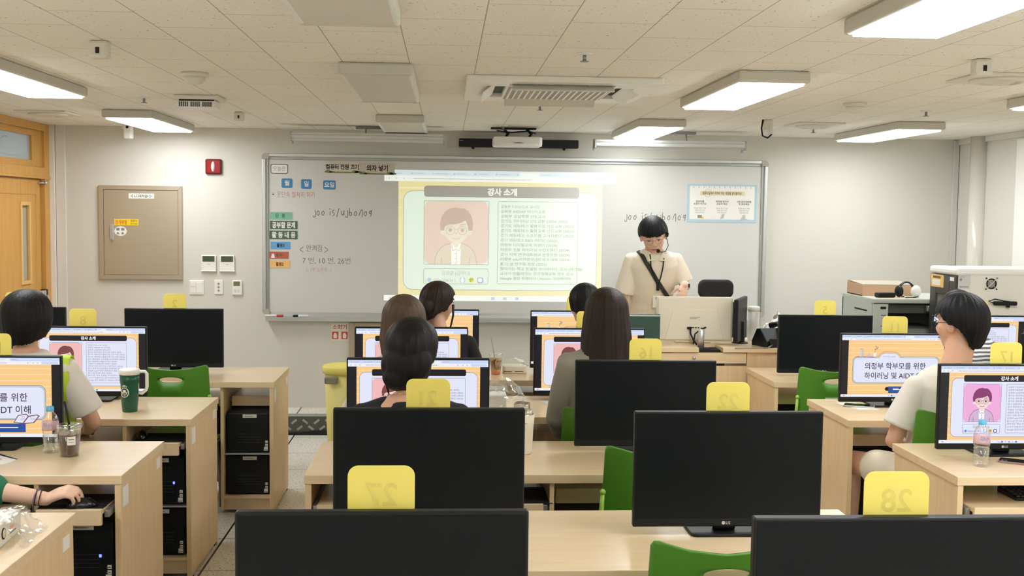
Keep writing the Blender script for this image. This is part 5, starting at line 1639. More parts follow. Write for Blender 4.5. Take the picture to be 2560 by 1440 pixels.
crumple(lambda u, v: (0.1 * math.cos(2 * PI * u) * (1 - 0.75 * v ** 2), 0.1 * math.sin(2 * PI * u) * (1 - 0.75 * v ** 2), 0.03 + 0.13 * v + 0.04 * v * math.cos(2 * PI * u)), 36, 16, 0.02, 12, mat('bag_white', (232, 230, 224), 0.35), 'film', pb_)
# teacher's chair
tc = thing('office_chair', 'black office chair behind the lectern, headrest above the white monitor', 'office chair', (2.037, 8.32, 0))
MB().prism(rr(0.27, 0.14, 0.05, cx=0, cy=1.21), -0.15, -0.10, 'y', bev=0.018).build('headrest', m_blackm, tc)
MB().prism(rr(0.46, 0.52, 0.08, cx=0, cy=0.85), -0.13, -0.09, 'y', bev=0.015).build('backrest', m_blackm, tc)
MB().box(-0.03, 0.03, -0.09, -0.06, 0.6, 1.2, 0.01).build('spine', m_black, tc)
MB().prism(rr(0.48, 0.46, 0.08, cy=-0.32), 0.44, 0.51, 'z', bev=0.02).build('seat', m_blackm, tc)
q = MB().lathe([(0.03, 0.08), (0.025, 0.44)], (0, -0.3, 0), 16)
for k in range(5):
    a = 2 * PI * k / 5
    q.tube([(0, -0.3, 0.1), (0.3 * math.cos(a), -0.3 + 0.3 * math.sin(a), 0.065)], 0.018, 8)
q.build('base', m_black, tc)
for k in range(5):
    a = 2 * PI * k / 5
    MB().ball((0.3 * math.cos(a), -0.3 + 0.3 * math.sin(a), 0.03), 0.03).build('caster', m_black, tc)
for s_ in (-1, 1):
    MB().tube([(s_ * 0.24, -0.3, 0.47), (s_ * 0.28, -0.3, 0.55), (s_ * 0.28, -0.3, 0.68)], 0.015, 8).box(s_ * 0.28 - 0.035, s_ * 0.28 + 0.035, -0.43, -0.17, 0.68, 0.705, 0.012).build('armrest', m_black, tc)

# ------------------------------------------------------------------ rack, cabinet and the clutter on them
rk = thing('network_rack', 'grey green network rack with an open front by the far corner', 'network rack', (3.35, 7.9, 0))
m_rack = mat('rack_grey_green', (190, 196, 184), 0.5, var=0.02)
x0, x1, y0, y1, zt = 3.026, 3.70, 7.62, 8.22, 1.19
q = MB().box(x0, x1, y0, y1, zt - 0.035, zt, 0.008)
q.box(x0, x1, y1 - 0.02, y1, 0.02, zt - 0.03)
q.box(x0, x0 + 0.02, y0 + 0.02, y1, 0.02, zt - 0.03, 0.004)
q.box(x1 - 0.02, x1, y0 + 0.02, y1, 0.02, zt - 0.03, 0.004)
q.box(x0, x1, y0, y1, 0.0, 0.04, 0.004)
q.build('body', m_rack, rk, world=True)
q = MB().box(x0 + 0.01, x0 + 0.115, y0, y0 + 0.02, 0.04, zt - 0.04, 0.003).box(x1 - 0.115, x1 - 0.01, y0, y0 + 0.02, 0.04, zt - 0.04, 0.003)
q.build('front_post', m_rack, rk, world=True)
q = MB()
for xx in (x0 + 0.062, x1 - 0.085):
    for i in range(12):
        q.box(xx, xx + 0.035, y0 - 0.0012, y0 + 0.001, 0.2 + i * 0.079, 0.205 + i * 0.079)
q.box(x0 + 0.058, x0 + 0.098, y0 - 0.004, y0 + 0.001, zt - 0.075, zt - 0.058, 0.002)
q.build('vent_slot', m_dark, rk, world=True)
MB().box(x0 + 0.12, x1 - 0.12, y0 + 0.06, y0 + 0.45, zt - 0.11, zt - 0.045, 0.003).build('rack_tray', mat('rack_dark', (78, 82, 74), 0.5), rk, world=True)
MB().box(x0 + 0.12, x1 - 0.12, y0 + 0.03, y0 + 0.5, 0.88, 0.97, 0.003).build('switch_unit', mat('rack_unit', (136, 138, 130), 0.5), rk, world=True)
q = MB().box(x0 + 0.12, x1 - 0.12, y0 + 0.02, y0 + 0.5, 0.78, 0.86, 0.004)
for i in range(3):
    q.lathe([(0.032, 0), (0.032, 0.004)], (x0 + 0.27 + i * 0.15, y0 + 0.018, 0.82), 20, 1)
q.build('power_unit', [mat('rack_black', (56, 58, 60), 0.5), m_offw], rk, world=True)
MB().box(x0 - 0.003, x0 + 0.001, y0 + 0.1, y0 + 0.34, 1.09, 1.1).build('vent_slot', m_dark, rk, world=True)
MB().box(x0 + 0.40, x0 + 0.43, y0 - 0.004, y0 + 0.03, 1.10, 1.14, 0.004).build('latch', m_alu, rk, world=True)
q = MB()
for i in range(5):
    q.tube([(x0 + 0.22 + 0.02 * i, y0 + 0.05, 0.9), (x0 + 0.2 + 0.03 * i, y0 + 0.0, 0.84), (x0 + 0.25 + 0.03 * i, y0 + 0.03, 0.78)], 0.005, 6)
q.build('patch_cable', m_offw, rk, world=True)
cab = thing('charging_cabinet', 'white tablet charging cabinet with a dark glass door', 'charging cabinet', (3.84, 7.4, 0))
x0, x1, y0, y1, zt = 3.428, 4.24, 7.2, 7.60, 1.43
m_cab = mat('cabinet_white', (230, 226, 214), 0.45, var=0.01)
MB().box(x0 + 0.03, x1, y0, y1, 0.06, zt - 0.045, 0.004).build('body', m_cab, cab, world=True)
MB().box(x0 - 0.005, x1 + 0.01, y0 - 0.008, y1 + 0.008, zt - 0.05, zt, 0.016).build('top', mat('cabinet_top_white', (240, 238, 232), 0.4, var=0.01), cab, world=True)
dd = MB()
dd.box(x0, x0 + 0.028, y0 + 0.004, y0 + 0.10, 0.08, zt - 0.055, 0.004)
dd.box(x0, x0 + 0.028, y1 - 0.10, y1 - 0.004, 0.08, zt - 0.055, 0.004)
dd.box(x0, x0 + 0.028, y0 + 0.10, y1 - 0.10, 1.24, zt - 0.055, 0.004)
dd.box(x0, x0 + 0.028, y0 + 0.10, y1 - 0.10, 0.08, 0.2, 0.004)
do = dd.build('door', mat('door_charcoal', (62, 62, 60), 0.35), cab, world=True)
MB().box(x0 + 0.008, x0 + 0.014, y0 + 0.10, y1 - 0.10, 0.2, 1.24).build('pane', mat('smoked_glass', (96, 96, 90), 0.12), do, world=True)
MB().box(x0 - 0.002, x0 + 0.0, y1 - 0.215, y1 - 0.02, 1.285, 1.372).box(x0 - 0.003, x0 - 0.0018, y1 - 0.17, y1 - 0.045, 1.298, 1.338, mi=1).box(x0 - 0.003, x0 - 0.0018, y1 - 0.17, y1 - 0.055, 1.347, 1.362, mi=2).build('door_notice', [mat('notice_orange', (236, 196, 116), 0.6), m_paper, mat('notice_ink', (120, 84, 30), 0.6)], do, world=True)
MB().box(x0 - 0.002, x0 + 0.0, y0 + 0.03, y0 + 0.09, 1.34, 1.366).build('door_sticker', m_paper, do, world=True)
q = MB()
fx, fz = 3.672, 1.327
def yfan(mb, prof, mi):
    o = MB().lathe(prof, seg=32)
    vs = [(fx + x, y0 - z, fz + y) for x, y, z in o.v]
    mb.add(vs, o.f, mi, False)
yfan(q, [(0.036, 0.001), (0.036, 0.005), (0.028, 0.005), (0.028, 0.001)], 0)
yfan(q, [(0.027, 0.001), (0.027, 0.002), (0, 0.002)], 1)
for a in range(4):
    an = PI / 4 + a * PI / 2
    q.lathe([(0.005, -0.001), (0.005, 0.006)], (0, 0, 0), 8)
    for k in range(len(q.v) - 16, len(q.v)):
        x, y, z = q.v[k]
        q.v[k] = (fx + 0.052 * math.cos(an) + x, y0 - z - 0.001, fz + 0.052 * math.sin(an) + y)
q.tube([(fx - 0.037, y0 - 0.006, fz - 0.037), (fx + 0.037, y0 - 0.006, fz + 0.037)], 0.003, 6, 2)
q.tube([(fx - 0.03, y0 - 0.006, fz + 0.03), (fx + 0.03, y0 - 0.006, fz - 0.03)], 0.002, 6, 2)
q.build('fan_grille', [m_black, m_grey, m_offw], cab, world=True)
MB().box(3.442, 3.526, y0 - 0.001, y0 + 0.001, 1.290, 1.396).box(3.442, 3.526, y0 - 0.0015, y0 - 0.0008, 1.383, 1.396, mi=1).box(3.45, 3.49, y0 - 0.0015, y0 - 0.0008, 1.37, 1.373, mi=2).box(3.45, 3.468, y0 - 0.0015, y0 - 0.0008, 1.345, 1.362, mi=2).box(3.45, 3.515, y0 - 0.0015, y0 - 0.0008, 1.30, 1.308, mi=2).build('rating_label', [mat('label_grey', (208, 208, 204), 0.5), m_print, m_grey], cab, world=True)
q = MB()
for xx in (x0 + 0.1, x1 - 0.1):
    for yy in (y0 + 0.08, y1 - 0.08):
        q.ball((xx, yy, 0.03), 0.03)
q.build('caster', m_black, cab, world=True)
ps_ = thing('power_strip', 'black power strip with a looped lead fixed to the charging cabinet', 'power strip', (3.745, 7.18, 1.196))
MB().box(-0.06, 0.10, -0.012, 0.018, -0.014, 0.014, 0.008).box(0.03, 0.05, -0.008, 0.012, -0.028, -0.012, 0.003).build('body', m_black, ps_)
MB().tube([(-0.06, 0, 0.0), (-0.1, -0.01, 0.016), (-0.06, -0.012, 0.03), (0.0, -0.012, 0.018), (0.05, -0.01, 0.012)], 0.004, 6).build('lead', m_black, ps_)
bx = thing('cardboard_box', 'open flat cardboard box on top of the network rack', 'box', (3.14, 8.0, 1.19))
m_card = mat('cardboard', (204, 168, 134), 0.7, var=0.05)
q = MB().box(-0.1, 0.30, -0.14, 0.16, 0, 0.006).box(-0.1, -0.094, -0.14, 0.16, 0, 0.085).box(-0.1, 0.3, -0.146, -0.14, 0, 0.08).box(-0.1, 0.3, 0.154, 0.16, 0, 0.1).box(0.294, 0.3, -0.14, 0.16, 0, 0.075)
q.build('tray', m_card, bx)
MB().box(-0.09, 0.29, -0.13, 0.15, 0.075, 0.081, mtx=Matrix.Translation((0, 0, 0.01)) @ Matrix.Rotation(R(3), 4, 'X')).build('flap', mat('cardboard_grey', (170, 164, 144), 0.7), bx)
hp = thing('headphones', 'white and black headphones lying on the network rack', 'headphones', (3.33, 7.72, 1.19), R(20))
MB().tube([(-0.07 * math.cos(t), 0.03, 0.045 + 0.065 * math.sin(t)) for t in [PI * i / 14 for i in range(15)]], [(0.012, 0.006)] * 15, 10).build('headband', m_black, hp)
MB().ball((0.055, -0.01, 0.045), (0.044, 0.026, 0.044)).build('ear_cup', m_white, hp)
MB().ball((-0.065, 0.03, 0.045), (0.022, 0.04, 0.042)).build('ear_cup', m_black, hp)
MB().tube([(0.06, -0.03, 0.01), (0.0, -0.06, 0.006), (-0.08, -0.05, 0.006)], 0.003, 6).build('cable', m_black, hp)
ad = thing('adapter', 'black power adapter beside the headphones on the rack', 'power adapter', (3.15, 7.71, 1.1915), R(8))
MB().box(-0.07, 0.07, -0.03, 0.03, 0, 0.035, 0.01).build('body', m_black, ad)
MB().tube([(0.07, 0, 0.02), (0.1, 0.02, 0.03), (0.12, 0.0, 0.01), (0.14, -0.02, 0.004)], 0.004, 6).build('lead', m_black, ad)
sheet('paper_sheet', 'loose tan sheet and letter lying on the front edge of the network rack', 'paper', [(3.09, 7.63), (3.3, 7.63), (3.3, 7.75), (3.07, 7.75)], 1.19, mat('paper_tan', (206, 184, 150), 0.7))
# yellow bin behind the middle desk
yb = thing('yellow_bin', 'pale yellow waste bin with a handle by the middle block desk', 'waste bin', (-0.69, 7.55, 0))
MB().lathe([(0.0, 0.0), (0.1, 0.0), (0.11, 0.02), (0.135, 0.69), (0.128, 0.69), (0.1, 0.03)], seg=36).build('body', mat('bin_yellow', (238, 226, 140), 0.45), yb)
MB().lathe([(0.134, 0.655), (0.15, 0.66), (0.152, 0.70), (0.14, 0.71), (0.128, 0.70)], seg=36).build('rim', mat('bin_rim', (244, 230, 120), 0.45), yb)
MB().box(-0.12, -0.03, -0.165, -0.125, 0.60, 0.65, 0.01).build('clip', mat('clip_grey', (150, 150, 130), 0.3, metal=0.5), yb)
# ------------------------------------------------------------------ people
m_skin = mat('skin', (222, 172, 142), 0.5, var=0.03, scale=20)
m_skin2 = mat('skin_light', (232, 190, 164), 0.5, var=0.03, scale=20)
m_eye = mat('eye_white', (238, 234, 228), 0.3, var=0)
m_iris = mat('iris_dark', (36, 26, 22), 0.2, var=0)
m_lip = mat('lip', (176, 100, 92), 0.45, var=0.02)
def hairmat(name, rgb, rough=0.52):
    return mat(name, rgb, rough, var=0.55, scale=70, stretch=(1, 1, 0.05), bump=0.5, bscale=120, spec=0.22)
m_hairb = hairmat('hair_black', (22, 21, 23))
m_hairbr = hairmat('hair_brown', (86, 68, 54))
m_haird = hairmat('hair_dark_brown', (44, 33, 28))
def cloth(name, rgb, rough=0.85):
    return mat(name, rgb, rough, var=0.05, scale=14, bump=0.35, bscale=22)

def merge(mb, name, mats, parent, voxel=0.008, smooth=6):
    """fuse overlapping closed pieces into one continuous skin"""
    me = bpy.data.meshes.new(name)
    me.from_pydata(mb.v, [], mb.f)
    ob = bpy.data.objects.new(name, me)
    COL.objects.link(ob)
    rm_ = ob.modifiers.new('r', 'REMESH')
    rm_.mode = 'VOXEL'
    rm_.voxel_size = voxel
    if smooth:
        sm_ = ob.modifiers.new('s', 'SMOOTH')
        sm_.factor = 0.5
        sm_.iterations = smooth
    dg = bpy.context.evaluated_depsgraph_get()
    new = bpy.data.meshes.new_from_object(ob.evaluated_get(dg))
    bpy.data.objects.remove(ob)
    bpy.data.meshes.remove(me)
    new.name = name
    new.materials.clear()
    new.materials.append(mats)
    new.polygons.foreach_set('use_smooth', [True] * len(new.polygons))
    new.polygons.foreach_set('material_index', [0] * len(new.polygons))
    o = bpy.data.objects.new(name, new)
    COL.objects.link(o)
    o.parent = parent
    return o

def limb(mb, pts, rads, seg=12):
    mb.tube(pts, rads, seg)
    for p, r_ in zip(pts, rads):
        rr_ = r_ if not isinstance(r_, (tuple, list)) else min(r_)
        mb.ball(p, rr_ * 0.985, 12, 8)

def hand(mb, wr, d, n, side, s=1.0, curl=(0.5, 0.5, 0.5, 0.5), spread=0.02, thumb=(0.5, 0.35)):
    """palm, four unequal fingers bent at two knuckles, and a thumb leaving the side of the palm"""
    d = Vector(d).normalized()
    n = Vector(n)
    n = (n - d * n.dot(d)).normalized()
    l = d.cross(n).normalized() * side          # towards the index finger / thumb side
    wr = Vector(wr)
    lens = (0.066, 0.075, 0.070, 0.054)
    tips = []
    for i in range(4):
        off = (1.5 - i) * spread * s
        kn = wr + d * (0.088 - 0.006 * abs(i - 1.2)) * s + l * off + n * 0.004 * s
        base = wr + l * off * 0.62 + d * 0.012 * s
        limb(mb, [base, base.lerp(kn, .5) + n * 0.003 * s, kn], [0.0145 * s, 0.0135 * s, 0.0112 * s], 10)
        dirn = d + l * (1.5 - i) * 0.05
        p = kn
        c = curl[i]
        P = [p]
        ang = 0
        for k, f in enumerate((0.46, 0.31, 0.23)):
            ang += c * (0.9, 1.2, 0.7)[k]
            v = dirn.normalized() * math.cos(ang) - n * math.sin(ang)
            p = p + v * lens[i] * f * s
            P.append(p)
        limb(mb, P, [0.0105 * s, 0.0092 * s, 0.0083 * s, 0.0068 * s], 10)
        tips.append(p)
    b0 = wr + d * 0.022 * s + l * 0.020 * s - n * 0.002 * s
    b1 = b0 + (d * 0.55 + l * thumb[0] * 1.3 - n * thumb[1]).normalized() * 0.042 * s
    b2 = b1 + (d * 0.85 + l * thumb[0] * 0.55 - n * thumb[1]).normalized() * 0.030 * s
    b3 = b2 + (d * 0.9 + l * thumb[0] * 0.1 - n * thumb[1]).normalized() * 0.022 * s
    limb(mb, [b0, b1, b2, b3], [0.015 * s, 0.0118 * s, 0.0105 * s, 0.008 * s], 10)
    return tips

def head_prims(mb, s=1.0):
    mb.ball((0, -0.012 * s, 0.022 * s), (0.075 * s, 0.094 * s, 0.092 * s), 24, 16)
    mb.ball((0, 0.018 * s, -0.025 * s), (0.064 * s, 0.076 * s, 0.082 * s), 24, 16)
    mb.ball((0, 0.028 * s, -0.072 * s), (0.050 * s, 0.055 * s, 0.042 * s), 20, 12)
    mb.ball((0, 0.062 * s, -0.092 * s), (0.022 * s, 0.020 * s, 0.019 * s))
    mb.tube([(0, 0.086 * s, 0.006 * s), (0, 0.098 * s, -0.014 * s), (0, 0.106 * s, -0.030 * s)], [0.007 * s, 0.009 * s, 0.012 * s], 12)
    mb.ball((0, 0.101 * s, -0.033 * s), (0.016 * s, 0.012 * s, 0.009 * s))
    mb.ball((0, 0.076 * s, 0.024 * s), (0.050 * s, 0.016 * s, 0.011 * s))
    mb.ball((0, 0.085 * s, -0.060 * s), (0.022 * s, 0.010 * s, 0.006 * s))
    mb.ball((0, 0.084 * s, -0.070 * s), (0.020 * s, 0.011 * s, 0.007 * s))
    for q in (-1, 1):
        mb.ball((q * 0.036 * s, 0.060 * s, -0.030 * s), (0.026 * s, 0.022 * s, 0.026 * s))
        mb.ball((q * 0.076 * s, -0.010 * s, -0.014 * s), (0.009 * s, 0.021 * s, 0.032 * s))
        mb.ball((q * 0.082 * s, -0.016 * s, -0.006 * s), (0.006 * s, 0.017 * s, 0.022 * s))

def catmull_prof(prof, z):
    for (za, *A), (zb, *B) in zip(prof, prof[1:]):
        if zb <= z <= za:
            t = (za - z) / max(1e-6, za - zb)
            t = t * t * (3 - 2 * t) * 0.5 + t * 0.5
            return [a + (b_ - a) * t for a, b_ in zip(A, B)]
    return list(prof[-1][1:])

def hair(parent, M, name, mm, below, fuse=0, front=0.055, back=-0.10, a0=62, a1=95, side=None, top=0.122, rx=0.088, ry=0.108, cy=-0.012, amp=0.004, jag=0.012, seed=1, extra=None, nu=120, nv=46, inner=0.014):
    """hair shell round the head: rings below the crown follow `below`; the face side ends at `front`, the rest at `back`"""
    zc = 0.02
    vs, fs = [], []
    side = back if side is None else side
    def zbot(th):
        a = abs((math.degrees(th) + 180) % 360 - 180)     # angle from the face
        j = jag * (noise.noise(Vector((th * 6, seed, 0))) + 0.6 * noise.noise(Vector((th * 19, seed, 3))))
        if a < a0:
            return front + j * 0.6
        if a < a1:
            t = (a - a0) / (a1 - a0)
            return front + (side - front) * t * t * (3 - 2 * t) + j
        t = min(1, (a - a1) / max(1, 150 - a1))
        return side + (back - side) * t * t * (3 - 2 * t) + j
    prof = [(zc, cy, rx, ry)] + below
    for lay in (0, 1):
        for j in range(nv + 1):
            v = j / nv
            for i in range(nu):
                th = 2 * PI * i / nu
                zb = zbot(th)
                z = top - (top - zb) * (v ** 1.25)
                if z >= zc:
                    k = math.sqrt(max(0.0, 1 - ((z - zc) / (top - zc)) ** 2))
                    c_, x_, y_ = cy, rx * k, ry * k
                else:
                    c_, x_, y_ = catmull_prof(prof, z)
                st = amp * (noise.noise(Vector((th * 9, z * 5, seed))) + 0.7 * noise.noise(Vector((th * 30, z * 3, seed + 4))))
                st *= min(1, v * 3)
                d_ = st - (inner if lay else 0)
                vs.append(((x_ + d_) * math.sin(th), c_ + (y_ + d_) * math.cos(th), z - (0.010 * (1 - v) if lay else 0)))
    W = (nv + 1) * nu
    for j in range(nv):
        for i in range(nu):
            k = (i + 1) % nu
            a, b_, c, d_ = j * nu + i, j * nu + k, (j + 1) * nu + k, (j + 1) * nu + i
            fs.append((a, d_, c, b_))
            fs.append((W + a, W + b_, W + c, W + d_))
    for i in range(nu):
        k = (i + 1) % nu
        fs.append((nv * nu + i, W + nv * nu + i, W + nv * nu + k, nv * nu + k))
    mb = MB()
    mb.M = M
    mb.add(vs, fs, 0, True)
    if extra:
        extra(mb)
    if fuse:
        return merge(mb, name, mm, parent, fuse, 3)
    return mb.build(name, mm, parent)

def lump(mb, c, r, seed=0, amp=0.12, seg=28, ring=18):
    o = MB().ball((0, 0, 0), (1, 1, 1), seg, ring)
    vs = []
    for x, y, z in o.v:
        k = 1 + amp * noise.noise(Vector((x * 1.4 + seed, y * 1.4, z * 1.4))) + amp * 0.6 * noise.noise(Vector((math.atan2(x, y) * 7, z * 1.2, seed)))
        vs.append((c[0] + x * r[0] * k, c[1] + y * r[1] * k, c[2] + z * r[2] * k))
    mb.add(vs, o.f, 0, True)

def face_parts(root, M, down=0.0, s=1.0):
    e = MB()
    e.M = M
    b_ = MB()
    b_.M = M
    for q in (-1, 1):
        e.ball((q * 0.031 * s, 0.080 * s, 0.002 * s), (0.0135 * s, 0.0095 * s, (0.0065 - 0.0035 * down) * s), 14, 8)
        e.ball((q * 0.031 * s, 0.0885 * s, (0.001 - 0.003 * down) * s), (0.0058 * s, 0.003 * s, (0.0055 - 0.0025 * down) * s), 12, 8, mi=1)
        e.tube([(q * 0.044 * s, 0.082 * s, (0.006 - 0.003 * down) * s), (q * 0.031 * s, 0.0895 * s, (0.009 - 0.004 * down) * s), (q * 0.018 * s, 0.087 * s, (0.006 - 0.003 * down) * s)], 0.0016 * s, 6, mi=1)
        b_.tube([(q * 0.048 * s, 0.078 * s, 0.024 * s), (q * 0.034 * s, 0.088 * s, 0.029 * s), (q * 0.016 * s, 0.0915 * s, 0.025 * s)], [0.0025 * s, 0.004 * s, 0.003 * s], 8)
    e.build('eyes', [m_eye, m_iris], root)
    b_.build('eyebrows', m_iris, root)
    m_ = MB()
    m_.M = M
    m_.tube([(-0.022 * s, 0.0885 * s, -0.0655 * s), (0, 0.0955 * s, -0.066 * s), (0.022 * s, 0.0885 * s, -0.0655 * s)], [0.002 * s, 0.0048 * s, 0.002 * s], 8)
    m_.build('lips', m_lip, root)

def glasses(root, M, mm, s=1.0, r=0.022):
    g_ = MB()
    g_.M = M
    for q in (-1, 1):
        g_.tube([(q * 0.032 * s + r * s * math.cos(t) * 1.08, 0.104 * s - 0.012 * s * abs(math.cos(t)) * (1 if q * math.cos(t) > 0 else 0), -0.004 * s + r * s * 0.9 * math.sin(t)) for t in [2 * PI * k / 24 for k in range(24)]], 0.0012 * s, 6, closed=True)
        g_.tube([(q * 0.056 * s, 0.094 * s, 0.004 * s), (q * 0.078 * s, 0.06 * s, 0.004 * s), (q * 0.084 * s, -0.005 * s, 0.0), (q * 0.082 * s, -0.025 * s, -0.014 * s)], 0.0016 * s, 6)
    g_.tube([(-0.010 * s, 0.105 * s, 0.002 * s), (0.0, 0.109 * s, 0.006 * s), (0.010 * s, 0.105 * s, 0.002 * s)], 0.0016 * s, 6)
    g_.build('glasses', mm, root)

def person(label, x, y, rz=0.0, H=1.40, hx=0.0, hy=0.03, yaw=0.0, pitch=0.0, roll=0.0, sh=0.165, wide=1.0, skin=None, voxel=0.008, arms=None, legs=None, lean=0.0, standing=False, hs=1.0, hands=True, smooth=6, neck=0.050, drop=0.322, fat=1.0, down=0.0):
    """one continuous body; everything in the person's own frame, facing +Y, origin on the floor"""
    skin = skin or m_skin
    root = thing('person', label, 'person', (x, y, 0), rz)
    hz = H - 0.125 * hs
    M = Matrix.Translation((hx, hy, hz)) @ Euler((R(-pitch), R(roll), R(yaw)), 'YXZ').to_matrix().to_4x4()
    zs = H - drop
    base = 0.575 if not standing else 0.98
    f = (zs - base)
    T_ = [(base - 0.03, 0.0, 0.150, 0.115), (base + 0.10 * f, 0.0, 0.160, 0.118), (base + 0.36 * f, 0.0, 0.138, 0.104), (base + 0.68 * f, 0.005, 0.150, 0.110), (base + 0.90 * f, 0.0, 0.158, 0.102), (zs + 0.012, -0.004, 0.128, 0.078), (zs + 0.045, -0.006, 0.075, 0.060)]
    def tor(mb, inf=0.0, lo=0, hi=7, wx=1.0):
        P, Q = [], []
        for z_, y_, a, c in T_[lo:hi]:
            t = (z_ - base) / f
            P.append((hx * t * 0.6, y_ + lean * t + (hy - 0.03) * t * 0.6, z_))
            Q.append((c * wide + inf, a * wide * wx + inf))
        mb.tube(P, Q, 28)
        mb.ball(P[0], (Q[0][1] * 0.98, Q[0][0] * 0.98, 0.065), 24, 12)
    top = (hx * 0.6, lean + (hy - 0.03) * 0.6 - 0.006, zs + 0.03)
    A = arms or {}
    shL = Vector((-sh + top[0], lean + (hy - 0.03) * 0.6, zs - 0.035))
    shR = Vector((sh + top[0], lean + (hy - 0.03) * 0.6, zs - 0.035))
    J = {'L': [shL, Vector((-0.225, lean + 0.07, zs - 0.27)), Vector((-0.13, 0.30, 0.712))], 'R': [shR, Vector((0.225, lean + 0.07, zs - 0.27)), Vector((0.13, 0.30, 0.712))]}
    for k in A:
        J[k] = [Vector(A[k][0]) if A[k][0] is not None else J[k][0], Vector(A[k][1]), Vector(A[k][2])]
    G = legs or {'L': [(-0.09, 0.02, 0.53), (-0.10, 0.43, 0.48), (-0.10, 0.45, 0.09)], 'R': [(0.09, 0.02, 0.53), (0.10, 0.43, 0.48), (0.10, 0.45, 0.09)]}
    b_ = MB()
    tor(b_)
    nk = M @ Vector((0, -0.012, -0.07))
    limb(b_, [top, tuple(Vector(top).lerp(nk, 0.5)), tuple(nk)], [neck * 1.12, neck, neck * 1.02], 20)
    h_ = MB()
    h_.M = M @ Matrix.Diagonal((fat, 1.0, 1.0, 1.0))
    head_prims(h_, hs)
    b_.add(h_.v, h_.f)
    info = {'M': M, 'J': J, 'G': G, 'tor': tor, 'T': T_, 'zs': zs, 'top': top, 'tips': {}}
    for k, sd in (('L', -1), ('R', 1)):
        s0, e0, w0 = J[k]
        limb(b_, [s0, s0.lerp(e0, 0.5), e0], [0.046, 0.043, 0.037], 14)
        limb(b_, [e0, e0.lerp(w0, 0.35), w0], [0.038, 0.037, 0.0255], 14)
        ha = (A.get(k) or [0, 0, 0, None])
        ha = ha[3] if len(ha) > 3 and ha[3] else {}
        d = Vector(ha.get('d', (w0 - e0)))
        info['tips'][k] = hand(b_, w0, d, ha.get('n', (0, 0, 1)), ha.get('side', -sd), ha.get('s', 1.0), ha.get('curl', (0.12, 0.12, 0.12, 0.14)), thumb=ha.get('thumb', (0.5, 0.35)))
        hp, kn_, an = [Vector(p) for p in G[k]]
        limb(b_, [hp, hp.lerp(kn_, 0.5), kn_], [0.082 * wide, 0.070 * wide, 0.054], 16)
        limb(b_, [kn_, kn_.lerp(an, 0.35), an], [0.052, 0.050, 0.036], 14)
        limb(b_, [an, an + Vector((0, 0.07, -0.04)), an + Vector((0, 0.15, -0.058))], [0.036, 0.034, 0.026], 12)
    merge(b_, 'body', skin, root, voxel, smooth)
    face_parts(root, M @ Matrix.Diagonal((fat, 1.0, 1.0, 1.0)), down, hs)
    for k in ('L', 'R'):
        an = Vector(G[k][2])
        sh_ = MB()
        limb(sh_, [an + Vector((0, -0.035, -0.05)), an + Vector((0, 0.07, -0.052)), an + Vector((0, 0.165, -0.06))], [0.042, 0.046, 0.034], 14)
        merge(sh_, 'shoe', m_black, root, 0.012, 3)
    return root, info

def shirt(root, I, mm, inf=0.014, sleeve=0.62, flare=0.022, voxel=0.008, neck_hi=7, wx=1.0, lo=0, both=True, name='shirt', smooth=3, drop=0.0):
    b_ = MB()
    I['tor'](b_, inf, lo, neck_hi, wx)
    t = Vector(I['top'])
    b_.ball(tuple(t - Vector((0, 0, 0.016))), (0.080 + inf, 0.064 + inf, 0.034), 20, 10)
    for k in ('L', 'R'):
        s0, e0, w0 = I['J'][k]
        if sleeve <= 1:
            e = s0.lerp(e0, sleeve)
            limb(b_, [t.lerp(s0, 0.5), s0, s0.lerp(e, 0.5)], [0.046, 0.044 + inf * 0.6, 0.044 + inf * 0.7 + flare * 0.4], 18)
            b_.tube([s0.lerp(e, 0.3), s0.lerp(e, 0.6), e], [0.044 + inf * 0.65 + flare * 0.25, 0.044 + inf * 0.7 + flare * 0.55, 0.042 + inf * 0.7 + flare], 18)
        else:
            w_ = e0.lerp(w0, sleeve - 1)
            limb(b_, [t.lerp(s0, 0.5), s0, s0.lerp(e0, 0.5), e0, w_], [0.046, 0.045 + inf * 0.6, 0.046 + inf * 0.7, 0.042 + inf * 0.7, 0.036 + inf * 0.7 + flare], 18)
    return merge(b_, name, mm, root, voxel, smooth)

def trousers(root, I, mm, upto=2.0, inf=0.012, voxel=0.012, name='trousers'):
    b_ = MB()
    I['tor'](b_, inf, 0, 3)
    for k in ('L', 'R'):
        hp, kn_, an = [Vector(p) for p in I['G'][k]]
        if upto <= 1:
            e = hp.lerp(kn_, upto)
            limb(b_, [hp, hp.lerp(e, .5), e], [0.088 + inf, 0.082 + inf, 0.076 + inf], 16)
        else:
            limb(b_, [hp, hp.lerp(kn_, 0.5), kn_], [0.084 + inf, 0.074 + inf, 0.058 + inf], 16)
            limb(b_, [kn_, kn_.lerp(an, 0.5), kn_.lerp(an, min(1, upto - 1) * 0.94)], [0.058 + inf, 0.052 + inf, 0.048 + inf], 14)
    return merge(b_, name, mm, root, voxel, 4)

c_black = cloth('cloth_black', (26, 26, 28))
c_white = cloth('cloth_white', (232, 226, 214))
c_cream = cloth('cloth_cream', (236, 224, 202))
c_jean = cloth('cloth_charcoal', (48, 50, 56))
c_greyb = cloth('blouse_grey', (150, 146, 130), 0.55)
c_green = cloth('cloth_green', (40, 120, 86))
c_short = cloth('shorts_beige', (216, 206, 184))
c_pale = cloth('cloth_pale', (206, 200, 190))

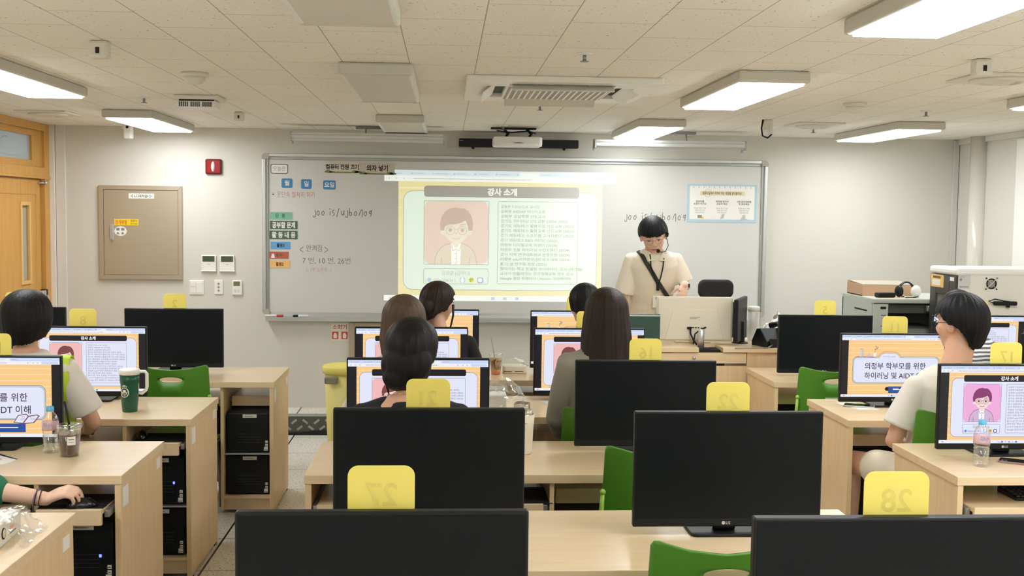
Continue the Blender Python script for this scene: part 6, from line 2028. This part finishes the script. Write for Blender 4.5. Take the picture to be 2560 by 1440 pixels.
# person with the black hair knot, nearest seated figure
r_, I = person('person in a black top with a low black hair knot, seated behind tag 21', -0.125, 3.80, 0, 1.405, hx=0.01, hy=0.03, yaw=-14, pitch=2, roll=3, voxel=0.007)
shirt(r_, I, c_black, 0.016, 0.75, 0.01, neck_hi=6)
trousers(r_, I, c_jean)
def bun(mb):
    lump(mb, (-0.016, -0.058, -0.078), (0.072, 0.062, 0.060), 3, 0.10, 40, 28)
    lump(mb, (0.0, -0.064, -0.035), (0.090, 0.060, 0.085), 9, 0.08, 40, 28)
    mb.tube([(-0.078, -0.02, -0.06), (-0.086, -0.01, -0.11), (-0.078, 0.0, -0.15), (-0.066, 0.005, -0.19)], [0.009, 0.007, 0.005, 0.002], 8)
    mb.tube([(-0.074, -0.03, -0.06), (-0.078, -0.025, -0.12), (-0.07, -0.015, -0.165)], [0.007, 0.005, 0.002], 8)
hair(r_, I['M'], 'hair', m_hairb, [(-0.03, -0.012, 0.091, 0.106), (-0.075, -0.03, 0.078, 0.088), (-0.12, -0.05, 0.05, 0.05)], front=0.06, back=-0.105, side=-0.03, a0=70, a1=98, rx=0.094, ry=0.112, amp=0.005, seed=2, extra=bun, fuse=0.0045)
nl = MB()
nl.tube([(0.062 * math.cos(t) + I['top'][0], I['top'][1] + 0.052 * math.sin(t), I['top'][2] + 0.018 - 0.012 * math.sin(t)) for t in [2 * PI * k / 28 for k in range(28)]], 0.0014, 6, closed=True)
nl.build('necklace', mat('gold_chain', (214, 182, 120), 0.25, metal=1.0), r_)

# person with the brown bob
r_, I = person('person with a straight brown bob in a pale top, seated behind the black hair knot', -0.19, 4.98, 0, 1.395, hy=0.02, pitch=0)
shirt(r_, I, c_pale, 0.016, 0.8, 0.012)
trousers(r_, I, c_jean)
hair(r_, I['M'], 'hair', m_hairbr, [(-0.02, -0.014, 0.103, 0.116), (-0.08, -0.02, 0.108, 0.112), (-0.14, -0.03, 0.100, 0.095), (-0.20, -0.035, 0.078, 0.072)], front=0.05, back=-0.185, side=-0.17, a0=58, a1=78, rx=0.099, ry=0.116, amp=0.003, seed=5, jag=0.008)

# person in black by the whiteboard
r_, I = person('person in black with loosely tied dark hair, first row below the projected slide', -0.037, 6.13, 0, 1.384, hx=-0.005, hy=0.02, yaw=-38, pitch=6, roll=4)
shirt(r_, I, c_black, 0.016, 0.9, 0.012)
trousers(r_, I, c_jean)
def tail(mb):
    lump(mb, (0.0, -0.112, -0.03), (0.05, 0.04, 0.06), 4, 0.18)
    mb.tube([(0, -0.12, -0.02), (0.004, -0.132, -0.09), (0.0, -0.12, -0.16), (-0.01, -0.105, -0.23)], [(0.045, 0.03), (0.048, 0.03), (0.042, 0.026), (0.02, 0.012)], 16)
    for q, (x, y) in enumerate(((0.085, 0.03), (0.088, 0.02), (-0.086, 0.02))):
        mb.tube([(x, y, 0.0), (x * 1.06, y + 0.006, -0.06), (x * 1.0, y + 0.004, -0.12), (x * 0.9, y - 0.004, -0.17)], [0.006, 0.004, 0.003, 0.001], 6)
hair(r_, I['M'], 'hair', m_haird, [(-0.03, -0.02, 0.088, 0.104), (-0.08, -0.04, 0.074, 0.084), (-0.12, -0.06, 0.05, 0.05)], front=0.055, back=-0.10, side=-0.035, a0=64, a1=95, rx=0.091, ry=0.112, amp=0.006, seed=8, extra=tail)

# person in the first row, short black hair
r_, I = person('person with short black hair pinned up, first row, half hidden by the long dark hair', 0.782, 6.13, 0, 1.380, hy=0.03, yaw=12, pitch=8)
shirt(r_, I, c_pale, 0.014, 0.7, 0.012, neck_hi=6)
trousers(r_, I, c_jean)
def pin(mb):
    lump(mb, (0.02, -0.105, 0.0), (0.045, 0.03, 0.05), 6, 0.2)
hair(r_, I['M'], 'hair', m_hairb, [(-0.03, -0.016, 0.086, 0.102), (-0.08, -0.03, 0.07, 0.084), (-0.13, -0.045, 0.042, 0.05)], front=0.06, back=-0.125, side=-0.04, a0=66, a1=96, rx=0.090, ry=0.110, amp=0.005, seed=12, extra=pin)

# person with long dark hair
r_, I = person('person with long straight dark hair and a sheer grey blouse, behind dark monitor 16', 0.735, 4.97, 0, 1.435, hy=0.02, pitch=0, sh=0.175, arms={'L': [None, (-0.215, 0.05, 0.82), (-0.14, 0.30, 0.712)], 'R': [None, (0.25, 0.06, 0.80), (0.14, 0.31, 0.715)]})
shirt(r_, I, c_greyb, 0.018, 1.6, 0.02)
trousers(r_, I, c_jean)
hair(r_, I['M'], 'hair', m_haird, [(-0.03, -0.014, 0.106, 0.118), (-0.12, -0.02, 0.115, 0.118), (-0.25, -0.05, 0.122, 0.10), (-0.40, -0.075, 0.118, 0.075), (-0.56, -0.08, 0.10, 0.06)], front=0.04, back=-0.54, side=-0.46, a0=52, a1=76, rx=0.100, ry=0.116, amp=0.005, seed=15, nv=70, jag=0.02)

# person by the door with lime straps
r_, I = person('person in a white shirt with lime shoulder straps, black bob, seated on the door side', -1.86, 4.97, 0, 1.405, hy=0.02, hx=0.005, yaw=-8, sh=0.175, arms={'L': [None, (-0.25, 0.06, 0.80), (-0.14, 0.31, 0.715)], 'R': [None, (0.272, 0.05, 0.80), (0.17, 0.30, 0.712)]})
vest = shirt(r_, I, c_white, 0.016, 0.80, 0.022)
trousers(r_, I, c_jean)
st = MB()
from mathutils.bvhtree import BVHTree
def bvh_of(o):
    return BVHTree.FromPolygons([tuple(v.co) for v in o.data.vertices], [tuple(p.vertices) for p in o.data.polygons])
SB = bvh_of(vest)
for q in (-1, 1):
    P = []
    for z in (0.66, 0.74, 0.82, 0.90, 0.97, 1.02):
        h_ = SB.ray_cast(Vector((q * 0.165, 1, z)), Vector((0, -1, 0)))
        if h_[0] is not None:
            P.append((q * 0.165, h_[0].y + 0.006, z))
    for y in (0.045, 0.02, -0.01, -0.04):
        h_ = SB.ray_cast(Vector((q * 0.168, y, 2)), Vector((0, 0, -1)))
        if h_[0] is not None:
            P.append((q * 0.168, y, h_[0].z + 0.006))
    for z in (1.02, 0.97, 0.90, 0.82, 0.74, 0.66):
        h_ = SB.ray_cast(Vector((q * 0.17, -1, z)), Vector((0, 1, 0)))
        if h_[0] is not None:
            P.append((q * 0.17, h_[0].y - 0.006, z))
    st.tube(P, [(0.036, 0.005)] * len(P), 10, flat=(0, 1, 0.01))
st.build('shoulder_strap', mat('lime_webbing', (206, 232, 60), 0.6), r_)
hair(r_, I['M'], 'hair', m_hairb, [(-0.01, -0.012, 0.112, 0.120), (-0.05, -0.016, 0.106, 0.112), (-0.09, -0.026, 0.088, 0.092), (-0.125, -0.036, 0.062, 0.066)], front=0.05, back=-0.118, side=-0.09, a0=58, a1=82, rx=0.108, ry=0.120, amp=0.004, seed=18, jag=0.008)
glasses(r_, I['M'], m_alu)

# person reaching the mouse, mostly outside the view
r_, I = person('person in a green top reaching into view, hand with bracelets on a mouse', -1.97, 3.84, 0, 1.40, hy=0.02, voxel=0.0045, smooth=4, skin=m_skin2,
    arms={'L': [None, (-0.24, 0.07, 0.78), (-0.14, 0.31, 0.715)], 'R': [(0.165, 0.0, 1.02), (0.250, 0.190, 0.752), (0.520, 0.205, 0.702), {'d': (0.95, 0.05, 0.30), 'n': (-0.25, -0.30, 1.0), 'side': -1, 's': 0.98, 'curl': (0.60, 0.66, 0.70, 0.70), 'thumb': (0.45, 0.55)}]})
shirt(r_, I, c_green, 0.016, 1.30, 0.016)
trousers(r_, I, c_jean)
hair(r_, I['M'], 'hair', m_hairb, [(-0.03, -0.014, 0.10, 0.11), (-0.12, -0.02, 0.10, 0.10), (-0.2, -0.03, 0.08, 0.08)], front=0.05, back=-0.18, side=-0.16, a0=58, a1=80, rx=0.096, ry=0.113, seed=21)
w0, e0 = I['J']['R'][2], I['J']['R'][1]
ax = (w0 - e0).normalized()
ux = ax.cross(Vector((0, 0, 1))).normalized()
uz = ux.cross(ax)
br = MB()
for off, r0, mi, tl in ((0.020, 0.0305, 0, 0.004), (0.030, 0.0310, 1, -0.006), (0.036, 0.0315, 0, 0.006)):
    c = w0 - ax * off
    br.tube([tuple(c + ux * r0 * math.cos(t) + uz * r0 * 0.92 * math.sin(t) + ax * tl * math.cos(t)) for t in [2 * PI * k / 28 for k in range(28)]], 0.0018, 6, mi, closed=True)
br.build('bracelet', [mat('hair_tie', (44, 34, 40), 0.7), mat('beads_lilac', (150, 130, 160), 0.4)], r_)

# person in the white shirt, window side
r_, I = person('person in a white shirt, beige shorts and glasses looking towards the lectern', 2.30, 4.93, R(4), 1.420, hx=0.085, hy=0.02, yaw=27, pitch=4, sh=0.180, wide=1.08, hs=1.10, neck=0.064, drop=0.395, voxel=0.007,
    arms={'L': [(-0.135, -0.01, 0.985), (-0.228, 0.00, 0.735), (-0.12, 0.19, 0.70)], 'R': [None, (0.25, 0.05, 0.76), (0.16, 0.30, 0.712)]},
    legs={'L': [(-0.09, 0.02, 0.55), (-0.235, 0.42, 0.545), (-0.20, 0.50, 0.09)], 'R': [(0.09, 0.02, 0.55), (0.16, 0.42, 0.52), (0.16, 0.44, 0.09)]})
shirt(r_, I, c_white, 0.020, 0.74, 0.024)
trousers(r_, I, c_short, 0.60, 0.014, name='shorts')
hair(r_, I['M'], 'hair', m_hairb, [(-0.03, -0.018, 0.100, 0.120), (-0.08, -0.022, 0.084, 0.096), (-0.125, -0.024, 0.060, 0.068)], front=0.048, back=-0.118, side=-0.010, a0=60, a1=94, rx=0.106, ry=0.130, top=0.143, amp=0.006, seed=25, jag=0.014)
glasses(r_, I['M'], m_black, 1.10)

# person in the striped shirt behind
r_, I = person('person in a grey striped shirt, mostly hidden by the person in the white shirt', 3.06, 6.13, 0, 1.36, hx=-0.12, hy=0.02, sh=0.18)
ms = bpy.data.materials.new('cloth_striped')
ms.use_nodes = True
nt = ms.node_tree
wv = nt.nodes.new('ShaderNodeTexWave')
wv.inputs['Scale'].default_value = 14
wv.inputs['Distortion'].default_value = 1.5
wv.bands_direction = 'Z'
tc_ = nt.nodes.new('ShaderNodeTexCoord')
nt.links.new(tc_.outputs['Object'], wv.inputs['Vector'])
cr_ = nt.nodes.new('ShaderNodeValToRGB')
cr_.color_ramp.elements[0].position = 0.45
cr_.color_ramp.elements[0].color = (*lin((96, 98, 104)), 1)
cr_.color_ramp.elements[1].position = 0.55
cr_.color_ramp.elements[1].color = (*lin((226, 224, 220)), 1)
nt.links.new(wv.outputs['Fac'], cr_.inputs['Fac'])
nt.links.new(cr_.outputs['Color'], nt.nodes['Principled BSDF'].inputs['Base Color'])
nt.nodes['Principled BSDF'].inputs['Roughness'].default_value = 0.8
shirt(r_, I, ms, 0.018, 0.8, 0.02)
trousers(r_, I, c_jean)
hair(r_, I['M'], 'hair', m_hairb, [(-0.03, -0.014, 0.088, 0.104), (-0.08, -0.03, 0.07, 0.08)], front=0.05, back=-0.08, side=-0.02, rx=0.092, ry=0.112, seed=28)

# the standing teacher, facing the class
r_, I = person('person standing at the lectern in a cream shirt with headset, lanyard and sling strap', 1.50, 8.02, PI + R(3), 1.742, hx=0.030, hy=0.20, yaw=-10, pitch=22, roll=7, sh=0.155, wide=1.0, hs=1.02, neck=0.062, drop=0.285, fat=1.12, down=1.0, skin=m_skin2, voxel=0.0055, lean=0.07, standing=True,
    arms={'L': [(-0.160, 0.13, 1.435), (-0.226, 0.15, 1.25), (-0.160, 0.375, 1.268), {'d': (0.30, 0.30, -0.75), 'n': (-0.35, 0.95, 0.2), 'side': 1, 's': 0.98, 'curl': (0.75, 0.7, 0.68, 0.62), 'thumb': (0.4, 0.6)}], 'R': [(0.170, 0.13, 1.435), (0.228, 0.12, 1.15), (0.235, 0.20, 0.92)]},
    legs={'L': [(-0.09, 0.0, 0.97), (-0.10, 0.03, 0.52), (-0.11, 0.0, 0.09)], 'R': [(0.09, 0.0, 0.97), (0.10, 0.03, 0.52), (0.11, 0.0, 0.09)]})
tsh = shirt(r_, I, c_cream, 0.020, 0.86, 0.016, voxel=0.006, wx=1.02)
trousers(r_, I, c_black, 2.0, 0.012)
M = I['M']
hair(r_, M, 'hair', m_hairb, [(0.0, -0.012, 0.104, 0.118), (-0.05, -0.03, 0.088, 0.098), (-0.09, -0.045, 0.065, 0.07)], front=0.036, back=-0.08, side=-0.005, a0=62, a1=92, rx=0.108, ry=0.124, top=0.142, amp=0.004, seed=31, jag=0.006)
glasses(r_, M, mat('silver_wire', (176, 150, 140), 0.3, metal=0.6), 1.02)
hm = MB()
hm.M = M
hm.tube([(-0.088, -0.01, 0.02), (-0.094, -0.005, 0.0), (-0.094, 0.0, -0.02)], [0.014, 0.018, 0.012], 12)
hm.tube([(-0.092, 0.0, -0.02), (-0.100, 0.03, -0.075), (-0.075, 0.075, -0.100), (-0.045, 0.102, -0.090), (-0.028, 0.113, -0.076)], 0.0026, 8)
hm.ball((-0.024, 0.117, -0.072), (0.014, 0.014, 0.014))
hm.build('headset_microphone', m_blackm, r_)
# straps hugging the chest: points in the person's frame
zs = I['zs']
sp = MB()
from mathutils.bvhtree import BVHTree
def bvh_of(o):
    return BVHTree.FromPolygons([tuple(v.co) for v in o.data.vertices], [tuple(p.vertices) for p in o.data.polygons])
TB = bvh_of(tsh)
def chest_y(x, z):
    h_ = TB.ray_cast(Vector((x, 1.0, z)), Vector((0, -1, 0)))
    return h_[0].y if h_[0] is not None else 0.2
def on_chest(P, lift=0.003, n=5):
    Q = []
    for (xa, za), (xb, zb) in zip(P, P[1:]):
        Q += [(xa + (xb - xa) * k / n, za + (zb - za) * k / n) for k in range(n)]
    Q.append(P[-1])
    ys = [chest_y(*q) for q in Q]
    ys = [max(ys[max(0, i - 2):i + 3]) * 0.5 + ys[i] * 0.5 for i in range(len(ys))]
    return [(x, y + lift, z) for (x, z), y in zip(Q, ys)]
strap = [(0.115, zs + 0.015), (0.10, zs - 0.02), (0.06, zs - 0.085), (0.015, zs - 0.155), (-0.03, zs - 0.215), (-0.08, zs - 0.275), (-0.13, zs - 0.34), (-0.17, zs - 0.40)]
SP_ = on_chest(strap, 0.004)
sp.tube([(0.125, I['top'][1] - 0.02, zs + 0.045)] + SP_, [(0.016, 0.004)] * (len(SP_) + 1), 8, flat=(0, 1, 0))
sp.build('sling_strap', mat('strap_olive_black', (44, 44, 36), 0.7), r_)
ly = MB()
zb_ = zs - 0.20
ly.tube(on_chest([(0.065, zs + 0.025), (0.060, zs - 0.06), (0.035, zs - 0.12), (0.005, zb_)], 0.008), 0.0045, 8)
ly.tube(on_chest([(-0.035, zs + 0.0), (-0.028, zs - 0.06), (-0.014, zs - 0.14), (0.0, zb_)], 0.008), 0.0045, 8)
yb_ = chest_y(0, zb_) + 0.012
ly.box(-0.01, 0.012, yb_ - 0.004, yb_ + 0.006, zb_ - 0.035, zb_ + 0.005, 0.003)
ly.build('lanyard', m_black, r_)
zc_ = zb_ - 0.115
yc_ = chest_y(0, zc_) + 0.016
bd_ = MB().box(-0.032, 0.026, yc_ - 0.002, yc_ + 0.002, zc_ - 0.045, zc_ + 0.052, 0.003)
bd_.box(-0.012, 0.006, yc_ + 0.002, yc_ + 0.003, zc_ + 0.012, zc_ + 0.032, mi=1).box(-0.022, 0.0, yc_ + 0.002, yc_ + 0.003, zc_ - 0.02, zc_ - 0.015, mi=1)
bd_.build('name_badge', [m_paper, m_grey], r_)
# collar and button placket
cl = MB()
t_ = Vector(I['top'])
for q in (-1, 1):
    cl.add([(t_.x + q * 0.012, t_.y + 0.112, t_.z - 0.050), (t_.x + q * 0.048, t_.y + 0.080, t_.z + 0.012), (t_.x + q * 0.074, t_.y + 0.02, t_.z + 0.030), (t_.x + q * 0.092, t_.y + 0.03, t_.z - 0.008), (t_.x + q * 0.066, t_.y + 0.112, t_.z - 0.052)], [(0, 1, 2, 3, 4)])
    cl.add([(t_.x + q * 0.012, t_.y + 0.108, t_.z - 0.052), (t_.x + q * 0.048, t_.y + 0.074, t_.z + 0.012), (t_.x + q * 0.074, t_.y + 0.014, t_.z + 0.030), (t_.x + q * 0.092, t_.y + 0.024, t_.z - 0.012), (t_.x + q * 0.066, t_.y + 0.106, t_.z - 0.058)], [(4, 3, 2, 1, 0)])
cl.build('collar', c_cream, r_)
bt = MB()
pl = [(0.0, zs - 0.03), (0.0, zs - 0.12), (0.0, zs - 0.21), (0.0, zs - 0.30), (0.0, zs - 0.40)]
for x, z in pl[1:]:
    bt.ball((x - 0.012, chest_y(x, z) + 0.004, z), (0.005, 0.002, 0.005), 10, 6)
bt.build('shirt_button', m_offw, r_)
w0, e0 = I['J']['L'][2], I['J']['L'][1]
ax = (w0 - e0).normalized()
ux = ax.cross(Vector((0, 0, 1))).normalized()
uz = ux.cross(ax)
wt = MB()
c = w0 - ax * 0.022
wt.tube([tuple(c + ux * 0.030 * math.cos(t) + uz * 0.029 * math.sin(t)) for t in [2 * PI * k / 24 for k in range(24)]], [(0.009, 0.003)] * 24, 8, 0, closed=True)
wt.box(-0.018, 0.018, -0.014, 0.014, -0.004, 0.006, 0.003, mi=1, mtx=Matrix.Translation(c - ux * 0.031) @ Matrix(((ax.x, uz.x, -ux.x, 0), (ax.y, uz.y, -ux.y, 0), (ax.z, uz.z, -ux.z, 0), (0, 0, 0, 1))))
wt.build('wrist_watch', [m_white, m_black], r_)
bk = MB()
bk.box(-0.025, 0.02, 0.14, 0.15, 1.0, 1.035, 0.004)
bk.build('belt_buckle', m_alu, r_)
# the small clicker in the teacher's hand
tp = I['tips']['L'][0]
wld = r_.location + Euler((0, 0, PI + R(3))).to_matrix() @ (Vector(I['J']['L'][2]) + Vector((0.045, 0.03, -0.055)))
ck = thing('clicker', 'small black presenter clicker with a red button in the hand of the standing person', 'remote', wld, 0.2)
MB().tube([(0, 0, -0.03), (0, 0, 0.02)], [0.008, 0.009], 12).build('body', m_black, ck)
MB().ball((0, -0.006, 0.018), (0.006, 0.006, 0.006)).build('button', mat('clicker_red', (170, 40, 50), 0.4), ck)
